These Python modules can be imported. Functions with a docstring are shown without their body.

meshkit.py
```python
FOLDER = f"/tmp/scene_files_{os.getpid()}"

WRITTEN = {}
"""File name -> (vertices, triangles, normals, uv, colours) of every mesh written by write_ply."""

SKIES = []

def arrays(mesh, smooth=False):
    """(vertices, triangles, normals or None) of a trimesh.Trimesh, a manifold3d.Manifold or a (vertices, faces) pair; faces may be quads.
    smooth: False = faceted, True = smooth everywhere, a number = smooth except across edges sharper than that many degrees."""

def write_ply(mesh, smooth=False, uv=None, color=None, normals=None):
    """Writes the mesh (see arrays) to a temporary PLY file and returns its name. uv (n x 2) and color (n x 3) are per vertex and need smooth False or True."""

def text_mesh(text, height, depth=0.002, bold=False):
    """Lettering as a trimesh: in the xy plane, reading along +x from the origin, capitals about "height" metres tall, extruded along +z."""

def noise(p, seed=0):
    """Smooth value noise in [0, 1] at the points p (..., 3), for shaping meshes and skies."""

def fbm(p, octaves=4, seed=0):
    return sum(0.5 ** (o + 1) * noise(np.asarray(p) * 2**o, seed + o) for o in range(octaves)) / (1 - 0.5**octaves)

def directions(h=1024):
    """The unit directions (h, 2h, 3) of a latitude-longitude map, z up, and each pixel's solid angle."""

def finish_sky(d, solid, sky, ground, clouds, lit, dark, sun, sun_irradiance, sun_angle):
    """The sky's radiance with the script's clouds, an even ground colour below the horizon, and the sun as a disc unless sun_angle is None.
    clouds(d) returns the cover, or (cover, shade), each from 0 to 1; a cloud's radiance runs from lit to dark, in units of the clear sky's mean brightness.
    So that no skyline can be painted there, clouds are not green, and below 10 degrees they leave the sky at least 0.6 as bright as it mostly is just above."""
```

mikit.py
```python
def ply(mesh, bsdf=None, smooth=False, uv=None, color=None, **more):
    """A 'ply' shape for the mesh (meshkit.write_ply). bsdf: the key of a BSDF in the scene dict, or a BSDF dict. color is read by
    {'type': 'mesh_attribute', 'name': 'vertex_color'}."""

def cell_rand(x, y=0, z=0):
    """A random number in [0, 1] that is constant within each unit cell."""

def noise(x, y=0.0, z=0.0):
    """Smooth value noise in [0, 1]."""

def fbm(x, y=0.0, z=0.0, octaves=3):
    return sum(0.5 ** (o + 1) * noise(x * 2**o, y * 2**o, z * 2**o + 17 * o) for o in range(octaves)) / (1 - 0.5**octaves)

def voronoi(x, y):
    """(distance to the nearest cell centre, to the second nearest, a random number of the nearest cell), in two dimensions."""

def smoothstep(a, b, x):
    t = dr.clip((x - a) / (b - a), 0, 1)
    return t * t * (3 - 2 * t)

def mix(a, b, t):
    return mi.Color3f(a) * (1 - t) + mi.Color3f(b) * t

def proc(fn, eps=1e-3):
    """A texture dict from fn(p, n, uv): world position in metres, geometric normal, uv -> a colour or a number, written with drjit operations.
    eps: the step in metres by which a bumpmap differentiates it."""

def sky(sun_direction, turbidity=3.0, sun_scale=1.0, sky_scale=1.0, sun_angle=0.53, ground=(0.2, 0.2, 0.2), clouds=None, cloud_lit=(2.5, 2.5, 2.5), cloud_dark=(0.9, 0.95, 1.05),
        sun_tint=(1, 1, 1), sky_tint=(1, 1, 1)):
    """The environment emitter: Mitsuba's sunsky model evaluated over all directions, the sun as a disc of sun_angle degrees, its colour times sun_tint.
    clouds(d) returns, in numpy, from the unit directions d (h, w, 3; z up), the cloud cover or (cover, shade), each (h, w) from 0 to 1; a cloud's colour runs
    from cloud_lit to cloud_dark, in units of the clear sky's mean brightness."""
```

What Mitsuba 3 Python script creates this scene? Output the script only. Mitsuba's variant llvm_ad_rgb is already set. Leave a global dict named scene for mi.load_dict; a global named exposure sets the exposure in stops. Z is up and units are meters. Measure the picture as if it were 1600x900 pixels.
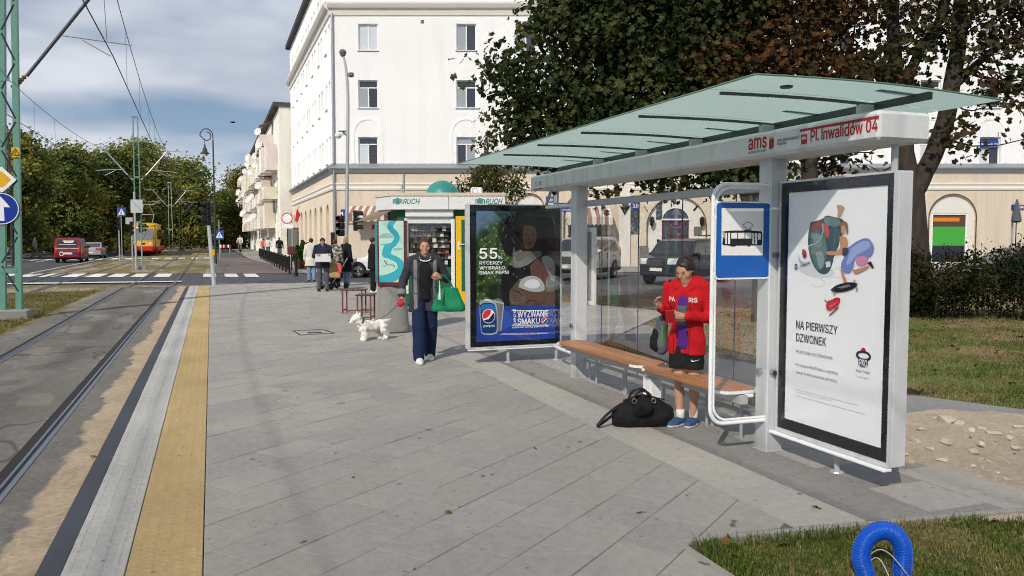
import math, random
import numpy as np
import trimesh, manifold3d as m3
import shapely, shapely.affinity as aff
from shapely.geometry import Polygon, Point, LineString, box as sbox, MultiPolygon
from shapely.ops import unary_union
import drjit as dr
import mitsuba as mi
import mikit, meshkit
from mikit import proc, noise as n3, fbm as f3, cell_rand, smoothstep, mix, voronoi

random.seed(7)
RNG = np.random.default_rng(7)
T = mi.ScalarTransform4f

# ------------------------------------------------------------------ camera, sky, exposure
F_PX, HORIZON, EYE = 1280.0, 372.0, 1.65           # focal length in pixels of a 1600 px wide picture, horizon row, eye height
PITCH = math.atan((450 - HORIZON) / F_PX)
YAW = math.atan(470 / F_PX * math.cos(PITCH))       # the tram tracks run along +y; the camera looks this much to their right
FW = np.array([math.sin(YAW) * math.cos(PITCH), math.cos(YAW) * math.cos(PITCH), -math.sin(PITCH)])
RT = np.array([math.cos(YAW), -math.sin(YAW), 0.0])
UP = np.cross(RT, FW)
CAM = np.array([0, 0, EYE])
scene = {}
scene['camera'] = {'type': 'perspective', 'fov': 2 * math.degrees(math.atan(800 / F_PX)), 'fov_axis': 'x', 'near_clip': 0.05, 'far_clip': 3000.0,
                   'to_world': T().look_at(origin=CAM.tolist(), target=(CAM + FW).tolist(), up=[0, 0, 1])}
exposure = 1.3
SUN = (-0.556, -0.607, 0.568)


def cloud_cover(d):
    z = np.maximum(d[..., 2], 0.02)
    p = np.stack([d[..., 0] / (z + 0.22) * 1.5, d[..., 1] / (z + 0.22) * 1.5, d[..., 2] * 3.0], -1)
    a = meshkit.fbm(p * [1.0, 1.3, 1.0] + 3.1, 5, 3)
    b = meshkit.fbm(p * [1.4, 2.0, 1.0] + 11.7, 5, 8)
    cover = np.clip((a - 0.34) * 4.2, 0.12, 0.96)
    shade = np.clip((b - 0.36) * 2.3, 0, 1) * (0.35 + 0.65 * np.clip(d[..., 2] / 0.25, 0, 1))
    return cover, shade


scene['sky'] = mikit.sky(SUN, turbidity=3, clouds=cloud_cover, cloud_lit=(3.5, 3.68, 4.0), cloud_dark=(2.05, 2.28, 2.75), sky_tint=(1.0, 1.0, 1.05), sun_tint=(0.88, 1.0, 1.24))
labels = {}

# ------------------------------------------------------------------ small helpers


def ray(x, y):
    return FW + RT * (x - 800) / F_PX - UP * (y - 450) / F_PX


def ground(x, y, z=0.0):
    """the point of height z seen at a pixel of the 1600 px wide photograph"""
    d = ray(x, y)
    return CAM + d * (z - EYE) / d[2]


def at_depth(x, y, depth):
    return CAM + ray(x, y) * depth


def rgb(*c):
    return {'type': 'rgb', 'value': [float(v) for v in c]}


MATS = {}


def mat(name, color, rough=0.6, metal=0.0, spec=0.35, coat=0.0, two=True, **more):
    b = {'type': 'principled', 'base_color': color if isinstance(color, dict) else rgb(*color), 'roughness': rough, 'metallic': metal, 'specular': spec}
    if coat:
        b['clearcoat'] = coat
        b['clearcoat_gloss'] = 0.95
    b.update(more)
    scene['mat_' + name] = {'type': 'twosided', 'bsdf': b} if two else b
    MATS[name] = 'mat_' + name
    return name


def bump(name, fn, scale=0.001, eps=1e-3):
    """wrap an existing material in a bump map of the given height function"""
    inner = scene['mat_' + name]
    core = inner['bsdf'] if inner['type'] == 'twosided' else inner
    scene['mat_' + name] = {'type': 'twosided', 'bsdf': {'type': 'bumpmap', 'arbitrary': proc(fn, eps), 'scale': scale, 'bsdf': core}}


_count = {}


def fresh(key):
    n = _count.get(key, 0)
    _count[key] = n + 1
    return key if n == 0 else f'{key}_{n:03d}'


def say(key, label=None, cat=None, group=None, kind=None):
    d = {k: v for k, v in (('label', label), ('category', cat), ('group', group), ('kind', kind)) if v}
    if d:
        labels.setdefault(key, {}).update(d)
    return key


def thing(name, label=None, cat=None, group=None, kind=None):
    """the key that the keys of a thing's parts start with"""
    key = fresh(name)
    return say(key, label, cat, group, kind)


def put(name, mesh, material, parent=None, label=None, cat=None, group=None, kind=None, smooth=False, **more):
    key = fresh(f'{parent}__{name}' if parent else name)
    if isinstance(mesh, list):
        mesh = join(mesh)
    scene[key] = mikit.ply(mesh, MATS[material], smooth=smooth, **more)
    say(key, label, cat, group, kind)
    return key


def as_tm(m):
    if hasattr(m, 'to_mesh'):
        r = m.to_mesh()
        return trimesh.Trimesh(r.vert_properties[:, :3], r.tri_verts, process=False)
    if isinstance(m, (tuple, list)):
        v, f = np.asarray(m[0], float), np.asarray(m[1], int)
        if f.shape[1] == 4:
            f = np.vstack([f[:, [0, 1, 2]], f[:, [0, 2, 3]]])
        return trimesh.Trimesh(v, f, process=False)
    return m


def join(ms):
    ms = [as_tm(m) for m in ms]
    off = np.cumsum([0] + [len(m.vertices) for m in ms])
    return trimesh.Trimesh(np.vstack([m.vertices for m in ms]), np.vstack([np.asarray(m.faces) + o for m, o in zip(ms, off)]), process=False)


def move(m, x=0, y=0, z=0, rz=0.0, rx=0.0, ry=0.0, s=1.0):
    """scale, turn about x, y, z (degrees), then shift"""
    m = as_tm(m)
    v = np.array(m.vertices) * s
    for ax, a in ((0, rx), (1, ry), (2, rz)):
        if a:
            c, sn = math.cos(math.radians(a)), math.sin(math.radians(a))
            i, j = [(1, 2), (2, 0), (0, 1)][ax]
            vi, vj = v[:, i].copy(), v[:, j].copy()
            v[:, i], v[:, j] = c * vi - sn * vj, sn * vi + c * vj
    return trimesh.Trimesh(v + [x, y, z], m.faces, process=False)


def box(x0, x1, y0, y1, z0, z1):
    v = np.array([[x, y, z] for x in (x0, x1) for y in (y0, y1) for z in (z0, z1)], float)
    f = np.array([[0, 1, 3], [0, 3, 2], [4, 6, 7], [4, 7, 5], [0, 4, 5], [0, 5, 1], [2, 3, 7], [2, 7, 6], [0, 2, 6], [0, 6, 4], [1, 5, 7], [1, 7, 3]])
    return trimesh.Trimesh(v, f, process=False)


def cbox(x0, x1, y0, y1, z0, z1, c=0.01):
    """box with chamfered edges"""
    pts = []
    for sx, X in ((1, x0), (-1, x1)):
        for sy, Y in ((1, y0), (-1, y1)):
            for sz, Z in ((1, z0), (-1, z1)):
                pts += [[X, Y + sy * c, Z + sz * c], [X + sx * c, Y, Z + sz * c], [X + sx * c, Y + sy * c, Z]]
    return as_tm(m3.Manifold.hull_points(np.array(pts)))


def tube(points, r, sides=8, closed=False, caps=True):
    p = np.asarray(points, float)
    n = len(p)
    r = np.broadcast_to(np.asarray(r, float), (n,))
    if closed:
        t = np.roll(p, -1, 0) - np.roll(p, 1, 0)
    else:
        t = np.gradient(p, axis=0)
    t /= np.linalg.norm(t, axis=1, keepdims=True) + 1e-12
    a = np.zeros_like(p)
    ref = np.array([0, 0, 1.0]) if abs(t[0, 2]) < 0.9 else np.array([1.0, 0, 0])
    a[0] = np.cross(t[0], ref)
    a[0] /= np.linalg.norm(a[0])
    for i in range(1, n):
        v = a[i - 1] - t[i] * np.dot(a[i - 1], t[i])
        a[i] = v / (np.linalg.norm(v) + 1e-12)
    b = np.cross(t, a)
    ang = np.arange(sides) * 2 * np.pi / sides
    v = p[:, None] + r[:, None, None] * (np.cos(ang)[None, :, None] * a[:, None] + np.sin(ang)[None, :, None] * b[:, None])
    m = n if closed else n - 1
    i, j = np.meshgrid(np.arange(m), np.arange(sides), indexing='ij')
    i2 = (i + 1) % n
    j2 = (j + 1) % sides
    q = np.stack([i * sides + j, i * sides + j2, i2 * sides + j2, i2 * sides + j], -1).reshape(-1, 4)
    f = np.vstack([q[:, [0, 1, 2]], q[:, [0, 2, 3]]])
    v = v.reshape(-1, 3)
    if caps and not closed:
        k = np.arange(1, sides - 1)
        f = np.vstack([f, np.stack([k * 0, k + 1, k], 1), np.stack([k * 0, k, k + 1], 1) + (n - 1) * sides])
    return trimesh.Trimesh(v, f, process=False)


def rod(p0, p1, r, r2=None, sides=8):
    return tube([p0, p1], [r, r if r2 is None else r2], sides)


def bar(p0, p1, w, h=None):
    """square bar between two points"""
    m = tube([p0, p1], [w * 0.7071, w * 0.7071], 4)
    return m


def lathe(profile, n=20):
    """profile of (r, z) turned about z"""
    p = np.asarray(profile, float)
    a = np.arange(n) * 2 * np.pi / n
    v = np.stack([p[:, None, 0] * np.cos(a), p[:, None, 0] * np.sin(a), np.broadcast_to(p[:, None, 1], (len(p), n))], -1).reshape(-1, 3)
    i, j = np.meshgrid(np.arange(len(p) - 1), np.arange(n), indexing='ij')
    j2 = (j + 1) % n
    q = np.stack([i * n + j, i * n + j2, (i + 1) * n + j2, (i + 1) * n + j], -1).reshape(-1, 4)
    return as_tm((v, q))


def polys(g):
    if g.is_empty:
        return []
    return [p for p in (g.geoms if hasattr(g, 'geoms') else [g]) if p.geom_type == 'Polygon' and p.area > 1e-9]


def extrude(poly, h):
    ms = []
    for p in polys(poly):
        m = trimesh.creation.extrude_polygon(p, h, engine='earcut')
        ms.append(m)
    return join(ms)


def prism(poly, z0, z1):
    return move(extrude(poly, z1 - z0), z=z0)


def sheet(poly, z):
    """flat face of a polygon at height z"""
    ms = []
    for p in polys(poly):
        v, f = trimesh.creation.triangulate_polygon(p, engine='earcut')
        v3 = np.column_stack([v, np.full(len(v), z)])
        a = np.cross(v3[f[:, 1]] - v3[f[:, 0]], v3[f[:, 2]] - v3[f[:, 0]])[:, 2]
        f = np.where(a[:, None] < 0, f[:, ::-1], f)
        ms.append(trimesh.Trimesh(v3, f, process=False))
    return join(ms)


class Frame:
    """a plane to lay flat work on: origin o, axes u (right) and v (up) of the face, normal n"""

    def __init__(s, o, u, v=(0, 0, 1)):
        s.o, s.u, s.v = np.asarray(o, float), np.asarray(u, float), np.asarray(v, float)
        s.u = s.u / np.linalg.norm(s.u)
        s.v = s.v / np.linalg.norm(s.v)
        s.n = np.cross(s.u, s.v)

    def put(s, m, off=0.0):
        m = as_tm(m)
        p = np.array(m.vertices)
        return trimesh.Trimesh(s.o + p[:, :1] * s.u + p[:, 1:2] * s.v + (p[:, 2:] + off) * s.n, m.faces, process=False)

    def flat(s, poly, off=0.0, thick=0.001):
        return s.put(extrude(poly, thick), off)

    def at(s, a, b, c=0.0):
        return s.o + a * s.u + b * s.v + c * s.n


def tmesh(s, h, depth=0.002, bold=False):
    """meshkit.text_mesh with plain upright strokes for I and l"""
    w, x, out, run = h * (0.19 if bold else 0.125), 0.0, [], ''
    gap = h * (0.13 if bold else 0.15)

    def flush(run, x):
        q = run.strip(' ')
        x += 0.26 * h * (len(run) - len(run.lstrip(' ')))
        if q:
            m = meshkit.text_mesh(q, h, depth, bold)
            v = np.array(m.vertices)
            out.append(trimesh.Trimesh(v + [x - v[:, 0].min(), 0, 0], m.faces, process=False))
            x += np.ptp(v[:, 0]) + gap
        return x + 0.26 * h * (len(run) - len(run.rstrip(' ')) if q else 0)
    for ch in s:
        if ch in 'Il':
            x = flush(run, x)
            run = ''
            out.append(box(x, x + w, 0, h * (1.0 if ch == 'I' else 1.06), 0, depth))
            x += w + gap
        else:
            run += ch
    flush(run, x)
    return join(out)


def text(frame, string, height, x, y, off=0.002, thick=0.001, bold=False, sx=1.0, center=False, rot=0.0):
    m = tmesh(string, height, thick, bold)
    v = np.array(m.vertices)
    v[:, 0] *= sx
    if center:
        v[:, 0] -= (v[:, 0].min() + v[:, 0].max()) / 2
    if rot:
        c, sn = math.cos(math.radians(rot)), math.sin(math.radians(rot))
        v[:, 0], v[:, 1] = c * v[:, 0] - sn * v[:, 1], sn * v[:, 0] + c * v[:, 1]
    v[:, 0] += x
    v[:, 1] += y
    return frame.put(trimesh.Trimesh(v, m.faces, process=False), off)


def rect(x0, y0, x1, y1):
    return sbox(x0, y0, x1, y1)


def rrect(x0, y0, x1, y1, r, q=5):
    return sbox(x0 + r, y0 + r, x1 - r, y1 - r).buffer(r, q)


def ell(cx, cy, rx, ry, rot=0, q=10):
    return aff.translate(aff.rotate(aff.scale(Point(0, 0).buffer(1, q), rx, ry), rot, origin=(0, 0)), cx, cy)


def blob(pts, r=0.0):
    p = Polygon(pts)
    if not p.is_valid:
        p = p.buffer(0)
    return p.buffer(r).buffer(-2 * r).buffer(r) if r else p


def stroke(pts, w):
    return LineString(pts).buffer(w / 2, 4)


def smooth_pts(pts, k=2):
    p = np.asarray(pts, float)
    for _ in range(k):
        q = np.empty((2 * len(p) - 2, p.shape[1]))
        q[0::2] = 0.75 * p[:-1] + 0.25 * p[1:]
        q[1::2] = 0.25 * p[:-1] + 0.75 * p[1:]
        p = np.vstack([p[:1], q, p[-1:]])
    return p


# ------------------------------------------------------------------ bodies: a field of blended round cones, turned into one skin by surface nets


class Field:
    def __init__(s, lo, hi, step):
        s.lo, s.h = np.asarray(lo, float) - 2 * step, step
        s.n = np.ceil((np.asarray(hi, float) - s.lo) / step).astype(int) + 3
        s.g = np.full(s.n, 1.0)

    def _window(s, lo, hi):
        a = np.clip(np.floor((lo - s.lo) / s.h).astype(int), 0, s.n)
        b = np.clip(np.ceil((hi - s.lo) / s.h).astype(int) + 1, 0, s.n)
        if (b <= a).any():
            return None, None
        ax = [s.lo[i] + s.h * np.arange(a[i], b[i]) for i in range(3)]
        return tuple(slice(a[i], b[i]) for i in range(3)), np.stack(np.meshgrid(*ax, indexing='ij'), -1)

    def _blend(s, sl, d, k, cut):
        a = s.g[sl]
        if cut:
            d = -d
            hh = np.clip(0.5 - 0.5 * (d - a) / k, 0, 1) if k else (d > a) * 0.0
            s.g[sl] = (a * hh + d * (1 - hh) + k * hh * (1 - hh)) if k else np.maximum(a, d)
        else:
            hh = np.clip(0.5 + 0.5 * (d - a) / k, 0, 1) if k else (a < d) * 1.0
            s.g[sl] = d * (1 - hh) + a * hh - k * hh * (1 - hh)

    def cone(s, p0, p1, r0, r1=None, k=0.02, cut=False, flat=None):
        """round cone; flat = (axis vector, factor) squeezes it along an axis"""
        p0, p1 = np.asarray(p0, float), np.asarray(p1, float)
        r1 = r0 if r1 is None else r1
        m = max(r0, r1) * (1.0 if flat is None else max(1, 1 / flat[1] if flat[1] > 1 else 1)) + 3 * k + 2 * s.h
        sl, P = s._window(np.minimum(p0, p1) - m, np.maximum(p0, p1) + m)
        if sl is None:
            return s
        if flat is not None:
            ax = np.asarray(flat[0], float)
            ax = ax / np.linalg.norm(ax)
            c = (p0 + p1) / 2
            w = (P - c) @ ax
            P = P + (w * (1 / flat[1] - 1))[..., None] * ax
            for q in (p0, p1):
                q += ((q - c) @ ax) * (1 / flat[1] - 1) * ax
        ba = p1 - p0
        t = np.clip(((P - p0) @ ba) / max(ba @ ba, 1e-12), 0, 1)
        d = np.linalg.norm(P - p0 - t[..., None] * ba, axis=-1) - (r0 + (r1 - r0) * t)
        if flat is not None and flat[1] < 1:
            d = d * (0.5 + 0.5 * flat[1])
        s._blend(sl, d, k, cut)
        return s

    def chain(s, pts, rs, k=0.02, **kw):
        for a, b, r, q in zip(pts[:-1], pts[1:], rs[:-1], rs[1:]):
            s.cone(a, b, r, q, k, **kw)
        return s

    def ball(s, c, r, k=0.02, cut=False, rot=None):
        """ellipsoid of radii r; rot: 3 x 3 axes as rows"""
        c = np.asarray(c, float)
        r = np.broadcast_to(np.asarray(r, float), (3,))
        m = r.max() + 3 * k + 2 * s.h
        sl, P = s._window(c - m, c + m)
        if sl is None:
            return s
        q = P - c
        if rot is not None:
            q = q @ np.asarray(rot, float).T
        k0 = np.linalg.norm(q / r, axis=-1)
        k1 = np.linalg.norm(q / (r * r), axis=-1)
        s._blend(sl, k0 * (k0 - 1.0) / np.maximum(k1, 1e-9), k, cut)
        return s

    def slab(s, point, normal):
        """keep only what lies behind the plane"""
        P = np.stack(np.meshgrid(*[s.lo[i] + s.h * np.arange(s.n[i]) for i in range(3)], indexing='ij'), -1)
        nn = np.asarray(normal, float)
        s.g = np.maximum(s.g, (P - np.asarray(point)) @ (nn / np.linalg.norm(nn)))
        return s

    def ripple(s, amp, freq, seed=0, stretch=(1, 1, 1)):
        P = np.stack(np.meshgrid(*[s.lo[i] + s.h * np.arange(s.n[i]) for i in range(3)], indexing='ij'), -1)
        near = np.abs(s.g) < 4 * amp + 3 * s.h
        s.g[near] += amp * (2 * meshkit.fbm(P[near] * freq * np.asarray(stretch), 3, seed) - 1)
        return s

    def skin(s):
        g = s.g
        n = g.shape
        c = [g[i:n[0] - 1 + i, j:n[1] - 1 + j, k:n[2] - 1 + k] for i in (0, 1) for j in (0, 1) for k in (0, 1)]
        neg = sum((x < 0).astype(int) for x in c)
        act = (neg > 0) & (neg < 8)
        idx = np.full(act.shape, -1)
        idx[act] = np.arange(act.sum())
        cells = np.argwhere(act)
        vals = np.stack([x[act] for x in c], 1)
        corner = np.array([[i, j, k] for i in (0, 1) for j in (0, 1) for k in (0, 1)], float)
        acc, cnt = np.zeros((len(cells), 3)), np.zeros(len(cells))
        for a in range(8):
            for b in range(a + 1, 8):
                if np.abs(corner[a] - corner[b]).sum() == 1:
                    va, vb = vals[:, a], vals[:, b]
                    x = (va < 0) != (vb < 0)
                    t = np.where(x, va / np.where(x, va - vb, 1), 0)
                    acc += x[:, None] * (corner[a] + t[:, None] * (corner[b] - corner[a]))
                    cnt += x
        V = s.lo + s.h * (cells + acc / cnt[:, None])
        quads = []
        for ax in range(3):
            o = [i for i in range(3) if i != ax]
            a0 = [slice(1, n[i] - 1) for i in range(3)]
            a0[ax] = slice(0, n[ax] - 1)
            a1 = list(a0)
            a1[ax] = slice(1, n[ax])
            A, B = g[tuple(a0)] < 0, g[tuple(a1)] < 0
            for flip, hit in ((False, A & ~B), (True, ~A & B)):
                e = np.argwhere(hit)
                if not len(e):
                    continue
                e[:, o[0]] += 1
                e[:, o[1]] += 1
                q = []
                for du, dv in ((-1, -1), (0, -1), (0, 0), (-1, 0)):
                    cc = e.copy()
                    cc[:, o[0]] += du
                    cc[:, o[1]] += dv
                    q.append(idx[tuple(cc.T)])
                q = np.stack(q, 1)
                quads.append(q[:, ::-1] if (flip != (ax == 1)) else q)
        f = np.vstack(quads)
        m = trimesh.Trimesh(V, np.vstack([f[:, [0, 1, 2]], f[:, [0, 2, 3]]]), process=False)
        return m
# ------------------------------------------------------------------ materials


def P2(p):
    return p.x, p.y, p.z


def slab_fn(base, seed, warm=0.0):
    def fn(p, n, uv):
        big = f3(p.x * 0.9 + seed, p.y * 0.9, 0.0, 3)
        fine = f3(p.x * 28, p.y * 28, p.z * 28, 3)
        grit = n3(p.x * 170, p.y * 170, p.z * 170)
        d1, d2, r = voronoi(p.x * 2.1 + 0.3 * n3(p.x * 9, p.y * 9), p.y * 2.1 + 0.3 * n3(p.x * 9 + 40, p.y * 9))
        spot = dr.select(r > 0.72, 1.0 - smoothstep(0.02, 0.05 + 0.07 * (r - 0.72), d1), 0.0)
        d3, d4, r2 = voronoi(p.x * 9, p.y * 9)
        spot2 = dr.select(r2 > 0.9, 1.0 - smoothstep(0.04, 0.14, d3), 0.0)
        v = base * (0.80 + 0.30 * big + 0.22 * (fine - 0.5) + 0.18 * (grit - 0.5))
        v = v * (1 - 0.62 * spot) * (1 - 0.4 * spot2)
        return mix((v * 1.01, v * 0.982, v * (0.925 - warm)), (v * 1.01, v * 0.965, v * 0.87), smoothstep(0.4, 0.65, big))
    return fn


def micro(p, n, uv):
    return f3(p.x * 60, p.y * 60, p.z * 60, 2)


for i, b in enumerate((0.288, 0.279, 0.268)):
    mat(f'slab{i}', proc(slab_fn(b, i * 13.7)), 0.85, spec=0.25)
for i, b in enumerate((0.318, 0.30, 0.225)):
    mat(f'pad{i}', proc(slab_fn(b, 50 + i * 9.1, -0.02)), 0.85, spec=0.25)
mat('joint', (0.125, 0.115, 0.10), 0.95)


def tactile_fn(c):
    def fn(p, n, uv):
        big = f3(p.x * 2.2, p.y * 1.1, 0.0, 3)
        fine = f3(p.x * 40, p.y * 40, p.z * 40, 3)
        k = 0.78 + 0.3 * big + 0.25 * (fine - 0.5)
        d1, d2, r = voronoi(p.x * 4, p.y * 4)
        k = k * (1 - 0.5 * dr.select(r > 0.8, 1 - smoothstep(0.02, 0.07, d1), 0.0))
        return mi.Color3f(c[0], c[1], c[2]) * k
    return fn


mat('yellow_tile', proc(tactile_fn((0.40, 0.295, 0.145))), 0.8, spec=0.25)
mat('grey_tile', proc(tactile_fn((0.40, 0.395, 0.37))), 0.8, spec=0.25)
mat('dark_strip', proc(tactile_fn((0.055, 0.06, 0.075))), 0.7)


def asphalt_fn(base, seed=0.0, tint=(1, 1, 1.06)):
    def fn(p, n, uv):
        big = f3(p.x * 0.35 + seed, p.y * 0.12, 0.0, 4)
        fine = f3(p.x * 22, p.y * 22, 0.0, 3)
        v = base * (0.7 + 0.55 * big + 0.3 * (fine - 0.5))
        return mi.Color3f(v * tint[0], v * tint[1], v * tint[2])
    return fn


mat('asphalt', proc(asphalt_fn(0.085)), 0.85, spec=0.3)
mat('road_asphalt', proc(asphalt_fn(0.06, 5.0, (1, 1.02, 1.12))), 0.8, spec=0.3)
mat('path_asphalt', proc(asphalt_fn(0.2, 9.0, (1, 0.99, 0.98))), 0.9, spec=0.2)
mat('red_asphalt', proc(asphalt_fn(0.115, 3.0, (1.1, 0.93, 0.9))), 0.9, spec=0.2)


def bed_fn(p, n, uv):
    big = f3(p.x * 1.3, p.y * 0.5, 0.0, 4)
    fine = f3(p.x * 25, p.y * 25, 0.0, 3)
    patch = smoothstep(0.54, 0.66, f3(p.x * 1.7 + 30, p.y * 0.8, 0.0, 3))
    v = 0.135 * (0.7 + 0.5 * big + 0.35 * (fine - 0.5))
    c = mix((v * 1.07, v * 1.0, v * 0.90), (v * 1.45, v * 1.38, v * 1.25), patch)
    oil = dr.exp(-dr.square((p.x + 2.1) / 0.3)) * 0.35 * n3(p.x * 3, p.y * 0.4)
    crack = 1 - smoothstep(0.0, 0.025, dr.abs(f3(p.x * 0.9 + 5, p.y * 0.6, 0.0, 4) - 0.5))
    return c * (1 - oil) * (1 - 0.45 * crack)


def sandy_fn(p, n, uv):
    e = p.x + 1.12 + 0.22 * (f3(p.y * 1.3, 4.0, 0.0, 3) - 0.5) + 0.06 * (n3(p.x * 14, p.y * 9) - 0.5)
    fine = f3(p.x * 35, p.y * 35, 0.0, 3)
    k = 0.8 + 0.5 * (fine - 0.5) + 0.3 * f3(p.x * 3, p.y * 3, 1.0, 3)
    return mix((0.15 * k, 0.142 * k, 0.13 * k), (0.36 * k, 0.285 * k, 0.2 * k), smoothstep(-0.03, 0.03, e))


mat('bed', proc(bed_fn), 0.9, spec=0.2)
bump('bed', lambda p, n, uv: f3(p.x * 20, p.y * 20, 0.0, 3), 0.012, 4e-3)
mat('sandy', proc(sandy_fn), 0.9, spec=0.2)
bump('sandy', lambda p, n, uv: f3(p.x * 20, p.y * 20, 0.0, 3), 0.012, 4e-3)


def lawn_fn(p, n, uv):
    big = f3(p.x * 0.8, p.y * 0.8, 0.0, 4)
    fine = f3(p.x * 18, p.y * 18, 0.0, 3)
    dry = smoothstep(0.46, 0.62, f3(p.x * 1.6 + 20, p.y * 1.6, 0.0, 3))
    k = 0.55 + 0.9 * fine
    c = mix((0.085, 0.105, 0.03), (0.12, 0.13, 0.045), big)
    return mix(c, (0.23, 0.175, 0.095), dry * 0.7) * k


def shade_lawn_fn(p, n, uv):
    fine = f3(p.x * 12, p.y * 12, 0.0, 3)
    bare = smoothstep(0.45, 0.62, f3(p.x * 1.1 + 7, p.y * 1.1, 0.0, 3) + 0.02 * (p.y - 8))
    k = 0.6 + 0.8 * fine
    return mix((0.085, 0.108, 0.033), (0.16, 0.115, 0.07), bare) * k


def track_lawn_fn(p, n, uv):
    fine = f3(p.x * 10, p.y * 3, 0.0, 3)
    bare = smoothstep(0.42, 0.6, f3(p.x * 1.1 + 3, p.y * 0.35, 0.0, 3))
    k = 0.6 + 0.8 * fine
    return mix((0.13, 0.115, 0.055), (0.20, 0.172, 0.125), bare) * k


def sand_fn(p, n, uv):
    big = f3(p.x * 1.8, p.y * 1.8, 0.0, 4)
    fine = f3(p.x * 40, p.y * 40, 0.0, 3)
    k = 0.72 + 0.35 * big + 0.4 * (fine - 0.5)
    return mi.Color3f(0.36, 0.30, 0.235) * k


mat('lawn', proc(lawn_fn), 0.95, spec=0.1)
mat('shade_lawn', proc(shade_lawn_fn), 0.95, spec=0.1)
mat('track_lawn', proc(track_lawn_fn), 0.95, spec=0.1)
mat('sand', proc(sand_fn), 0.95, spec=0.1)
mat('paint_white', proc(asphalt_fn(0.62, 2.0, (1, 1, 0.97))), 0.7)
mat('kerb', proc(slab_fn(0.36, 77)), 0.85)
mat('rail_steel', (0.34, 0.35, 0.38), 0.33, metal=0.9)
mat('rail_gap', proc(asphalt_fn(0.028, 4.0)), 0.9)
mat('rail_side', (0.16, 0.145, 0.13), 0.6, metal=0.3)

# ------------------------------------------------------------------ ground, roads, tracks


def gp(*px, z=0.0):
    """polygon on the ground through points seen in the photograph"""
    return Polygon([ground(x, y, z)[:2] for x, y in px]).buffer(0)


def cam_xy(depth, lat):
    """a point at a distance along the view direction and to its side (the cross street and the long facade run square to it)"""
    return np.array([math.sin(YAW) * depth + math.cos(YAW) * lat, math.cos(YAW) * depth - math.sin(YAW) * lat])


def band(d0, d1, l0, l1):
    return Polygon([cam_xy(d0, l0), cam_xy(d0, l1), cam_xy(d1, l1), cam_xy(d1, l0)])


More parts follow.
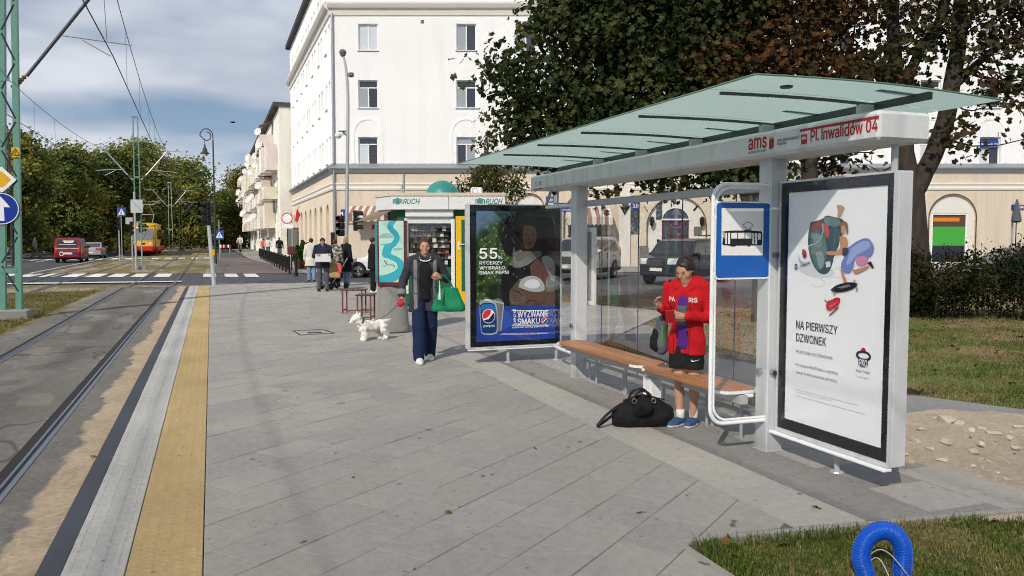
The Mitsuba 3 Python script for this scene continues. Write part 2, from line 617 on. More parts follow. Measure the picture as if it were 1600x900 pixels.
put('ground', sheet(sbox(-1400, -1400, 1400, 1400), -0.17), 'asphalt', kind='structure', label='dark asphalt ground beneath the streets')
put('road', sheet(sbox(-17.2, -30, -8.1, 400), -0.130), 'road_asphalt', kind='structure', label='asphalt road to the left of the tram tracks')
put('cross_street', sheet(band(30.6, 41.0, -60, 6), -0.122), 'road_asphalt', kind='structure', label='asphalt street crossing the tracks')
put('parking_street', sheet(band(24.3, 47.2, -3, 70), -0.124), 'asphalt', kind='structure', label='grey asphalt street with parked cars before the white building')
cross = band(30.6, 41.0, -60, 6)
put('track_lawn', sheet(sbox(-8.1, 5, 0.3, 300).difference(cross.buffer(0.01)), -0.112), 'track_lawn', kind='stuff', label='thin dry grass along the tram tracks', cat='grass')
bed = Polygon([(-3.75, -4), (-0.86, -4), (-0.86, 31.6), (-3.45, 31.9), (-3.3, 26), (-3.45, 18), (-3.7, 13)])
put('track_bed', sheet(bed.intersection(sbox(-5, -5, -1.42, 40)), -0.085), 'bed', kind='structure', label='worn asphalt bed between the tram rails')
put('track_shoulder', sheet(bed.intersection(sbox(-1.33, -5, 0, 40)), -0.080), 'sandy', kind='structure', label='sandy strip between tram rail and platform edge')
put('bike_path', sheet(Polygon([cam_xy(41, -15.0), cam_xy(41, -10.6), (3.0, 76), (0.7, 76)]), -0.106), 'red_asphalt', kind='structure', label='reddish asphalt path beyond the crossing')
put('pavement', sheet(Polygon([cam_xy(41, -10.6), cam_xy(47.2, 60), cam_xy(51, 60), (7.2, 51), (7.2, 78), (6.1, 78), (6.1, 170), (3.0, 170), (3.0, 76)]).buffer(0), -0.100), 'pad2', kind='structure', label='grey pavement along the foot of the buildings')
put('far_pavement', sheet(sbox(-30, -30, -17.2, 400), -0.05), 'path_asphalt', kind='structure', label='pavement on the far side of the road')
put('kerb', join([box(-17.35, -17.2, -30, 400, -0.17, -0.02), box(-8.25, -8.1, 45, 400, -0.17, -0.02)]), 'kerb', kind='structure', label='concrete kerbs along the road')

# rails: grooved heads set in the bed
for k, (x, nm) in enumerate(((-1.375, 'right'), (-2.83, 'left'), (-5.5, 'third'), (-6.95, 'fourth'))):
    pr_ = Polygon([(-0.045, -0.16), (0.045, -0.16), (0.045, -0.074), (0.03, -0.066), (0.012, -0.069), (0.008, -0.105), (-0.016, -0.105), (-0.018, -0.068), (-0.036, -0.066), (-0.045, -0.074)])
    m = extrude(pr_ if k % 2 == 0 else aff.scale(pr_, -1, 1, origin=(0, 0)), 260)
    v = np.array(m.vertices)
    v = np.stack([v[:, 0] + x, v[:, 2] - 6, v[:, 1]], -1)
    m = trimesh.Trimesh(v, m.faces[:, ::-1], process=False)
    lab = ('steel tram rail closest to the platform edge', 'steel tram rail second from the platform edge', 'steel tram rail third from the platform, past the lattice mast', 'steel tram rail fourth from the platform, next to the road')[k]
    if k < 2:
        put('rail_groove', sheet(sbox(x - 0.13, -4, x - 0.046, 31.6), -0.081), 'rail_gap', kind='structure')
    put('tram_rail', m, 'rail_steel', label=lab, cat='tram rail')

# painted markings
cross_marks = []
for i in range(-1, 12):
    l = -15.95 - 1.06 * i if i >= 0 else None
    for l in ([l] if i >= 0 else [-13.75, -12.73, -11.78]):
        w = 0.72 if i >= 0 else 0.62
        sh_ = -0.344 / 0.939 * 3.5
        put('zebra_stripe', sheet(Polygon([cam_xy(37.2, l - w / 2), cam_xy(37.2, l + w / 2), cam_xy(40.7, l + w / 2 + sh_), cam_xy(40.7, l - w / 2 + sh_)]), -0.114), 'paint_white', parent=None, kind='structure')
stop = Polygon([ground(10, 445.2, -0.11)[:2], ground(284, 441.2, -0.11)[:2], ground(284, 440.0, -0.11)[:2], ground(10, 443.6, -0.11)[:2]])
put('stop_line', sheet(stop, -0.078), 'paint_white', kind='structure')
for i in range(12):
    y = 42 + i * 9
    put('lane_marking', sheet(sbox(-12.3, y, -12.15, y + 3.2), -0.124), 'paint_white', kind='structure')
for i in range(9):
    put('zebra_stripe', sheet(sbox(-16.8 + i * 0.98, 74.5, -16.3 + i * 0.98, 78.5), -0.122), 'paint_white', kind='structure')
for i in range(8):
    put('zebra_stripe', sheet(sbox(-8.0 + i * 1.05, 76.0, -7.45 + i * 1.05, 79.0), -0.105), 'paint_white', kind='structure')

# ------------------------------------------------------------------ platform paving: slabs laid askew, tactile strips along the edge


def slab(poly, z0, z1, c=0.003):
    """a slab with eased edges on a convex outline"""
    a = np.array(poly.exterior.coords)[:-1]
    b = poly.buffer(-c, join_style=2)
    if b.is_empty or b.geom_type != 'Polygon':
        return None
    b = np.array(b.exterior.coords)[:-1]
    pts = np.vstack([np.column_stack([a, np.full(len(a), z0)]), np.column_stack([a, np.full(len(a), z1 - c)]), np.column_stack([b, np.full(len(b), z1)])])
    return as_tm(m3.Manifold.hull_points(pts))


far_edge = [cam_xy(30.4, -11.05), cam_xy(30.4, -4.0), cam_xy(24.4, -1.0)]
paving = Polygon([(-0.07, -2.5), (2.33, -2.5), (2.33, 3.84), (3.10, 3.78), (3.10, 11.2), (5.4, 11.2), (9.6, 16.0)] + [tuple(p) for p in far_edge[::-1]] + [(-0.07, 30.2)]).buffer(0)
put('platform_paving', sheet(paving.buffer(0.004), -0.014), 'joint', kind='structure', label='grey concrete slab paving of the tram platform')
ang = math.radians(51.8)
du, dv = np.array([math.sin(ang), math.cos(ang)]), np.array([math.cos(ang), -math.sin(ang)])
cells = []
r = np.random.default_rng(5)
o = np.array([1.0, 6.0])
for j in range(-75, 76):
    shift = (0.25 if j % 2 else 0.0) + 0.03 * r.random()
    for i in range(-60, 61):
        c = o + du * (i * 0.5 + shift) + dv * j * 0.352
        if c[1] < -3 or c[1] > 31 or c[0] < -0.5 or c[0] > 10:
            continue
        g = 0.0024
        q = Polygon([c + du * (-0.25 + g) + dv * (-0.176 + g), c + du * (0.25 - g) + dv * (-0.176 + g), c + du * (0.25 - g) + dv * (0.176 - g), c + du * (-0.25 + g) + dv * (0.176 - g)])
        if not q.intersects(paving):
            continue
        if not paving.contains(q):
            q = q.intersection(paving)
            if q.geom_type != 'Polygon' or q.area < 0.003:
                continue
        cells.append((np.dot(c, FW[:2]), q))
cells.sort(key=lambda t: t[0] if t[0] > 2.6 else 100 - t[0])
rest = [[], [], []]
for k, (d, q) in enumerate(cells):
    m = slab(q, -0.05, 0.0 + 0.0035 * (r.random() - 0.5), 0.003)
    if m is None:
        continue
    w = int(r.random() * 3)
    if k < 290:
        put('slab', m, f'slab{w}', 'platform_paving')
    else:
        rest[w].append(m)
for w in range(3):
    put('far_slab', join(rest[w]), f'slab{w}', 'platform_paving', kind='stuff')

put('platform_edge', sheet(sbox(-0.86, -2.5, -0.06, 30.1), -0.03), 'joint', kind='structure', label='platform edge with dark, grey and yellow strips')
n_t = 0
tiles = {'grey': [], 'yellow': []}
r = np.random.default_rng(11)
for i in range(67):
    y0 = -2.0 + i * 0.48
    put('dark_strip', cbox(-0.855, -0.735, y0, y0 + 0.477, -0.09, -0.012, 0.003), 'dark_strip', 'platform_edge')
y = -2.15
while y < 30:
    L = 0.35 if y < 14 else 0.7
    z = 0.003 * (r.random() - 0.5)
    put('grey_tile', slab(sbox(-0.73, y, -0.437, y + L - 0.004), -0.07, z - 0.002), 'grey_tile', 'platform_edge')
    put('yellow_tile', slab(sbox(-0.431, y, -0.076, y + L - 0.003), -0.07, z), 'yellow_tile', 'platform_edge')
    if 2 < y < 15:
        for a in range(5):
            for b in range(6):
                cx, cyy = -0.395 + a * 0.07, y + 0.03 + b * 0.058
                tiles['yellow'].append(np.array([cx, cyy, z]))
        for a in range(4):
            for b in range(3):
                tiles['grey'].append(np.array([-0.70 + a * 0.072, y + 0.02 + b * 0.11, z - 0.002]))
    y += L
stud = as_tm(m3.Manifold.hull_points(np.array([[sx * 0.016, sy * 0.008, -0.001] for sx in (-1, 1) for sy in (-1, 1)] + [[sx * 0.010, sy * 0.004, 0.0045] for sx in (-1, 1) for sy in (-1, 1)])))
rib = as_tm(m3.Manifold.hull_points(np.array([[sx * 0.012, sy * 0.045, -0.001] for sx in (-1, 1) for sy in (-1, 1)] + [[sx * 0.007, sy * 0.040, 0.0018] for sx in (-1, 1) for sy in (-1, 1)])))


def scatter(m, pts):
    v, f = np.asarray(m.vertices), np.asarray(m.faces)
    P = np.asarray(pts)
    V = (v[None] + P[:, None]).reshape(-1, 3)
    return trimesh.Trimesh(V, (f[None] + (np.arange(len(P)) * len(v))[:, None, None]).reshape(-1, 3), process=False)


put('tactile_stud', scatter(stud, tiles['yellow']), 'yellow_tile', 'platform_edge', kind='stuff')
put('tactile_rib', scatter(rib, tiles['grey']), 'grey_tile', 'platform_edge', kind='stuff')

# shelter floor: rows of newer square slabs along the tracks
pad = Polygon([(3.10, 3.78), (4.95, 3.50), (5.0, 6.6), (4.75, 11.6), (3.10, 11.2)])
put('shelter_floor', sheet(pad, -0.012), 'joint', kind='structure', label='rows of square concrete slabs under the shelter')
r = np.random.default_rng(3)
for j in range(4):
    for i in range(17):
        x0, y0 = 3.105 + j * 0.47, 3.2 + i * 0.5 + (0.25 if j % 2 else 0)
        q = sbox(x0 + 0.002, y0 + 0.002, x0 + 0.466, y0 + 0.496).intersection(pad)
        if q.is_empty or q.geom_type != 'Polygon' or q.area < 0.01:
            continue
        m = slab(q, -0.05, 0.0005 + 0.004 * (r.random() - 0.5), 0.004)
        if m is None:
            continue
        put('floor_slab', m, 'pad0' if j == 0 else ('pad2' if j == 1 else ('pad1' if r.random() < 0.7 else 'pad2')), 'shelter_floor')
put('kerb_edge', cbox(2.333, 2.375, -2.5, 3.80, -0.12, 0.002, 0.006), 'slab2', kind='structure', label='concrete edging between paving and grass')
put('kerb_edge', move(cbox(0, 2.75, -0.045, -0.004, -0.12, 0.003, 0.006), 2.34, 3.84, 0, rz=-6.9), 'slab1', kind='structure', label='concrete edging along the front of the grass')

# lawns, path, sand behind the shelter
green = Polygon([(2.41, -2), (2.41, 3.74), (5.0, 3.42), (5.0, 6.6), (4.75, 11.5), (5.4, 11.2), (9.6, 16.0)] + [tuple(p) for p in (cam_xy(24.3, -1.0), cam_xy(24.3, 60), cam_xy(-5, 60), cam_xy(-5, 1))]).buffer(0)


def relief(poly, fn, step, mat_name, name, **kw):
    """a gently uneven sheet over a polygon"""
    x0, y0, x1, y1 = poly.bounds
    xs, ys = np.arange(x0, x1 + step, step), np.arange(y0, y1 + step, step)
    X, Y = np.meshgrid(xs, ys, indexing='ij')
    inside = shapely.contains_xy(poly.buffer(step * 0.7), X, Y)
    Z = fn(X, Y)
    idx = np.arange(X.size).reshape(X.shape)
    q = np.stack([idx[:-1, :-1], idx[1:, :-1], idx[1:, 1:], idx[:-1, 1:]], -1)
    ok = inside[:-1, :-1] & inside[1:, :-1] & inside[1:, 1:] & inside[:-1, 1:]
    q = q[ok]
    m = trimesh.Trimesh(np.stack([X, Y, Z], -1).reshape(-1, 3), np.vstack([q[:, [0, 1, 2]], q[:, [0, 2, 3]]]), process=False)
    m.remove_unreferenced_vertices()
    return put(name, m, mat_name, smooth=True, **kw)


put('lawn', sheet(green.intersection(band(7.0, 24.3, -6, 60)), -0.035), 'shade_lawn', kind='stuff', label='patchy lawn with bare earth behind the shelter', cat='grass')
put('front_lawn', sheet(green.intersection(band(-5, 7.0, -1, 60)), -0.035), 'lawn', kind='stuff', label='lawn in front of the sand heap', cat='grass')
path = Polygon([tuple(ground(x, y)[:2]) for x, y in ((1690, 690), (1408, 652), (1185, 606), (1100, 583), (960, 532), (915, 512), (940, 503), (1010, 506), (1120, 556), (1200, 570), (1405, 611), (1600, 636), (1700, 650))]).buffer(0)
put('footpath', sheet(path, -0.024), 'path_asphalt', kind='structure', label='grey asphalt footpath behind the shelter')


def sand_h(X, Y):
    P = np.stack([X, Y, X * 0], -1)
    c = np.exp(-(((X - 6.2) / 1.1) ** 2 + ((Y - 5.05) / 0.75) ** 2))
    return -0.03 + 0.11 * c + 0.06 * meshkit.fbm(P * 3.0, 4, 2) * np.minimum(1, c * 3 + 0.35) + 0.018 * meshkit.fbm(P * 14, 3, 5) - 0.012


sand_poly = Polygon([tuple(ground(x, y)[:2]) for x, y in ((1475, 800), (1395, 760), (1390, 700), (1400, 664), (1480, 652), (1610, 668), (1720, 690), (1720, 800), (1600, 797))]).buffer(0.12)
relief(sand_poly, sand_h, 0.03, 'sand', 'sand', kind='structure', label='heap of pale sand and rubble beside the shelter')
# ------------------------------------------------------------------ buildings


def plaster_fn(c, streak=0.06, seed=0.0):
    def fn(p, n, uv):
        s = f3((p.x + p.y) * 1.7 + seed, (p.x - p.y) * 1.7, p.z * 0.12, 3)
        big = f3(p.x * 0.3 + seed, p.y * 0.3, p.z * 0.3, 3)
        fine = n3(p.x * 40, p.y * 40, p.z * 40)
        k = 1 - streak * smoothstep(0.45, 0.8, s) * 2 - 0.10 * (big - 0.5) + 0.05 * (fine - 0.5)
        return mi.Color3f(c[0], c[1], c[2]) * k
    return fn


mat('plaster_white', proc(plaster_fn((0.88, 0.89, 0.895), 0.025)), 0.9, spec=0.1)
mat('plaster_cream', proc(plaster_fn((0.66, 0.575, 0.465), 0.05, 3.0)), 0.9, spec=0.1)
mat('plaster_pale', proc(plaster_fn((0.74, 0.725, 0.67), 0.05, 8.0)), 0.9, spec=0.1)
mat('trim_white', (0.72, 0.69, 0.64), 0.7)
mat('frame_white', (0.78, 0.78, 0.78), 0.4)
mat('zinc', (0.33, 0.35, 0.38), 0.45, metal=0.5)
mat('pane_dark', (0.025, 0.03, 0.045), 0.04, spec=0.9)
mat('pane_curtain', (0.30, 0.33, 0.37), 0.05, spec=0.9)
mat('pane_light', (0.55, 0.60, 0.64), 0.08, spec=0.8)
mat('roof_dark', (0.06, 0.055, 0.055), 0.7)
mat('stone_grey', proc(slab_fn(0.16, 31)), 0.8)
mat('maroon', (0.12, 0.02, 0.025), 0.35)
mat('brown_wood', (0.11, 0.05, 0.03), 0.5)
mat('black_paint', (0.012, 0.012, 0.014), 0.35)
mat('sign_blue', (0.02, 0.07, 0.32), 0.4)
mat('sign_white', (0.8, 0.8, 0.8), 0.45)
mat('bright_green', (0.06, 0.36, 0.05), 0.5)
mat('orange', (0.65, 0.22, 0.02), 0.5)
mat('awning_red', (0.30, 0.16, 0.13), 0.85)
mat('awning_white', (0.62, 0.58, 0.52), 0.85)


def hit(fr, x, y):
    """coordinates (a, b) on a frame's plane of the point seen at a pixel"""
    d = ray(x, y)
    t = np.dot(fr.o - CAM, fr.n) / np.dot(d, fr.n)
    p = CAM + d * t - fr.o
    return float(p @ fr.u), float(p @ fr.v)


def hitrect(fr, x0, y0, x1, y1):
    a0, b1 = hit(fr, x0, y0)
    a1, b0 = hit(fr, x1, y1)
    return min(a0, a1), min(b0, b1), max(a0, a1), max(b0, b1)


class Wall:
    """one facade: collects openings, then becomes a wall with real recesses and window parts"""

    def __init__(s, fr, root):
        s.fr, s.root, s.holes = fr, root, []

    def window(s, r, panes=2, transom=False, rec=0.16, glass=('pane_dark', 'pane_dark'), sill=True, frame='frame_white', name='window', fw=0.07):
        a0, b0, a1, b1 = r
        s.holes.append(sbox(a0, b0, a1, b1))
        w = put('window' if name == 'window' else name, s.fr.flat(sbox(a0, b0, a1, b1).difference(unary_union(s.cut(r, panes, transom, fw))), -rec - 0.05, 0.05), frame, s.root)
        for i, c in enumerate(s.cut(r, panes, transom, fw)):
            put('pane', s.fr.flat(c, -rec - 0.035, 0.006), glass[i % len(glass)], w)
        if sill:
            put('sill', s.fr.put(box(a0 - 0.06, a1 + 0.06, b0 - 0.045, b0 - 0.003, -rec, 0.07)), 'zinc', w)
        return w

    def cut(s, r, panes, transom, fw):
        a0, b0, a1, b1 = r
        out = []
        top = b1 - fw
        if transom:
            t = b1 - (b1 - b0) * 0.26
            out.append(sbox(a0 + fw, t + fw / 2, a1 - fw, b1 - fw))
            top = t - fw / 2
        w = (a1 - a0 - fw) / panes
        for i in range(panes):
            out.append(sbox(a0 + fw + i * w, b0 + fw, a0 + (i + 1) * w, top))
        return out

    def build(s, outline, material, name, thick=0.35, z=0.0):
        g = outline.difference(unary_union(s.holes)) if s.holes else outline
        return put(name, s.fr.flat(g, -thick + z, thick), material, s.root)


def arch(a0, b0, a1, b1):
    """doorway outline with a half-round top, total height b1"""
    r = (a1 - a0) / 2
    return unary_union([sbox(a0, b0, a1, b1 - r), Point((a0 + a1) / 2, b1 - r).buffer(r, 12)])


# --- the white corner building: long front square to the view, side along the tracks
B0 = np.array([7.02, 51.06, -0.1])
front = Frame(B0, RT, (0, 0, 1))
sideY = 77.6
side = Frame((7.02, sideY, -0.1), (0, -1, 0), (0, 0, 1))
bld = thing('corner_building', 'large white four storey building with cream arcaded ground floor on the street corner', 'building')
LEN, TOP = 62.0, 18.8
ledge = hit(front, 900, 262)[1]
corn = hit(front, 600, 11)[1]
W = Wall(front, bld)
cols = [575, 728.5, 821.5, 975, 1068, 1221, 1314, 1454, 1547]
for i, cx in enumerate(cols):
    h = 15.5
    W.window(hitrect(front, cx - h, 37, cx + h, 79), 2, False, glass=(('pane_light', 'pane_light') if i == 0 else ('pane_curtain', 'pane_dark')))
    W.window(hitrect(front, cx - h, 125, cx + h, 169), 2, True, glass=('pane_dark', 'pane_curtain', 'pane_dark'))
    W.window(hitrect(front, cx - h, 214, cx + h, 257), 2, True, glass=('pane_dark', 'pane_light', 'pane_dark') if i != 1 else ('pane_curtain', 'pane_dark', 'pane_curtain'))
    a0, b0, a1, b1 = hitrect(front, cx - h - 7, 186, cx + h + 7, 257)
    ring = arch(a0, b0, a1, b1)
    put('arch_moulding', front.flat(ring.buffer(0.05).difference(ring.buffer(-0.05)).intersection(sbox(a0 - 1, b0 + 0.1, a1 + 1, b1 + 1)), 0.0, 0.045), 'plaster_white', bld)
W.build(sbox(0, ledge + 0.01, LEN, TOP), 'plaster_white', 'upper_wall')
V = Wall(front, bld)
# ground floor: arched shop fronts
for (x0, x1, yt, nm) in ((1453, 1522, 304, 'shop'), (882, 946, 303, 'awn'), (805, 849, 303, 'plain'), (1012, 1102, 308, 'door'), (700, 760, 303, 'plain'), (598, 652, 303, 'awn'), (1180, 1245, 304, 'plain'), (1300, 1365, 304, 'plain')):
    a0, b0, a1, b1 = hitrect(front, x0, yt, x1, 415)
    ar = arch(a0, -0.1, a1, b1)
    V.holes.append(ar)
    rim = put('arch_rim', front.flat(ar.buffer(0.055).difference(ar).intersection(sbox(a0 - 1, 0, a1 + 1, b1 + 1)), 0.002, 0.05), 'brown_wood', bld)
    if nm == 'shop':
        r = hitrect(front, 1458, 333, 1512, 412)
        n_ = put('niche_wall', front.flat(ar.difference(sbox(*r)), -0.24, 0.1), 'plaster_pale', bld)
        w_ = put('shop_window', front.flat(sbox(*r), -0.3, 0.04), 'pane_dark', bld)
        put('shop_frame', front.flat(sbox(*r).difference(sbox(r[0] + 0.1, r[1] + 0.1, r[2] - 0.1, r[3] - 0.1)), -0.25, 0.07), 'frame_white', w_)
        q = hitrect(front, 1461, 340, 1502, 346)
        put('shop_sign', front.flat(sbox(*q), -0.25, 0.05), 'orange', w_)
        q = hitrect(front, 1459, 354, 1511, 384)
        put('shop_poster', front.flat(sbox(*q), -0.255, 0.02), 'bright_green', w_)
        q = hitrect(front, 1459, 334, 1511, 353)
        put('shop_fascia', front.flat(sbox(*q), -0.257, 0.02), 'brown_wood', w_)
    elif nm == 'door':
        r = hitrect(front, 1035, 344, 1077, 414)
        c = (r[0] + r[2]) / 2
        fan = arch(r[0], r[3] + 0.05, r[2], hit(front, 1050, 325)[1])
        put('niche_wall', front.flat(ar.difference(sbox(*r)).difference(fan), -0.24, 0.1), 'plaster_pale', bld)
        d_ = put('entrance_door', front.flat(sbox(*r), -0.32, 0.06), 'maroon', bld, label='dark red double entrance door under a half round fanlight')
        put('fanlight', front.flat(fan, -0.3, 0.04), 'pane_dark', d_)
        wd = (r[2] - r[0]) / 3
        for k in range(3):
            put('pane', front.flat(sbox(r[0] + k * wd + 0.12, r[1] + 0.9, r[0] + (k + 1) * wd - 0.12, r[3] - 0.35), -0.262, 0.01), 'pane_dark', d_)
        put('transom', front.put(box(r[0] - 0.05, r[2] + 0.05, r[3], r[3] + 0.09, -0.3, -0.08)), 'trim_white', d_)
        for px in (1018, 1096):
            a, b = hit(front, px, 346)
            put('wall_lamp', [front.put(move(lathe([(0.0, -0.35), (0.13, -0.2), (0.17, 0.1), (0.09, 0.26), (0, 0.3)], 10), a, b, 0.2, rx=-90)), front.put(box(a - 0.03, a + 0.03, b - 0.03, b + 0.03, -0.14, 0.2))], 'black_paint', bld)
        q = hitrect(front, 1085, 354, 1097, 368)
        put('notice_board', front.flat(sbox(*q), -0.14, 0.05), 'stone_grey', bld)
        q = hitrect(front, 1027, 374, 1032, 378)
        put('plaque', front.flat(sbox(*q), -0.14, 0.03), 'black_paint', bld)
        q = hitrect(front, 1026, 313, 1035, 343)
        put('side_window', front.flat(sbox(*q), -0.16, 0.05), 'pane_dark', bld)
    else:
        r = (a0 + 0.25, 0.9, a1 - 0.25, b1 - (a1 - a0) / 2 + 0.1)
        put('niche_wall', front.flat(ar.difference(sbox(*r)), -0.24, 0.1), 'plaster_pale', bld)
        w_ = put('shop_window', front.flat(sbox(*r), -0.3, 0.04), 'pane_dark', bld)
        put('shop_frame', front.flat(sbox(*r).difference(sbox(r[0] + 0.1, r[1] + 0.1, r[2] - 0.1, r[3] - 0.1)), -0.25, 0.06), 'brown_wood', w_)
V.build(sbox(0, 0, LEN, ledge - 0.35), 'plaster_cream', 'lower_wall')
q = hitrect(front, 985, 317, 999, 366)
put('side_window', front.flat(sbox(*q), 0.003, 0.03), 'pane_dark', bld)
q = hitrect(front, 967, 290, 984, 414)
put('pilaster', front.put(cbox(q[0], q[2], 0, q[3], 0.001, 0.18, 0.02)), 'plaster_pale', bld)
q = hitrect(front, 999, 384, 1012, 414)
put('plinth', front.put(box(q[0], q[2], 0, q[3], 0.001, 0.09)), 'stone_grey', bld)
q = hitrect(front, 1103, 384, 1180, 414)
put('plinth', front.put(box(q[0], q[2], 0, q[3], 0.001, 0.09)), 'stone_grey', bld)
cat_ = put('wall_ornament', front.flat(blob([(0, 0), (0.25, 0.5), (0.35, 0.9), (0.1, 0.75), (-0.1, 0.75), (-0.35, 0.9), (-0.25, 0.5)]), 0.01, 0.05), 'black_paint', bld)
a, b = hit(front, 975.5, 337)
scene[cat_] = mikit.ply(front.flat(aff.translate(blob([(0, 0), (0.12, 0.25), (0.35, 0.62), (0.12, 0.5), (-0.12, 0.5), (-0.35, 0.62), (-0.12, 0.25)]), a, b), 0.182, 0.04), MATS['black_paint'])
put('wall_lamp', front.put(move(lathe([(0.0, -0.3), (0.2, -0.1), (0.2, 0.0), (0, 0.06)], 12), a, b + 0.75, 0.38, rx=-90)), 'stone_grey', bld)


def profile_run(fr, a0, a1, prof):
    """moulding: profile of (b, out) run along the wall"""
    p = Polygon(prof)
    m = extrude(p, a1 - a0)
    v = np.array(m.vertices)
    v = np.stack([v[:, 2] + a0, v[:, 0], v[:, 1]], -1)
    return fr.put(trimesh.Trimesh(v, m.faces, process=False))


m0, m1 = hit(front, 700, 297)[1], hit(front, 700, 286)[1]
mould = [(m0, 0.003), (m0, 0.07), (m0 + 0.12, 0.1), (m0 + 0.16, 0.05), (m0 + 0.26, 0.05), (m1 - 0.06, 0.12), (m1, 0.1), (m1, 0.003)]
top = [(ledge - 0.34, 0.003), (ledge - 0.32, 0.1), (ledge - 0.12, 0.2), (ledge - 0.06, 0.3), (ledge, 0.3), (ledge + 0.25, 0.003)]
cor = [(corn - 0.5, 0.003), (corn - 0.5, 0.08), (corn - 0.15, 0.14), (corn - 0.1, 0.3), (corn + 0.1, 0.42), (corn + 0.22, 0.42), (corn + 0.22, 0.003)]
SL = sideY - B0[1]
for prof, mt, nm in ((mould, 'trim_white', 'string_course'), (top, 'zinc', 'ledge'), (cor, 'trim_white', 'cornice')):
    put(nm, profile_run(front, -0.1, LEN, prof), mt, bld)
    put(nm, profile_run(side, 0.0, SL + 0.0, prof), mt, bld)
for x in (521.5, 866):
    a = hit(front, x, 200)[0]
    put('downpipe', [rod(front.at(a, 0.4, 0.12), front.at(a, ledge - 0.1, 0.13), 0.07), rod(front.at(a, ledge + 0.2, 0.12), front.at(a, corn - 0.4, 0.12), 0.07)], 'zinc', bld)
a = hit(front, 521.5, 400)[0]
put('drain_cover', front.put(box(a - 0.12, a + 0.12, 0, hit(front, 521, 363)[1], 0.02, 0.25)), 'black_paint', bld)
a, b = hit(front, 660, 34)
put('vent', front.put(box(a - 0.09, a + 0.09, b - 0.1, b + 0.1, 0.002, 0.03)), 'stone_grey', bld)
# side front, seen at a grazing angle
S = Wall(side, bld)
for k in range(7):
    a = 2.2 + k * 3.65
    for (b0, b1) in ((ledge + 0.35, ledge + 1.95), (ledge + 3.75, ledge + 5.3), (ledge + 7.2, ledge + 8.75), (corn + 0.75, corn + 1.75)):
        for da in (0.0, 1.35):
            S.window((a + da, b0, a + da + 0.75, b1), 1, False, rec=0.14, glass=('pane_curtain',) if k % 2 else ('pane_light',), sill=(da == 0))
S.build(sbox(0, ledge + 0.01, SL, TOP), 'plaster_white', 'side_wall')
S2 = Wall(side, bld)
for k in range(8):
    a = 1.0 + k * 3.2
    ar = arch(a, -0.1, a + 1.5, 3.9)
    S2.holes.append(ar)
    put('niche_wall', side.flat(ar, -0.3, 0.1), 'plaster_cream', bld)
    put('pane', side.flat(arch(a + 0.25, 0.8, a + 1.25, 3.6), -0.197, 0.02), 'pane_dark', bld)
S2.build(sbox(0, 0, SL, ledge - 0.35), 'plaster_cream', 'side_lower_wall')
put('roof', [prism(Polygon([(7.02, 51.06), tuple(B0[:2] + RT[:2] * LEN), tuple(B0[:2] + RT[:2] * LEN + FW[:2] * 12), (22, 64), (22, sideY), (7.02, sideY)]).buffer(0.35, join_style=2), TOP - 0.1, TOP + 0.25)], 'roof_dark', bld)
put('rear_wall', [prism(Polygon([(22, 64), (22, sideY), (21.6, sideY), (21.6, 64)]), -0.1, TOP - 0.11), box(7.4, 21.6, sideY - 0.4, sideY, -0.1, TOP - 0.11)], 'plaster_white', bld)
# house number plates and street name plates on the front
for (x0, y0, x1, y1, s_) in ((987, 316, 999, 327, '10'), (533, 327, 546, 345, '10')):
    q = hitrect(front, x0, y0, x1, y1)
    n_ = thing('number_plate', 'blue house number plate beside the entrance window' if x0 > 900 else 'blue house number plate near the building corner', 'sign')
    put('plate', front.flat(sbox(*q), 0.04, 0.03), 'sign_blue', n_)
    put('number', text(front, s_, (q[3] - q[1]) * 0.5, (q[0] + q[2]) / 2, q[1] + (q[3] - q[1]) * 0.25, 0.071, 0.004, True, center=True), 'sign_white', n_)
q = hitrect(front, 1533, 219, 1561, 231)
n_ = thing('window_banner', 'dark blue banner with white lettering in the upper window at far right', 'sign')
put('plate', front.flat(sbox(*q), -0.09, 0.03), 'sign_blue', n_)
put('lettering', text(front, 'fundacja (9)', 0.17, (q[0] + q[2]) / 2, q[1] + 0.12, -0.055, 0.004, True, sx=0.75, center=True), 'sign_white', n_)


def awning(px, label):
    a0, b0, a1, b1 = hitrect(front, *px)
    t = thing('awning', label, 'awning')
    n = 11
    out = 1.5
    for k in range(n):
        c0, c1 = a0 + (a1 - a0) * k / n, a0 + (a1 - a0) * (k + 1) / n
        P = [front.at(c0, b1, 0.1), front.at(c1, b1, 0.1), front.at(c1, b0 + 0.5, out), front.at(c0, b0 + 0.5, out), front.at(c0, b0 + 0.1, out + 0.01), front.at(c1, b0 + 0.1, out + 0.01), front.at((c0 + c1) / 2, b0, out + 0.01)]
        put('stripe', trimesh.Trimesh(np.array(P), [[0, 3, 2], [0, 2, 1], [3, 4, 5], [3, 5, 2], [4, 6, 5]], process=False), 'awning_red' if k % 2 else 'awning_white', t)
    for c in (a0, a1):
        put('arm', rod(front.at(c, b0 + 0.3, 0.05), front.at(c, b0 + 0.45, out), 0.03), 'zinc', t)


awning((884, 325, 953, 353), 'brown and white striped awning behind the shelter glass')
awning((547, 322, 606, 348), 'brown and white striped awning beside the kiosk')
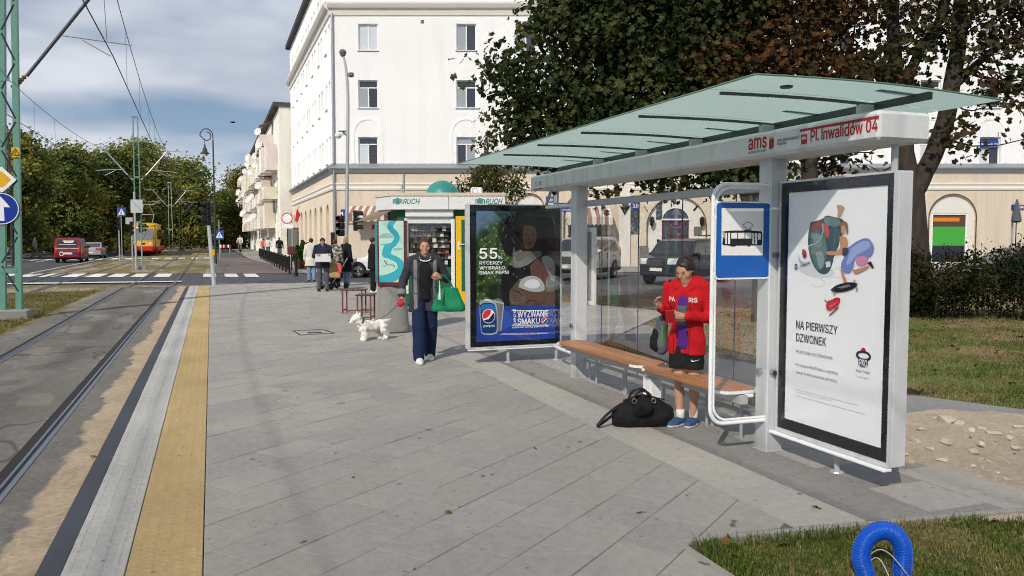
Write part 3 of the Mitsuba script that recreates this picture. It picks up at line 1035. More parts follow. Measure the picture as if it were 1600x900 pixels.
# planters and a rail by the side wall
# --- the pastel balcony house further along the tracks
bh = thing('balcony_house', 'long cream house with rows of pastel balconies along the tracks', 'building')
mat('balcony_pink', (0.70, 0.61, 0.585), 0.85)
mat('balcony_cream', (0.70, 0.65, 0.53), 0.85)
mat('balcony_white', (0.76, 0.74, 0.71), 0.85)
mat('balcony_rose', (0.70, 0.63, 0.60), 0.85)
mat('dish', (0.75, 0.75, 0.74), 0.5)
bx, by0, by1, bt = 6.0, 78.2, 165.0, 13.6
bf = Frame((bx, by1, -0.1), (0, -1, 0), (0, 0, 1))
BW = Wall(bf, bh)
L = by1 - by0
floors = [2.9, 5.6, 8.3, 10.9]
for k in range(22):
    a = L - 3.2 - k * 3.8
    if a < 1:
        break
    for z0 in floors[:3] + [0.5]:
        BW.window((a, z0 + 0.3, a + 1.1, z0 + 1.9), 1, False, rec=0.12, glass=('pane_dark',), sill=False)
BW.build(sbox(0, 0, L, bt), 'plaster_pale', 'street_wall')
put('gable_wall', box(bx + 0.001, 20, by0 - 0.3, by0 - 0.001, -0.1, bt - 0.01), 'plaster_pale', bh)
put('roof', box(bx - 0.5, 20, by0 - 0.5, by1, bt, bt + 0.35), 'roof_dark', bh)
r = np.random.default_rng(17)
for k in range(21):
    a = L - 5.0 - k * 3.8 - 0.3 * r.random()
    for f, z0 in enumerate(floors):
        if (k in (0,) and f in (0,)) or r.random() < 0.05 or (f == 3 and r.random() < 0.4):
            continue
        d = 1.0 + 0.5 * r.random()
        h = 1.0 + (1.3 if r.random() < 0.3 and f < 3 else 0)
        w = 2.4 + 0.9 * r.random()
        mt = ('balcony_pink', 'balcony_cream', 'balcony_white', 'balcony_rose')[int(r.random() * 4)]
        bk = put('balcony', [bf.put(box(a, a + w, z0 - 0.15, z0, 0.002, d)), bf.put(box(a, a + w, z0, z0 + h, d - 0.1, d)), bf.put(box(a, a + 0.08, z0, z0 + h, 0.002, d - 0.1)), bf.put(box(a + w - 0.08, a + w, z0, z0 + h, 0.002, d - 0.1))], mt, bh)
        if r.random() < 0.3:
            put('awning', bf.put(trimesh.Trimesh([[a, z0 + 2.4, 0.01], [a + w, z0 + 2.4, 0.01], [a + w, z0 + 1.9, d], [a, z0 + 1.9, d]], [[0, 1, 2], [0, 2, 3]], process=False)), ('awning_red', 'stone_grey', 'balcony_cream')[int(r.random() * 3)], bk)
        if r.random() < 0.45:
            c = bf.at(a + w * 0.8, z0 + h + 0.3, d + 0.1)
            n_ = np.array([-0.55, -0.8, 0.25])
            n_ /= np.linalg.norm(n_)
            dm = lathe([(0.0, 0.0), (0.2, 0.02), (0.38, 0.09), (0.38, 0.11), (0.2, 0.045), (0, 0.02)], 14)
            x_ = np.cross([0, 0, 1], n_)
            x_ /= np.linalg.norm(x_)
            y_ = np.cross(n_, x_)
            v = np.array(dm.vertices)
            put('dish', [trimesh.Trimesh(c + v[:, :1] * x_ + v[:, 1:2] * y_ + v[:, 2:] * n_, dm.faces, process=False), rod(c, c - [0, 0, 0.35], 0.025)], 'dish', bk)
# a white slab block far down the line
tw = thing('tower_block', 'white high rise block far down the tram line', 'building')
tf = Frame(np.array([2.0, 420.0, -0.1]) - RT * 1.0, RT, (0, 0, 1))
TW = Wall(tf, tw)
a0, b0, a1, b1 = hitrect(tf, 307, 338, 326, 372)
for i in range(5):
    for j in range(5):
        TW.window((a0 + 0.4 + i * (a1 - a0) / 5, 2 + j * 2.6, a0 + (i + 0.72) * (a1 - a0) / 5, 3.4 + j * 2.6), 1, False, rec=0.1, sill=False)
TW.build(sbox(a0, 0, a1, 16), 'plaster_white', 'street_wall', thick=6)
# ------------------------------------------------------------------ tram shelter
mat('alu', (0.45, 0.47, 0.48), 0.38, metal=0.35)
def grime_fn(c):
    def fn(p, n, uv):
        s = f3(p.x * 9 + p.y * 9, p.x * 5 - p.y * 9, p.z * 1.3, 3)
        foot = 1 - smoothstep(0.0, 0.28, p.z + 0.12 * (f3(p.x * 14, p.y * 14, p.z * 9, 2) - 0.5))
        k = 1 - 0.16 * smoothstep(0.45, 0.8, s) - 0.28 * foot - 0.06 * (f3(p.x * 22, p.y * 22, p.z * 22, 3) - 0.5)
        return mi.Color3f(c[0], c[1], c[2]) * k
    return fn


mat('alu_light', proc(grime_fn((0.58, 0.60, 0.62))), 0.4, metal=0.1)
mat('beam_white', proc(grime_fn((0.60, 0.625, 0.64))), 0.32, spec=0.5)
mat('border_black', (0.006, 0.007, 0.013), 0.1, spec=0.25)
mat('white_gloss', (0.78, 0.79, 0.80), 0.25, spec=0.5)
mat('rib_green', (0.055, 0.075, 0.07), 0.4)
mat('edge_green', (0.10, 0.20, 0.16), 0.15, spec=0.8)
mat('steel', (0.5, 0.5, 0.5), 0.25, metal=1.0)
mat('red_ink', (0.36, 0.022, 0.03), 0.5)
mat('grey_ink', (0.28, 0.28, 0.28), 0.6)
mat('black_ink', (0.016, 0.017, 0.02), 0.5)


def wood_fn(p, n, uv):
    g = f3(p.x * 45, p.y * 2.2, p.z * 45, 3)
    b = f3(p.x * 6, p.y * 0.7, 0.0, 2)
    return mix((0.27, 0.115, 0.05), (0.40, 0.19, 0.09), smoothstep(0.3, 0.75, g * 0.6 + b * 0.4))


mat('bench_wood', proc(wood_fn), 0.45, spec=0.4)
scene['mat_glass'] = {'type': 'thindielectric', 'int_ior': 1.5}
MATS['glass'] = 'mat_glass'
scene['mat_case_glass'] = {'type': 'thindielectric', 'int_ior': 1.28}
MATS['case_glass'] = 'mat_case_glass'


def frosted_fn(p, n, uv):
    k = 0.93 + 0.10 * f3(p.x * 1.3, p.y * 1.3, 2.0, 3)
    return mi.Color3f(0.50, 0.645, 0.585) * k


scene['mat_frosted'] = {'type': 'principledthin', 'base_color': proc(frosted_fn), 'roughness': 0.12, 'spec_trans': 0.0, 'eta': 1.45, 'diff_trans': 1.45}
MATS['frosted'] = 'mat_frosted'

sh = thing('tram_shelter', 'glass roofed tram stop shelter with a white name fascia and wooden bench', 'tram shelter')
XP = 4.05
for y in (5.24, 8.76):
    p_ = put('post', cbox(3.975, 4.125, y - 0.075, y + 0.075, 0.0, 2.26, 0.008), 'alu_light', sh)
    put('foot_plate', cbox(3.965, 4.135, y - 0.085, y + 0.085, 0.0, 0.012, 0.003), 'alu', p_)
    put('lock', [rod((3.975, y + 0.01, 0.62), (3.945, y + 0.01, 0.62), 0.028, 0.024, 10)], 'steel', p_)
for z in (0.62, 1.52):
    put('lock', [rod((4.02, 5.165, z), (4.02, 5.135, z), 0.028, 0.022, 10)], 'steel', sh)
# fascia beam
beam = put('fascia', cbox(3.85, 4.27, 3.98, 9.82, 2.25, 2.435, 0.022), 'beam_white', sh)
bfr = Frame((3.85, 9.82, 0), (0, -1, 0))


def wr(s_, x0, yb0, x1, ht_px, mt, bold=False, name='lettering', off=0.001):
    """lettering on the fascia between two pixel columns, baseline at yb0"""
    a0, b0 = hit(bfr, x0, yb0)
    a1, _ = hit(bfr, x1, yb0)
    _, b1 = hit(bfr, x0, yb0 - ht_px)
    m = text(bfr, s_, b1 - b0, 0, 0, off, 0.0012, bold)
    c = (np.array(m.vertices) - bfr.o) @ bfr.u
    k = (a1 - a0) / (c.max() - c.min())
    v = np.array(m.vertices) + np.outer((c - c.min()) * k + a0 - c, bfr.u) + (b0) * bfr.v
    return put(name, trimesh.Trimesh(v, m.faces, process=False), mt, beam)


wr('ams', 1169.5, 234, 1198, 21, 'red_ink', True)
wr('PREZENTUJE PRZYSTANEK', 1169.5, 241, 1197, 4, 'grey_ink')
wr('ZARZĄD TRANSPORTU MIEJSKIEGO', 1214.5, 222, 1248, 4.2, 'grey_ink')
wr('W WARSZAWIE', 1214.5, 227.5, 1229, 4.2, 'grey_ink')
wr('Pl. Inwalidów 04', 1266.5, 221.0, 1371, 17, 'red_ink', True)
def fq(*px):
    return Polygon([hit(bfr, x, y) for x, y in px])


put('red_bar', bfr.flat(fq((1250, 202.5), (1373.5, 180), (1373.5, 185), (1250, 206)), 0.001, 0.001), 'red_ink', beam)
put('logo_plate', bfr.flat(fq((1252, 211), (1261, 209), (1261, 224), (1252, 226)), 0.001, 0.001), 'red_ink', beam)
wr('ZTM', 1253.5, 218.5, 1260, 4.0, 'white_gloss', True, off=0.0025)
crest = put('crest', bfr.flat(fq((1202, 219), (1203, 216), (1208, 215), (1209.3, 217.5), (1209, 230), (1206, 232.5), (1202, 233)), 0.001, 0.001), 'red_ink', beam)
put('crown', bfr.flat(fq((1203.2, 218), (1203, 214.2), (1204.5, 216), (1205.5, 213.4), (1206.5, 215.6), (1208, 213.2), (1208, 217)), 0.0025, 0.001), 'orange', beam)
wr('6', 836.5, 291, 838.6, 6.5, 'black_ink')
wr('15', 841.8, 290.2, 846, 6.5, 'black_ink')
put('red_bar', bfr.flat(fq((835, 295.5), (847, 293.5), (847, 295), (835, 297)), 0.001, 0.001), 'red_ink', beam)
# canopy: five panes of frosted green glass on cross ribs
cx = np.linspace(2.9, 4.80, 9)


def cz(x):
    return 2.572 + 0.026 * math.sin(math.pi * (x - 2.9) / 1.96) - 0.02 * (x - 2.9)


cyb = [3.92, 4.41, 5.45, 6.46, 7.46, 8.45, 9.9]
for y0, y1 in zip(cyb[:-1], cyb[1:]):
    V_ = np.array([[x, y, cz(x)] for y in (y0 + 0.003, y1 - 0.003) for x in cx])
    n = len(cx)
    f = [[i, i + 1, n + i + 1] for i in range(n - 1)] + [[i, n + i + 1, n + i] for i in range(n - 1)]
    pn = put('roof_pane', trimesh.Trimesh(V_, f, process=False), 'frosted', sh, smooth=True)
    put('glass_edge', tube([(2.9, y0, cz(2.9)), (2.9, y1, cz(2.9))], 0.006, 6), 'edge_green', pn)
for y in (3.92, 9.9):
    put('glass_edge', tube([(x, y, cz(x)) for x in cx], 0.006, 6), 'edge_green', sh)
for y in cyb[1:-1]:
    p = [(x, y, cz(x) - 0.022) for x in np.linspace(3.0, 4.26, 7)]
    ms = []
    for a_, b_ in zip(p[:-1], p[1:]):
        ms.append(m3.Manifold.hull_points(np.array([[q[0], q[1] + s1 * 0.010, q[2] + s2 * 0.009] for q in (a_, b_) for s1 in (-1, 1) for s2 in (-1, 1)])))
    put('roof_rib', join(ms), 'rib_green', sh)
    put('bracket', cbox(4.08, 4.2, y - 0.02, y + 0.02, 2.434, cz(4.1) - 0.03, 0.004), 'alu', sh)
put('roof_rail', cbox(4.24, 4.275, 3.98, 9.82, 2.52, 2.572, 0.004), 'rib_green', sh)
put('roof_clip', move(lathe([(0, -0.012), (0.035, -0.012), (0.04, 0), (0.0, 0.004)], 12), 3.3, 4.16, cz(3.3) - 0.008), 'rib_green', sh)
for y in (4.1, 5.0, 6.0, 7.0, 8.0, 9.0):
    put('roof_clamp', move(as_tm(m3.Manifold.hull_points(np.array([[sx * 0.16, sy * 0.03, 0] for sx in (-1, 1) for sy in (-1, 1)] + [[sx * 0.05, sy * 0.02, 0.035] for sx in (-1, 1) for sy in (-1, 1)]))), 4.1, y, cz(4.1) + 0.004), 'alu_light', sh)
for h_ in [rod((4.12, 4.12, 2.06), (4.12, 4.12, 2.26), 0.022), rod((4.12, 9.95, 2.07), (4.12, 9.78, 2.26), 0.02), rod((4.2, 9.75, 2.06), (4.2, 9.75, 2.26), 0.016)]:
    put('hanger', h_, 'alu', sh)
# glazed back wall
put('glass_rail', cbox(4.09, 4.135, 5.31, 8.69, 2.015, 2.085, 0.006), 'alu', sh)
put('glass_rail', cbox(4.09, 4.135, 5.31, 8.69, 0.20, 0.235, 0.006), 'alu', sh)
seams = [8.68, 8.29, 7.45, 6.62, 5.79, 5.32]
for a_, b_ in zip(seams[:-1], seams[1:]):
    put('back_pane', trimesh.Trimesh([[4.112, a_ - 0.004, 0.236], [4.112, b_ + 0.004, 0.236], [4.112, b_ + 0.004, 2.014], [4.112, a_ - 0.004, 2.014]], [[0, 1, 2], [0, 2, 3]], process=False), 'glass', sh)
for y in seams[1:-1]:
    put('pane_joint', box(4.108, 4.116, y - 0.004, y + 0.004, 0.236, 2.014), 'rib_green', sh)
    put('leg', rod((4.112, y + 0.3, 0), (4.112, y + 0.3, 0.2), 0.016), 'alu', sh)
# far end: a glass sheet in a rounded white frame beside the advert case
fr_pts = [(4.3, 9.95, 0.24), (4.16, 9.8, 0.24), (4.13, 8.95, 0.24)]
for h_ in [tube(smooth_pts(fr_pts, 2), 0.022, 8), tube([(4.13, 8.86, 2.05), (4.13, 9.95, 2.05)], 0.022, 8)]:
    put('end_frame', h_, 'white_gloss', sh)
put('end_pane', trimesh.Trimesh([[4.13, 9.98, 0.26], [4.13, 8.84, 0.26], [4.13, 8.84, 2.03], [4.13, 9.98, 2.03]], [[0, 1, 2], [0, 2, 3]], process=False), 'glass', sh)
tt = thing('timetable_case', 'narrow beige timetable case behind the far shelter post', 'notice case')
put('frame', [cbox(4.16, 4.20, 8.60, 8.66, 0.86, 1.77, 0.006), cbox(4.16, 4.20, 9.16, 9.22, 0.86, 1.77, 0.006), cbox(4.16, 4.20, 8.66, 9.16, 1.72, 1.77, 0.006), cbox(4.16, 4.20, 8.66, 9.16, 0.86, 0.91, 0.006)], 'balcony_cream' if False else 'plaster_pale', tt)
put('sheet', box(4.17, 4.185, 8.66, 9.16, 0.91, 1.72), 'grey_ink', tt)
# bench
bn = thing('bench', 'long wooden bench seat along the shelter glass wall', 'bench')


def seat(y0, y1):
    g = rrect(3.70, y0, 4.06, y1, 0.12)
    return as_tm(m3.Manifold.hull_points(np.vstack([np.column_stack([np.array(g.buffer(b).exterior.coords), np.full(len(g.buffer(b).exterior.coords), z)]) for b, z in ((-0.006, 0.432), (0, 0.437), (0, 0.458), (-0.008, 0.465))])))


for y0, y1 in ((6.72, 8.66), (5.34, 6.70)):
    put('seat', seat(y0, y1), 'bench_wood', bn, smooth=30)
    rim = rrect(3.69, y0 - 0.005, 4.07, y1 + 0.005, 0.12).difference(rrect(3.706, y0 + 0.01, 4.054, y1 - 0.01, 0.11)).difference(sbox(3.5, y0 + 0.13, 4.2, y1 - 0.13))
    for g_ in polys(rim):
        put('seat_edge', prism(g_, 0.434, 0.457), 'white_gloss', bn)
put('beam', cbox(3.84, 3.92, 5.32, 8.68, 0.35, 0.425, 0.006), 'alu', bn)
put('support', cbox(3.80, 3.92, 6.63, 6.78, 0.0, 0.348, 0.008), 'white_gloss', bn)
put('support', cbox(3.90, 3.98, 5.33, 5.36, 0.40, 0.43, 0.006), 'white_gloss', bn)
for y in (7.6, 8.3, 6.1, 5.6):
    put('strut', rod((4.06, y, 0), (4.06, y, 0.42), 0.014), 'alu', bn)

# tram stop sign on its tubular loop
lp = thing('stop_sign', 'blue tram stop sign hung in a white tubular loop frame', 'sign')
loop = []
for cx_, cz_, a0 in ((3.61, 0.37, 180), (3.61, 1.93, 90)):
    for k in range(9):
        a = math.radians(a0 + (90 - k * 11.25 if a0 == 90 else k * 11.25))
        loop.append((cx_ + 0.12 * math.cos(a), cz_ + 0.12 * math.sin(a)))
c1 = [(3.61 + 0.12 * math.cos(math.radians(270 - k * 11.25)), 0.37 + 0.12 * math.sin(math.radians(270 - k * 11.25))) for k in range(9)]
c2 = [(3.61 + 0.12 * math.cos(math.radians(180 - k * 11.25)), 1.93 + 0.12 * math.sin(math.radians(180 - k * 11.25))) for k in range(9)]
pts = [(4.0, 0.25)] + c1 + c2 + [(4.0, 2.05)]
put('loop_tube', [tube([(x, 5.2, z) for x, z in pts], 0.0165, 8), tube([(x + 0.026 * (3.62 - x > 0) * 1, 5.2, z + (0.026 if z < 1 else -0.026)) for x, z in pts], 0.011, 6)], 'white_gloss', lp, smooth=True)
put('glass_sheet', trimesh.Trimesh([[3.52, 5.2, 0.28], [4.06, 5.2, 0.28], [4.06, 5.2, 2.02], [3.52, 5.2, 2.02]], [[0, 1, 2], [0, 2, 3]], process=False), 'glass', lp)
sf = Frame((3.76, 5.176, 0), (1, 0, 0))


def zs(x, y):
    return hit(sf, 1110 + x / 5.294, 280 + y / 5.294)


sa0, sb1 = zs(42, 180)
sa1, sb0 = zs(497, 822)
plate = put('plate', sf.flat(rrect(sa0, sb0, sa1, sb1, 0.035), -0.004, 0.004), 'white_gloss', lp)
mat('traffic_blue', (0.004, 0.10, 0.42), 0.35, spec=0.5)
put('blue_field', sf.flat(rrect(sa0 + 0.011, sb0 + 0.012, sa1 - 0.011, sb1 - 0.011, 0.028).difference(Polygon([zs(93, 238), zs(440, 238), zs(434, 630), zs(90, 630)])), 0.0004, 0.0008), 'traffic_blue', plate)
tb = [blob([zs(*q) for q in ((103, 432), (180, 424), (350, 426), (415, 430), (426, 440), (428, 520), (424, 545), (330, 550), (325, 558), (312, 558), (305, 550), (212, 550), (205, 558), (170, 558), (160, 550), (108, 546), (97, 535), (103, 500))])]
holes = []
for q in (((107, 440), (116, 440), (116, 488), (107, 488)), ((122, 444), (137, 443), (137, 536), (122, 536)), ((144, 443), (163, 442), (163, 536), (144, 536)), ((171, 444), (222, 443), (222, 491), (171, 491)), ((228, 443), (282, 443), (282, 491), (228, 491)), ((288, 443), (340, 443), (340, 491), (288, 491)), ((346, 445), (361, 445), (361, 536), (346, 536)), ((367, 445), (386, 446), (386, 538), (367, 538)), ((392, 448), (417, 448), (417, 500), (392, 500))):
    holes.append(Polygon([zs(*c) for c in q]))
put('tram_symbol', sf.flat(unary_union(tb).difference(unary_union(holes)), 0.0006, 0.001), 'black_ink', plate)
put('tram_symbol', sf.flat(unary_union([stroke([zs(x, y) for x, y in ((285, 424), (335, 420))], 0.008), stroke([zs(x, y) for x, y in ((300, 412), (266, 380), (310, 352), (355, 380), (318, 412))], 0.0035)]), 0.0006, 0.001), 'black_ink', plate)
for x, z in ((3.52, 1.85), (3.52, 1.42)):
    put('clip', cbox(x - 0.03, x + 0.03, 5.177, 5.19, z - 0.02, z + 0.02, 0.002), 'alu', lp)

# ------------------------------------------------------------------ advert cases and their posters
INKS = {}


def ink(c):
    c = tuple(c)
    if c not in INKS:
        INKS[c] = mat(f'ink{len(INKS)}', c, 0.6, spec=0.1)
    return INKS[c]


def print_on(fr, parent, to, items, off=0.0006, step=0.00035, thick=0.0002):
    """flat print: (colour, outline in the scan's own coordinates, rounding) in painting order"""
    k = 0
    for c, g in items:
        k += 1
        geo = g if not isinstance(g, list) else unary_union(g)
        put('print', fr.flat(geo, off + k * step, thick), ink(c), parent)
    return off + k * step


def case(t, fr, w, h, depth, border, poster_rect, foot_us, lip=True):
    """advert case on a frame whose origin is its lower left front corner"""
    put('housing', fr.put(cbox(0, w, 0, h, -depth, -0.012, 0.006)), 'alu_light', t)
    ring = sbox(0, 0, w, h).difference(sbox(*border))
    put('rim', fr.flat(ring, -0.0119, 0.022), 'alu_light', t)
    put('black_border', fr.flat(sbox(*border).difference(sbox(*poster_rect)), -0.0117, 0.010), 'border_black', t)
    for k, u in enumerate(foot_us):
        p_ = fr.at(u, 0, -depth / 2)
        f_ = put('foot', rod((p_[0], p_[1], 0.0), (p_[0], p_[1], p_[2]), 0.02, sides=10), 'alu_light', t)
        put('foot_plate', move(lathe([(0, 0.012), (0.045, 0.010), (0.05, 0.0)], 12), p_[0], p_[1], 0.0), 'alu', f_)
    if lip:
        put('lip', fr.put(cbox(-0.03, w, -0.022, -0.004, -0.02, 0.05, 0.004)), 'white_gloss', t)
    g = border
    put('front_glass', fr.put(trimesh.Trimesh([[g[0], g[1], 0], [g[2], g[1], 0], [g[2], g[3], 0], [g[0], g[3], 0]], [[0, 1, 2], [0, 2, 3]], process=False), 0.006), 'case_glass', t)


# --- the near case, along the tracks at the end of the back wall
af = Frame((4.05, 5.145, 0.175), (0, -1, 0))
ad = thing('advert_case', 'large grey advert case with a white bank loan poster beside the stop sign', 'advert case')
PR = hitrect(af, 1232, 301, 1380, 701)
PR = (0.085, 0.112, 1.045, 1.812)
case(ad, af, 1.125, 1.90, 0.13, (0.012, 0.03, 1.105, 1.885), PR, (0.585,))
mat('poster_white', (0.78, 0.80, 0.83), 0.5)
po = put('poster', af.flat(sbox(*PR), -0.011, 0.002), 'poster_white', ad, label='white poster with a backpack collage and black headline')
A1 = lambda x, y: hit(af, 1200 + x / 3.105, 270 + y / 3.105)
A2 = lambda x, y: hit(af, 1200 + x / 3.4636, 480 + y / 3.4636)
c = lambda f_, *pts: blob([f_(*p) for p in pts])
sm = lambda f_, *pts: Polygon(smooth_pts([f_(*p) for p in pts] + [f_(*pts[0])], 2)).buffer(0)
li = lambda f_, w, *pts: stroke(smooth_pts([f_(*p) for p in pts], 2), w)
items = [
    ((0.60, 0.63, 0.66), sm(A1, (150, 480), (230, 520), (330, 500), (300, 450), (200, 430), (140, 440))),
    ((0.62, 0.64, 0.68), li(A1, 0.006, (200, 540), (250, 560), (280, 530), (240, 515), (300, 505), (380, 510))),
    # pack
    ((0.05, 0.09, 0.095), sm(A1, (203, 240), (262, 225), (275, 205), (325, 215), (372, 228), (360, 300), (325, 370), (300, 480), (262, 498), (225, 470), (195, 400), (188, 310))),
    ((0.10, 0.17, 0.17), sm(A1, (205, 290), (240, 275), (270, 300), (285, 370), (275, 440), (250, 480), (222, 450), (202, 380))),
    ((0.17, 0.26, 0.26), sm(A1, (212, 300), (245, 292), (262, 330), (255, 365), (220, 360))),
    ((0.22, 0.30, 0.29), sm(A1, (228, 385), (262, 380), (272, 430), (258, 470), (238, 450))),
    ((0.20, 0.05, 0.06), c(A1, (205, 240), (262, 232), (268, 275), (210, 282))),
    ((0.42, 0.08, 0.07), c(A1, (262, 245), (285, 250), (300, 300), (285, 318), (268, 290))),
    ((0.13, 0.20, 0.20), sm(A1, (268, 215), (320, 210), (350, 232), (345, 262), (300, 260), (270, 245))),
    ((0.06, 0.10, 0.12), sm(A1, (300, 262), (345, 262), (350, 330), (322, 395), (300, 380), (292, 320))),
    ((0.28, 0.38, 0.42), li(A1, 0.012, (195, 355), (240, 340), (268, 290), (262, 250))),
    ((0.45, 0.30, 0.18), sm(A1, (330, 158), (352, 154), (372, 170), (360, 190), (350, 215), (332, 218), (338, 190))),
    ((0.62, 0.64, 0.63), c(A1, (278, 432), (300, 430), (302, 455), (280, 460))),
    ((0.75, 0.76, 0.78), li(A1, 0.012, (352, 320), (335, 400), (318, 430), (330, 465), (355, 455))),
    # tutu
    ((0.16, 0.22, 0.50), sm(A1, (385, 365), (430, 330), (480, 312), (505, 340), (515, 370), (500, 410), (450, 420), (420, 410), (412, 470), (385, 495), (350, 470), (355, 430), (375, 400))),
    ((0.30, 0.38, 0.66), sm(A1, (400, 370), (450, 330), (490, 330), (500, 360), (455, 385), (420, 405), (395, 445), (375, 450))),
    ((0.55, 0.24, 0.38), sm(A1, (420, 410), (470, 400), (492, 425), (470, 450), (430, 455))),
    # figure
    ((0.52, 0.27, 0.15), sm(A1, (345, 310), (372, 305), (388, 330), (385, 365), (368, 395), (335, 398), (300, 402), (280, 392), (290, 380), (330, 382), (352, 365), (348, 335))),
    ((0.50, 0.26, 0.15), sm(A1, (350, 470), (362, 472), (378, 520), (388, 545), (372, 550), (362, 520))),
    ((0.45, 0.24, 0.14), sm(A1, (410, 472), (450, 462), (490, 448), (492, 460), (455, 480), (420, 496))),
    ((0.05, 0.06, 0.12), sm(A1, (362, 365), (392, 362), (388, 390), (372, 410), (358, 395))),
    ((0.48, 0.27, 0.17), ell(*A1(365, 275), 0.022, 0.032)),
    ((0.22, 0.12, 0.06), sm(A1, (350, 245), (370, 232), (388, 245), (390, 290), (382, 305), (378, 262), (362, 250), (352, 275))),
    ((0.02, 0.02, 0.025), c(A1, (482, 440), (498, 428), (514, 458), (508, 466), (494, 448))),
    # board, strap, knife
    ((0.012, 0.014, 0.018), sm(A1, (305, 565), (330, 545), (385, 530), (425, 532), (438, 545), (400, 570), (350, 580), (312, 580))),
    ((0.16, 0.18, 0.2), sm(A1, (330, 558), (380, 542), (410, 545), (370, 562))),
    ((0.40, 0.25, 0.24), [ell(*A1(322, 585), 0.011, 0.013), ell(*A1(432, 565), 0.010, 0.013), ell(*A1(420, 525), 0.008, 0.01)]),
    ((0.50, 0.02, 0.025), sm(A1, (282, 640), (300, 618), (345, 600), (353, 620), (340, 645), (300, 672), (284, 662))),
    ((0.70, 0.35, 0.32), li(A1, 0.004, (298, 650), (320, 640), (342, 622))),
    ((0.16, 0.04, 0.04), [li(A1, 0.010, (300, 692), (320, 672), (342, 652)), li(A1, 0.008, (276, 618), (290, 630), (300, 620))]),
    ((0.30, 0.02, 0.04), sm(A1, (168, 370), (185, 375), (190, 400), (180, 418), (166, 400))),
    ((0.35, 0.37, 0.4), [li(A1, 0.007, (150, 420), (175, 440), (205, 430)), li(A1, 0.006, (150, 400), (160, 440), (190, 445))]),
    ((0.06, 0.06, 0.07), [ell(*A1(138, 455), 0.017, 0.021).difference(ell(*A1(138, 455), 0.008, 0.01)), li(A1, 0.006, (160, 452), (180, 446), (205, 438))]),
]
print_on(af, po, None, items, off=-0.0085)


def wline(fr, par, f_, s_, x0, y0, x1, ht, mt, bold=False, off=-0.0080, sx=None):
    a0, b0 = f_(x0, y0)
    a1, _ = f_(x1, y0)
    b1 = f_(x0, y0 - ht)[1]
    m = text(fr, s_, b1 - b0, 0, 0, off, 0.0004, bold)
    cc = (np.array(m.vertices) - fr.o) @ fr.u
    k = (a1 - a0) / (cc.max() - cc.min())
    v = np.array(m.vertices) + np.outer((cc - cc.min()) * k + a0 - cc, fr.u) + b0 * fr.v
    return put('lettering', trimesh.Trimesh(v, m.faces, process=False), mt, par)


wline(af, po, A2, 'NA PIERWSZY', 147, 115, 372, 43, 'black_ink', True)
wline(af, po, A2, 'DZWONEK', 147, 184, 310, 43, 'black_ink', True)
wline(af, po, A2, 'POŻYCZKA GOTÓWKOWA', 147, 248, 345, 17, 'black_ink')
mat('mid_ink', (0.10, 0.10, 0.11), 0.6)
wline(af, po, A2, 'Korzystna Mini Ratka z wypłatą', 145, 318, 372, 17, 'mid_ink')
wline(af, po, A2, 'nawet w dniu złożenia wniosku.', 145, 358, 370, 16, 'mid_ink')
wline(af, po, A2, 'Szczegółowe informacje o pożyczce oraz tabela opłat i prowizji dostępne są w oddziałach', 143, 447, 485, 6, 'grey_ink')
wline(af, po, A2, 'Decyzja kredytowa zależy od oceny zdolności', 143, 460, 340, 6, 'grey_ink')
wline(af, po, A2, 'Rzeczywista roczna stopa oprocentowania dla przykładu reprezentatywnego według stanu na dzień', 143, 481, 520, 6, 'grey_ink')
wline(af, po, A2, 'Bank Polski', 472, 350, 547, 15, 'mid_ink')
wline(af, po, A2, 'dzień dobry', 476, 380, 543, 10, 'grey_ink')
navy = (0.02, 0.025, 0.06)
print_on(af, po, None, [
    ((0.5, 0.02, 0.03), ell(*A2(512, 236), 0.021, 0.021)),
    (navy, [c(A2, (487, 262), (537, 266), (533, 318), (520, 324), (500, 322), (487, 312)).buffer(0.004), ell(*A2(512, 264), 0.068, 0.036)]),
    ((0.76, 0.77, 0.79), [ell(*A2(513, 264), 0.046, 0.017)]),
], off=-0.0075)
wline(af, po, A2, 'PKO', 491, 316, 533, 36, 'white_gloss', True, off=-0.0058)

# --- the far case, across the end of the shelter
pf = Frame((3.095, 10.1, 0.205), (1, 0, 0))
pe = thing('advert_case', 'grey advert case with a blue soft drink poster at the far end of the shelter', 'advert case')
PR2 = (0.115, 0.095, 1.225, 1.80)
case(pe, pf, 1.315, 1.885, 0.13, (0.028, 0.028, 1.295, 1.872), PR2, (0.575, 1.27), lip=False)
put('lip', pf.put(cbox(0, 1.315, -0.02, -0.002, -0.02, 0.01, 0.004)), 'white_gloss', pe)


def leafprint_fn(p, n, uv):
    u, v = p.x, p.z
    big = f3(u * 7, v * 7, 0.0, 3)
    d1, d2, r_ = voronoi(u * 34, v * 34)
    leaf = smoothstep(0.5, 0.1, d1)
    c_ = mix((0.010, 0.022, 0.008), (0.06, 0.12, 0.035), smoothstep(0.35, 0.65, big) * (0.4 + 0.6 * r_))
    c_ = mix(c_, (0.34, 0.42, 0.28), dr.select(r_ > 0.80, leaf * smoothstep(0.4, 0.6, big), 0.0))
    skyz = smoothstep(1.72, 1.92, v + 0.25 * (f3(u * 5, v * 5, 3.0, 3) - 0.5) - 0.55 * (u - 3.3))
    return mix(c_, (0.10, 0.19, 0.30), skyz)


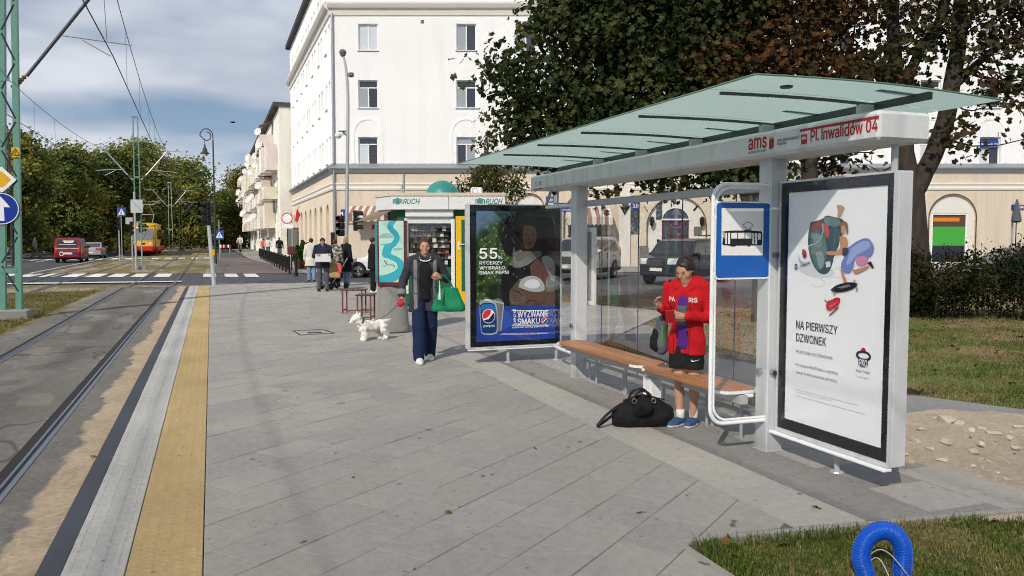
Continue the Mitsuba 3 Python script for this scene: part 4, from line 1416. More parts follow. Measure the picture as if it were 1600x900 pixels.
mat('leaf_print', proc(leafprint_fn), 0.6, spec=0.1)
Q1 = lambda x, y: hit(pf, 720 + x / 3.217, 300 + y / 3.217)
Q2 = lambda x, y: hit(pf, 780 + x / 7.5, 320 + y / 7.5)
Q3 = lambda x, y: hit(pf, 740 + x / 8.18, 440 + y / 8.18)
pp = put('poster', pf.flat(sbox(*PR2), -0.011, 0.002), 'leaf_print', pe, label='blue and green poster with a drink can and a knight in armour')
cl = sbox(*PR2)
steel_g = (0.20, 0.21, 0.215)
leather = (0.085, 0.05, 0.042)
its = [
    ((0.010, 0.012, 0.009), sm(Q2, (200, 90), (400, 60), (660, 90), (662, 900), (300, 900), (320, 560), (190, 500))),
    ((0.03, 0.045, 0.02), [ell(*Q2(330, 120), 0.05, 0.02), ell(*Q2(480, 130), 0.07, 0.02), ell(*Q2(590, 135), 0.05, 0.022)]),
    ((0.013, 0.012, 0.014), sm(Q2, (140, 120), (220, 130), (260, 260), (250, 520), (160, 620), (90, 590), (30, 490), (15, 390), (40, 260), (90, 170))),
    ((0.12, 0.10, 0.085), [li(Q2, 0.012, (150, 130), (120, 200)), li(Q2, 0.010, (180, 150), (150, 215)), li(Q2, 0.012, (60, 250), (40, 310)), li(Q2, 0.010, (90, 350), (70, 390)), li(Q2, 0.008, (160, 260), (170, 300)), li(Q2, 0.008, (150, 390), (180, 450))]),
    ((0.010, 0.010, 0.012), c(Q2, (110, 700), (200, 740), (400, 640), (420, 900), (60, 900))),
    ((0.012, 0.012, 0.014), c(Q3, (370, -120), (470, -120), (470, 312), (390, 312), (360, 200))),
    # head of the knight: dark hair, shaded face
    ((0.02, 0.014, 0.012), sm(Q2, (230, 230), (300, 160), (430, 160), (520, 220), (560, 400), (540, 540), (440, 560), (250, 520), (220, 380))),
    ((0.16, 0.075, 0.045), sm(Q2, (285, 250), (380, 235), (440, 290), (440, 420), (390, 510), (330, 525), (285, 460), (270, 350))),
    ((0.05, 0.02, 0.012), [ell(*Q2(315, 345), 0.022, 0.008), ell(*Q2(395, 345), 0.022, 0.008), ell(*Q2(355, 455), 0.03, 0.008), li(Q2, 0.006, (350, 350), (342, 400), (362, 410))]),
    # armour
    ((0.13, 0.125, 0.115), sm(Q2, (200, 540), (330, 545), (500, 540), (500, 600), (420, 640), (350, 700), (200, 755), (135, 700), (160, 620))),
    (steel_g, [li(Q2, 0.006, *[(190 + 4 * k, 570 + 24 * k), (160 + 2 * k, 640 + 14 * k), (210, 690 + 8 * k), (290 + 8 * k, 680 + 6 * k), (350 + 10 * k, 620 + 6 * k)]) for k in range(-3, 6)]),
    ((0.115, 0.055, 0.05), sm(Q2, (360, 720), (430, 640), (520, 610), (560, 720), (620, 900), (500, 960), (380, 860))),
    ((0.055, 0.028, 0.026), [li(Q2, 0.008, (400, 680), (470, 740), (560, 900)), li(Q2, 0.008, (440, 650), (500, 720), (590, 860)), li(Q2, 0.007, (390, 800), (440, 740), (520, 700))]),
    ((0.27, 0.28, 0.26), sm(Q2, (500, 610), (560, 590), (620, 630), (660, 690), (662, 900), (610, 880), (560, 760), (505, 670))),
    ((0.10, 0.10, 0.10), li(Q2, 0.006, (570, 760), (610, 750), (655, 730))),
    # helmet held low
    ((0.105, 0.062, 0.055), sm(Q1, (245, 500), (290, 440), (330, 425), (390, 430), (430, 480), (428, 520), (400, 574), (243, 574))),
    ((0.14, 0.10, 0.085), sm(Q1, (250, 490), (300, 500), (330, 520), (320, 560), (246, 570))),
    ((0.36, 0.38, 0.40), sm(Q1, (290, 478), (300, 440), (345, 418), (395, 428), (425, 470), (420, 500), (360, 505))),
    ((0.62, 0.65, 0.68), sm(Q1, (315, 470), (335, 440), (385, 438), (405, 470), (365, 490))),
    ((0.10, 0.055, 0.045), sm(Q1, (400, 574), (430, 520), (440, 480), (475, 455), (475, 574))),
    ((0.12, 0.07, 0.055), sm(Q1, (420, 574), (445, 500), (475, 485), (475, 574))),
    ((0.012, 0.01, 0.01), [ell(*Q1(256 + 10 * i + 3 * j, 500 + 11 * j), 0.007, 0.008) for i in range(5) for j in range(5) if i + j < 8] + [li(Q1, 0.012, (262, 492), (290, 505), (315, 522)), li(Q1, 0.010, (330, 560), (350, 540), (385, 555))]),
    ((0.5, 0.5, 0.48), [ell(*Q2(165 + 40 * (k % 3), 815 + 30 * k), 0.006, 0.006) for k in range(3)] + [ell(*Q2(295, 750), 0.006, 0.006)]),
    # blue field and cans
    ((0.020, 0.055, 0.30), Polygon([Q1(60, 575), Q1(490, 572), Q1(490, 760), Q1(60, 760)])),
    ((0.03, 0.09, 0.40), sm(Q1, (150, 590), (250, 590), (260, 680), (170, 700))),
    ((0.16, 0.165, 0.19), sm(Q3, (240, 235), (300, 212), (370, 235), (388, 290), (350, 630), (310, 650), (270, 400))),
    ((0.42, 0.44, 0.47), [li(Q3, 0.02, (262, 250), (310, 262), (380, 280)), li(Q3, 0.012, (384, 300), (366, 450), (348, 625))]),
    ((0.36, 0.40, 0.45), sm(Q3, (100, 240), (150, 215), (230, 222), (275, 262), (300, 300), (312, 640), (290, 668), (200, 688), (110, 670), (92, 640), (72, 300))),
    ((0.006, 0.045, 0.17), sm(Q3, (82, 300), (120, 268), (230, 268), (290, 310), (302, 630), (270, 655), (190, 668), (110, 655), (98, 620))),
    ((0.02, 0.16, 0.46), sm(Q3, (100, 300), (180, 280), (275, 300), (285, 400), (280, 480), (110, 470))),
    ((0.10, 0.11, 0.12), ell(*Q3(180, 238), 0.075, 0.020)),
    ((0.62, 0.64, 0.66), [ell(*Q3(170, 236), 0.050, 0.013), ell(*Q3(205, 246), 0.04, 0.008)]),
    ((0.80, 0.80, 0.82), ell(*Q3(192, 441), 0.088, 0.094)),
    ((0.015, 0.02, 0.09), ell(*Q3(192, 441), 0.081, 0.087).intersection(c(Q3, (90, 500), (190, 480), (262, 390), (300, 400), (300, 560), (90, 560)))),
    ((0.72, 0.03, 0.04), ell(*Q3(192, 441), 0.081, 0.087).intersection(c(Q3, (80, 330), (240, 330), (225, 370), (210, 420), (170, 465), (110, 480), (80, 480)))),
    # small globe by the slogan
    ((0.80, 0.80, 0.82), ell(*Q3(903, 500), 0.044, 0.047)),
    ((0.015, 0.02, 0.09), ell(*Q3(903, 500), 0.039, 0.042).intersection(c(Q3, (850, 535), (905, 515), (935, 470), (960, 470), (960, 560), (850, 560)))),
    ((0.72, 0.03, 0.04), ell(*Q3(903, 500), 0.039, 0.042).intersection(c(Q3, (850, 440), (925, 440), (915, 480), (890, 508), (850, 525)))),
]
its = [(c_, (unary_union(g) if isinstance(g, list) else g).intersection(cl)) for c_, g in its]
top_off = print_on(pf, pp, None, its, off=-0.0085, step=0.00028, thick=0.0001)
print_white = ink((0.82, 0.83, 0.85))


def pw(f_, s_, x0, y0, x1, ht, bold=True):
    return wline(pf, pp, f_, s_, x0, y0, x1, ht, print_white, bold, off=top_off + 0.0004)


pw(Q1, '55', 93, 335, 184, 52)
pw(Q1, '%', 187, 337, 209, 16)
pw(Q1, 'RYCERZY', 93, 365, 210, 16)
pw(Q1, 'WYBRAŁO', 93, 390, 223, 16)
pw(Q1, 'SMAK PEPSI', 93, 414, 241, 16)
pw(Q3, 'pepsi', 128, 582, 270, 34, False)
pw(Q3, 'WYZWANIE', 560, 458, 955, 78)
pw(Q3, 'SMAKU', 560, 546, 845, 72)
pw(Q3, 'WYBÓR JEST CHWILĄ, ZASMAKUJ NIE.', 490, 596, 955, 18)
put('print', pf.flat(unary_union([stroke([Q3(490, 368), Q3(958, 368)], 0.010), stroke([Q3(490, 556), Q3(955, 556)], 0.010), stroke([Q3(360, 660), Q3(950, 656)], 0.004), stroke([Q3(335, 678), Q3(950, 666)], 0.004)]), top_off, 0.0003), print_white, pp)
a_, b_ = Q3(540, 545)
put('lettering', text(pf, 'pepsi', 0.072 * 0.62, a_, b_, top_off + 0.0004, 0.0004, False, sx=1.35, rot=90), print_white, pp)
# ------------------------------------------------------------------ people
def skin_fn(c):
    def fn(p, n, uv):
        k = 0.9 + 0.2 * f3(p.x * 14, p.y * 14, p.z * 14, 3)
        return mi.Color3f(c[0], c[1], c[2]) * k
    return fn


def cloth_fn(c, amt=0.35, fr=220.0):
    def fn(p, n, uv):
        k = 1 + amt * (f3(p.x * fr, p.y * fr, p.z * fr, 2) - 0.5) + 0.35 * (f3(p.x * 7, p.y * 7, p.z * 7, 3) - 0.5)
        return mi.Color3f(c[0], c[1], c[2]) * k
    return fn


mat('skin', proc(skin_fn((0.46, 0.26, 0.18))), 0.5, spec=0.3)
mat('hair_brown', proc(cloth_fn((0.06, 0.032, 0.02), 0.8)), 0.55)
mat('hair_dark', proc(cloth_fn((0.022, 0.016, 0.013), 0.8)), 0.5)
mat('hair_fair', proc(cloth_fn((0.32, 0.22, 0.12), 0.6)), 0.55)
mat('eye', (0.02, 0.015, 0.012), 0.2)
mat('lip', (0.36, 0.16, 0.125), 0.5)


def CL(name, c, rough=0.85, amt=0.35):
    if name not in MATS:
        mat(name, proc(cloth_fn(c, amt)), rough, spec=0.2, sheen=0.3)
    return name


def place(m, pos, rz):
    return move(m, pos[0], pos[1], pos[2] if len(pos) > 2 else 0.0, rz=rz)


def hand(wrist, fwd, back, curl=0.5, s=1.0, left=False, thumb=0.5):
    """five separate fingers on a palm; fwd = direction of the fingers, back = direction of the back of the hand"""
    F = Field((-0.03, -0.075, -0.10), (0.20, 0.085, 0.05), 0.0042)
    F.cone((-0.02, 0, 0), (0.015, 0, 0), 0.024, 0.026, 0.012, flat=((0, 0, 1), 0.75))
    F.chain([(0.02, 0.016, 0), (0.085, 0.026, 0.002)], [0.018, 0.016], 0.014)
    F.chain([(0.02, -0.014, 0), (0.08, -0.026, 0)], [0.018, 0.014], 0.014)
    F.chain([(0.02, 0.0, 0.001), (0.088, 0.003, 0.003)], [0.019, 0.016], 0.014)
    for i, (y, L, q) in enumerate(((0.029, 0.070, 0.0), (0.0095, 0.078, 0.05), (-0.0105, 0.072, 0.1), (-0.029, 0.056, 0.18))):
        p, a = np.array([0.088 - 0.004 * abs(i - 1), y, 0.0]), 0.25 * curl
        pts, ang = [p], curl * (0.7 + q)
        for seg in (0.45, 0.31, 0.24):
            p = p + L * seg * np.array([math.cos(ang), 0.06 * (1.2 - i), -math.sin(ang)])
            pts.append(p)
            ang += curl * 0.85
        F.chain(pts, [0.0098, 0.0092, 0.0086, 0.0074], 0.004)
    t0 = np.array([0.02, 0.024, -0.008])
    t1 = t0 + np.array([0.032, 0.03, -0.016])
    t2 = t1 + np.array([0.03, 0.012 - 0.02 * thumb, -0.012 - 0.012 * thumb])
    t3 = t2 + np.array([0.022, -0.004 - 0.014 * thumb, -0.006])
    F.chain([t0, t1, t2, t3], [0.016, 0.0125, 0.0108, 0.0085], 0.008)
    m = F.skin()
    v = np.array(m.vertices) * s
    if left:
        v[:, 1] *= -1
    x = np.asarray(fwd, float) / np.linalg.norm(fwd)
    z = np.asarray(back, float)
    z = z - x * (z @ x)
    z /= np.linalg.norm(z)
    y = np.cross(z, x)
    f = np.asarray(m.faces)
    return trimesh.Trimesh(np.asarray(wrist) + v[:, :1] * x + v[:, 1:2] * y + v[:, 2:] * z, f[:, ::-1] if left else f, process=False)


def rotz(p, a, c=(0, 0)):
    a = math.radians(a)
    x, y = p[0] - c[0], p[1] - c[1]
    return np.array([c[0] + math.cos(a) * x - math.sin(a) * y, c[1] + math.sin(a) * x + math.cos(a) * y, p[2]])


def head_field(F, c, s, turn=0.0, nod=0.0, neck=None):
    """head with brow, nose, chin and ears, centred at c, facing -y turned by turn and nodded forward; s = head height"""
    def L(x, y, z):
        cn, sn = math.cos(math.radians(nod)), math.sin(math.radians(nod))
        y, z = cn * y + -sn * z, sn * y * 1.0 + cn * z
        return np.asarray(c) + rotz((x * s, y * s, z * s), turn)
    F.cone(L(0, 0.07, 0.14), L(0, 0.0, 0.10), 0.345 * s, 0.33 * s, 0.02)
    F.cone(L(0, -0.04, -0.05), L(0, -0.13, -0.30), 0.27 * s, 0.165 * s, 0.03)
    F.cone(L(0, -0.335, 0.02), L(0, -0.425, -0.115), 0.04 * s, 0.055 * s, 0.015)
    F.cone(L(-0.12, -0.30, 0.075), L(0.12, -0.30, 0.075), 0.055 * s, None, 0.02)
    F.ball(L(0, -0.27, -0.36), 0.085 * s, 0.02)
    F.cone(L(-0.07, -0.31, -0.235), L(0.07, -0.31, -0.235), 0.045 * s, None, 0.012)
    for q in (-1, 1):
        F.ball(L(q * 0.335, 0.05, -0.02), np.array([0.04, 0.075, 0.12]) * s, 0.008)
        F.ball(L(q * 0.15, -0.355, 0.005), 0.05 * s, 0.012, cut=True)
        F.ball(L(q * 0.2, -0.22, -0.12), 0.10 * s, 0.03)
    return L


class Person:
    """joints are in metres with the figure at the origin facing -y; its own right side is -x"""

    def __init__(s, pos, rz, label, group=None, step=0.009):
        s.key = thing('person', label, 'person', group)
        s.pos, s.rz, s.step = pos, rz, step
        s.skinparts = []

    def put(s, name, m, mt, parent=None, smooth=True, label=None):
        return put(name, place(m, s.pos, s.rz), mt, parent or s.key, smooth=smooth, label=label)

    def field(s, h=1.8, w=0.6, d=0.6, z0=0.0, step=None):
        return Field((-w, -d, z0), (w, d, h), step or s.step)


def person(pos, rz, label, H=1.7, step=0.009, group=None, build=1.0, female=False, feet=((-0.10, 0), (0.10, 0)), toe=(0, 0), knees=None, lean=0.0, rarm=None, larm=None,
           rhand=None, lhand=None, turn=0.0, nod=8.0, hair='hair_brown', hairstyle='short', top='cloth_navy', top_hem=0.50, top_open=None, sleeve=1.0, inner=None, inner_hem=None,
           legs='cloth_jeans', leg_len=1.0, leg_w=1.0, shoe='shoe_white', face=False, hood=False, skirt=None, bulk=1.0, skin='skin', top_name='jacket'):
    P = Person(pos, rz, label, group, step)
    h = H
    hipz, knz, anz = 0.515 * h, 0.285 * h, 0.048 * h
    sw, hw = (0.108 if female else 0.118) * h, 0.052 * h
    shz = 0.815 * h
    ly = lean
    hips = [np.array([q * hw, 0.0, hipz]) for q in (-1, 1)]
    ank = [np.array([f[0], f[1], anz]) for f in feet]
    kn = [(a + b) / 2 * [1, 1, 0] + [0, -0.012 * h - 0.02 * abs(a[1] - b[1]), knz] for a, b in zip(hips, ank)]
    if knees:
        kn = [np.array(k, float) for k in knees]
    sh_ = [np.array([q * sw, ly * 0.8, shz]) for q in (-1, 1)]
    arms = []
    for q, a in ((-1, rarm), (1, larm)):
        if a is None:
            a = ((q * (sw + 0.035 * h), 0.01, 0.635 * h), (q * (sw + 0.045 * h), -0.035 * h, 0.50 * h))
        arms.append([np.array(a[0], float), np.array(a[1], float)])
    hc = np.array([0, ly - 0.012 * h, 0.928 * h])
    if nod > 20:
        hc += [0, -0.02 * h, -0.012 * h]
    F = P.field(h * 1.03, 0.5 * h, 0.4 * h)
    for k in (0, 1):
        F.chain([hips[k], kn[k] + [0, 0.01, 0.03], kn[k], kn[k] + [0, 0.022, -0.10 * h], ank[k]], np.array([0.05, 0.034, 0.031, 0.032, 0.021]) * h * build, 0.02)
        t = rotz((0, -0.10 * h, 0), toe[k])
        F.chain([ank[k] + [0, 0.015 * h, -0.02 * h], ank[k] + t * 0.75 + [0, 0, -0.03 * h]], np.array([0.021, 0.018]) * h, 0.02)
        F.chain([sh_[k], arms[k][0], arms[k][1]], np.array([0.029, 0.0225, 0.0155]) * h * build, 0.02)
    F.cone((-0.03 * h, 0, 0.54 * h), (0.03 * h, 0, 0.54 * h), 0.062 * h * build, None, 0.04)
    F.cone((0, 0.0, 0.56 * h), (0, ly * 0.6, 0.70 * h), 0.062 * h * build, 0.068 * h * build, 0.04, flat=((1, 0, 0), 1.25))
    F.cone((-0.05 * h, ly * 0.8, 0.755 * h), (0.05 * h, ly * 0.8, 0.755 * h), 0.06 * h * build, None, 0.05)
    F.cone((-0.07 * h, ly * 0.8, 0.805 * h), (0.07 * h, ly * 0.8, 0.805 * h), 0.032 * h, None, 0.03)
    F.cone((0, ly * 0.8 + 0.01, 0.81 * h), hc - [0, 0, 0.04 * h], 0.034 * h, 0.032 * h, 0.02)
    L = head_field(F, hc, 0.128 * h if H > 1.55 else 0.142 * h, turn, nod)
    skin_m = [F.skin()]
    for k, hd in ((0, rhand), (1, lhand)):
        w = arms[k][1]
        d = w - arms[k][0]
        d /= np.linalg.norm(d)
        o = hd or {}
        if step < 0.011:
            skin_m.append(hand(w + d * 0.005, o.get('fwd', d), o.get('back', (0 if k else 0, 0.2, 0.4) if abs(d[2]) < 0.6 else ((1 if k else -1), 0.3, 0)), o.get('curl', 0.45), 0.98 * h / 1.75, left=(k == 0) ^ o.get('flip', False), thumb=o.get('thumb', 0.5)))
        else:
            G = Field(w - 0.14, w + 0.14, 0.008)
            ax_ = np.cross(d, [0, 1, 0.2])
            ax_ /= np.linalg.norm(ax_)
            G.cone(w - d * 0.01, w + d * 0.06, 0.02, 0.03, 0.02, flat=(ax_, 0.6))
            for i in range(4):
                q = (i - 1.5) * 0.017
                up_ = np.cross(ax_, d)
                G.chain([w + d * 0.075 + up_ * q, w + d * 0.11 + up_ * q - ax_ * 0.01, w + d * (0.135 - 0.01 * abs(i - 1)) + up_ * q - ax_ * 0.025], [0.0085, 0.008, 0.007], 0.004)
            G.chain([w + d * 0.02 + np.cross(ax_, d) * 0.025, w + d * 0.06 + np.cross(ax_, d) * 0.05, w + d * 0.085 + np.cross(ax_, d) * 0.048], [0.012, 0.01, 0.008], 0.005)
            skin_m.append(G.skin())
    body = P.put('body', join(skin_m), skin)
    hs = 0.128 * h if H > 1.55 else 0.142 * h
    if face:
        for q in (-1, 1):
            e = Field(L(q * 0.15, -0.32, 0.0) - 0.03, L(q * 0.15, -0.32, 0.0) + 0.03, 0.003)
            e.ball(L(q * 0.15, -0.325, 0.0), np.array([0.044, 0.05, 0.020]) * hs, 0.001)
            P.put('eye', e.skin(), 'eye')
            e = Field(L(q * 0.155, -0.34, 0.085) - 0.03, L(q * 0.155, -0.34, 0.085) + 0.03, 0.003)
            e.cone(L(q * 0.08, -0.36, 0.085), L(q * 0.23, -0.325, 0.09), 0.012 * hs, 0.009 * hs, 0.001)
            P.put('eyebrow', e.skin(), hair)
        e = Field(L(0, -0.355, -0.235) - 0.04, L(0, -0.355, -0.235) + 0.04, 0.003)
        e.cone(L(-0.09, -0.345, -0.235), L(0.09, -0.345, -0.235), 0.016 * hs, None, 0.001)
        P.put('mouth', e.skin(), 'lip')
    # hair: a cap over the skull, cut away from the face
    G = Field(hc - 0.28, hc + 0.24, max(0.006, step * 0.7))
    G.cone(L(0, 0.09, 0.15), L(0, 0.015, 0.13), 0.385 * hs, 0.36 * hs, 0.02)
    if hairstyle in ('bob', 'long'):
        lo = -0.38 if hairstyle == 'bob' else -0.75
        G.chain([L(0, 0.12, 0.05), L(0, 0.16, lo)], [0.36 * hs, 0.24 * hs], 0.03)
        for q in (-1, 1):
            G.chain([L(q * 0.30, 0.02, 0.12), L(q * 0.35, 0.04, -0.1), L(q * 0.29, 0.06, lo + 0.06)], [0.11 * hs, 0.11 * hs, 0.08 * hs], 0.03)
    else:
        G.chain([L(0, 0.12, 0.05), L(0, 0.13, -0.18)], [0.30 * hs, 0.17 * hs], 0.03)
        for q in (-1, 1):
            G.chain([L(q * 0.30, 0.0, 0.12), L(q * 0.325, 0.05, -0.02)], [0.07 * hs, 0.05 * hs], 0.02)
    G.cone(L(0, -0.42, 0.03), L(0, -0.46, -0.3), 0.27 * hs, 0.30 * hs, 0.03, cut=True)
    G.ripple(0.010 * (1 if step < 0.012 else 0.6), 38, 4, (1, 1, 0.35))
    P.put('hair', G.skin(), hair)
    # legs
    zl = anz + (hipz - anz) * (1 - leg_len) * 0.98
    if skirt is None and legs:
        G = P.field(h * 0.62, 0.45 * h, 0.35 * h)
        for k in (0, 1):
            kk = kn[k]
            if leg_len >= 0.95:
                G.chain([hips[k], kk, ank[k] + [0, 0.008, 0.0]], np.array([0.056, 0.046 * leg_w, 0.040 * leg_w]) * h * build, 0.025)
            else:
                t_ = min(1, (hipz - zl) / (hipz - kk[2]))
                G.chain([hips[k], hips[k] + (kk - hips[k]) * t_], np.array([0.062, 0.054 * leg_w]) * h * build, 0.025)
        G.cone((-0.03 * h, 0, 0.545 * h), (0.03 * h, 0, 0.545 * h), 0.067 * h * build, None, 0.04)
        G.cone((0, 0, 0.55 * h), (0, ly * 0.3, 0.61 * h), 0.066 * h * build, 0.066 * h * build, 0.03, flat=((1, 0, 0), 1.2))
        if leg_len < 0.95:
            G.slab((0, 0, zl), (0, 0, -1))
        else:
            G.slab((0, 0, 0.022), (0, 0, -1))
        G.ripple(0.010, 11, 9, (1, 1, 0.8))
        P.put('trousers' if leg_len > 0.6 else 'shorts', G.skin(), legs)
    # shoes
    for k in (0, 1):
        a = ank[k]
        G = Field(a - [0.16, 0.26, 0.1], a + [0.16, 0.16, 0.06], min(step, 0.008))
        t = rotz((0, -1, 0), toe[k])
        G.chain([a + [0, 0.012, -0.015], a - t * 0.03 + [0, 0, -anz + 0.033], a + t * 0.05 * h + [0, 0, -anz + 0.036], a + t * 0.088 * h + [0, 0, -anz + 0.03]], [0.026 * h, 0.026 * h, 0.027 * h, 0.021 * h], 0.025)
        G.slab((0, 0, a[2] - anz + 0.004), (0, 0, -1))
        G.slab((0, 0, a[2] + 0.018), (0, 0, 1))
        sk_ = P.put('shoe', G.skin(), shoe)
        if step < 0.0095:
            S_ = Field(a - [0.16, 0.26, 0.12], a + [0.16, 0.16, 0.06], 0.007)
            S_.chain([a - t * 0.03 + [0, 0, -anz + 0.03], a + t * 0.05 * h + [0, 0, -anz + 0.03], a + t * 0.09 * h + [0, 0, -anz + 0.03]], [0.030 * h, 0.030 * h, 0.023 * h], 0.01)
            S_.slab((0, 0, a[2] - anz + 0.002), (0, 0, -1))
            S_.slab((0, 0, a[2] - anz + 0.026), (0, 0, 1))
            P.put('sole', S_.skin(), 'shoe_sole', sk_)
    # inner shirt
    if inner:
        G = P.field(h * 0.9, 0.45 * h, 0.35 * h, 0.45 * h)
        G.cone((0, 0, 0.50 * h), (0, ly * 0.6, 0.70 * h), 0.075 * h * build, 0.074 * h * build, 0.04, flat=((1, 0, 0), 1.25))
        G.cone((-0.05 * h, ly * 0.8, 0.755 * h), (0.05 * h, ly * 0.8, 0.755 * h), 0.064 * h * build, None, 0.05)
        G.cone((-0.05 * h, ly * 0.8, 0.81 * h), (0.05 * h, ly * 0.8, 0.81 * h), 0.034 * h, None, 0.03)
        G.slab((0, 0, (inner_hem or top_hem + 0.012) * h), (0, 0, -1))
        G.ripple(0.006, 14, 2)
        P.put('shirt', G.skin(), inner)
    # top
    G = P.field(h * 0.92, 0.5 * h, 0.4 * h, top_hem * h - 0.05)
    b = bulk * h
    G.cone((0, 0.0, top_hem * h - 0.06), (0, ly * 0.6, 0.70 * h), 0.083 * b, 0.077 * b, 0.04, flat=((1, 0, 0), 1.32))
    G.chain([(0, 0, top_hem * h - 0.05), (0, 0, max(top_hem, 0.50) * h)], [(0.096 if female else 0.085) * b, 0.083 * b], 0.04, flat=((1, 0, 0), 1.44))
    G.cone((-0.055 * h, ly * 0.8, 0.755 * h), (0.055 * h, ly * 0.8, 0.755 * h), 0.068 * max(b, h), None, 0.05)
    G.chain([(-sw * 0.9, ly * 0.8, shz + 0.004), (-0.03 * h, ly * 0.8 + 0.008, 0.838 * h), (0.03 * h, ly * 0.8 + 0.008, 0.838 * h), (sw * 0.9, ly * 0.8, shz + 0.004)], np.array([0.038, 0.038, 0.038, 0.038]) * max(b, h), 0.03)
    G.slab((0, 0, top_hem * h), (0, 0, -1))
    if hood:
        G.chain([(-0.06 * h, ly + 0.02 * h, 0.85 * h), (-0.035 * h, ly + 0.075 * h, 0.835 * h), (0.035 * h, ly + 0.075 * h, 0.835 * h), (0.06 * h, ly + 0.02 * h, 0.85 * h)], np.array([0.028, 0.036, 0.036, 0.028]) * h, 0.025)
        for q in (-1, 1):
            G.chain([(q * 0.06 * h, ly + 0.02 * h, 0.85 * h), (q * 0.05 * h, ly - 0.05 * h, 0.81 * h)], [0.028 * h, 0.016 * h], 0.02)
    elif top_open:
        for q in (-1, 1):
            G.chain([(q * 0.035 * h, ly + 0.012 * h, 0.868 * h), (q * 0.05 * h, ly - 0.05 * h, 0.825 * h)], [0.022 * h, 0.014 * h], 0.015)
    if top_open:
        w0, w1 = top_open
        G.chain([(0, ly - 0.105 * h, 0.875 * h), (0, ly - 0.12 * h, 0.74 * h), (0, -0.12 * h, top_hem * h - 0.05)], [w0 * h, w1 * h, w1 * 1.05 * h], 0.008, cut=True)
    else:
        G.cone((0, ly * 0.8 - 0.03 * h, 0.87 * h), (0, ly * 0.8 - 0.06 * h, 0.875 * h), 0.036 * h, None, 0.01, cut=True)
    G.ripple(0.013, 9, 5, (1, 1, 0.6))
    torso = G
    S = P.field(h * 0.9, 0.55 * h, 0.45 * h, 0.35 * h)
    for k in (0, 1):
        e, w = arms[k]
        d = (w - e) * sleeve
        S.chain([sh_[k] + [0, 0, -0.004], e, e + d * 0.93], np.array([0.040, 0.033, 0.027]) * max(b, h * 0.97), 0.02)
    S.ripple(0.012, 15, 6, (1, 1, 1))
    jk = P.put(top_name, join([G.skin(), S.skin()]), top)
    return P, dict(torso=torso, arms=arms, L=L, hs=hs, ank=ank, kn=kn, hips=hips, hc=hc, jacket=jk, shirt=None, body=body)


CL('cloth_navy', (0.022, 0.026, 0.06))
CL('cloth_jeans', (0.010, 0.020, 0.058), amt=0.6)
CL('cloth_pale_jeans', (0.20, 0.27, 0.38))
CL('cloth_charcoal', (0.040, 0.042, 0.052))
CL('cloth_grey', (0.19, 0.19, 0.20))
CL('cloth_black', (0.012, 0.012, 0.014))
CL('cloth_white', (0.66, 0.63, 0.56))
CL('cloth_red', (0.47, 0.010, 0.016), amt=0.5)
CL('cloth_purple', (0.085, 0.022, 0.21))
CL('cloth_slate', (0.10, 0.11, 0.13))
CL('cloth_tan', (0.42, 0.28, 0.14))
mat('shoe_white', (0.72, 0.72, 0.70), 0.6)
mat('shoe_black', (0.015, 0.014, 0.014), 0.4)
mat('shoe_blue', (0.035, 0.085, 0.17), 0.65)
mat('shoe_sole', (0.62, 0.62, 0.62), 0.6)
mat('coral', (0.62, 0.09, 0.07), 0.5)
mat('bag_green', (0.0, 0.20, 0.085), 0.42, spec=0.4)
mat('plastic_red', (0.50, 0.01, 0.02), 0.25, spec=0.6)
mat('leather_black', (0.012, 0.012, 0.013), 0.45)


def patch(F, fn, grow):
    """a thin piece of a field's surface inside fn(P) < 0, standing proud by grow"""
    G = Field.__new__(Field)
    G.lo, G.h, G.n = F.lo, F.h, F.n
    P_ = np.stack(np.meshgrid(*[F.lo[i] + F.h * np.arange(F.n[i]) for i in range(3)], indexing='ij'), -1)
    G.g = np.maximum(np.maximum(F.g - grow, -(F.g + 0.02)), fn(P_))
    return G.skin()


def on_front(F, m, x, z, lift=0.002):
    """lay flat lettering (u, v) on the front (-y side) of a field"""
    m = m.subdivide()
    v = np.array(m.vertices)
    px, pz = v[:, 0] + x, v[:, 1] + z
    ix = np.clip(((px - F.lo[0]) / F.h), 0, F.n[0] - 1.001)
    iz = np.clip(((pz - F.lo[2]) / F.h), 0, F.n[2] - 1.001)
    Y = np.zeros(len(v))
    for k in range(len(v)):
        col = F.g[int(round(ix[k])), :, int(round(iz[k]))]
        j = int(np.argmax(col < 0))
        if j == 0:
            Y[k] = np.nan
            continue
        t = col[j - 1] / (col[j - 1] - col[j]) if j > 0 else 0
        Y[k] = F.lo[1] + F.h * (j - 1 + t)
    Y = np.where(np.isnan(Y), np.nanmax(Y), Y)
    return trimesh.Trimesh(np.column_stack([px, Y - lift - v[:, 2], pz]), m.faces, process=False)


# --- the woman walking her dog
LX, LY = 2.665, 10.66
lady, li_ = person((LX, LY), -9, 'woman in a charcoal jacket and navy trousers walking towards us with a green bag', H=1.66, female=True, feet=((-0.10, -0.20), (0.08, 0.14)), toe=(4, -6),
                   rarm=((-0.29, 0.02, 1.07), (-0.315, -0.08, 0.885)), larm=((0.30, 0.03, 1.10), (0.19, -0.20, 1.13)), rhand={'curl': 0.9, 'fwd': (0.0, -0.35, -1), 'back': (-1, -0.2, 0)},
                   lhand={'curl': 1.15, 'fwd': (-0.75, -0.35, 0.5), 'back': (0.0, -1, 0.2)}, hair='hair_brown', hairstyle='bob', top='cloth_charcoal', top_hem=0.405, top_open=(0.062, 0.072), inner='cloth_black', inner_hem=0.50,
                   legs='cloth_jeans', leg_w=1.12, shoe='shoe_white', face=True, bulk=0.97, nod=4)
tf_ = li_['torso']
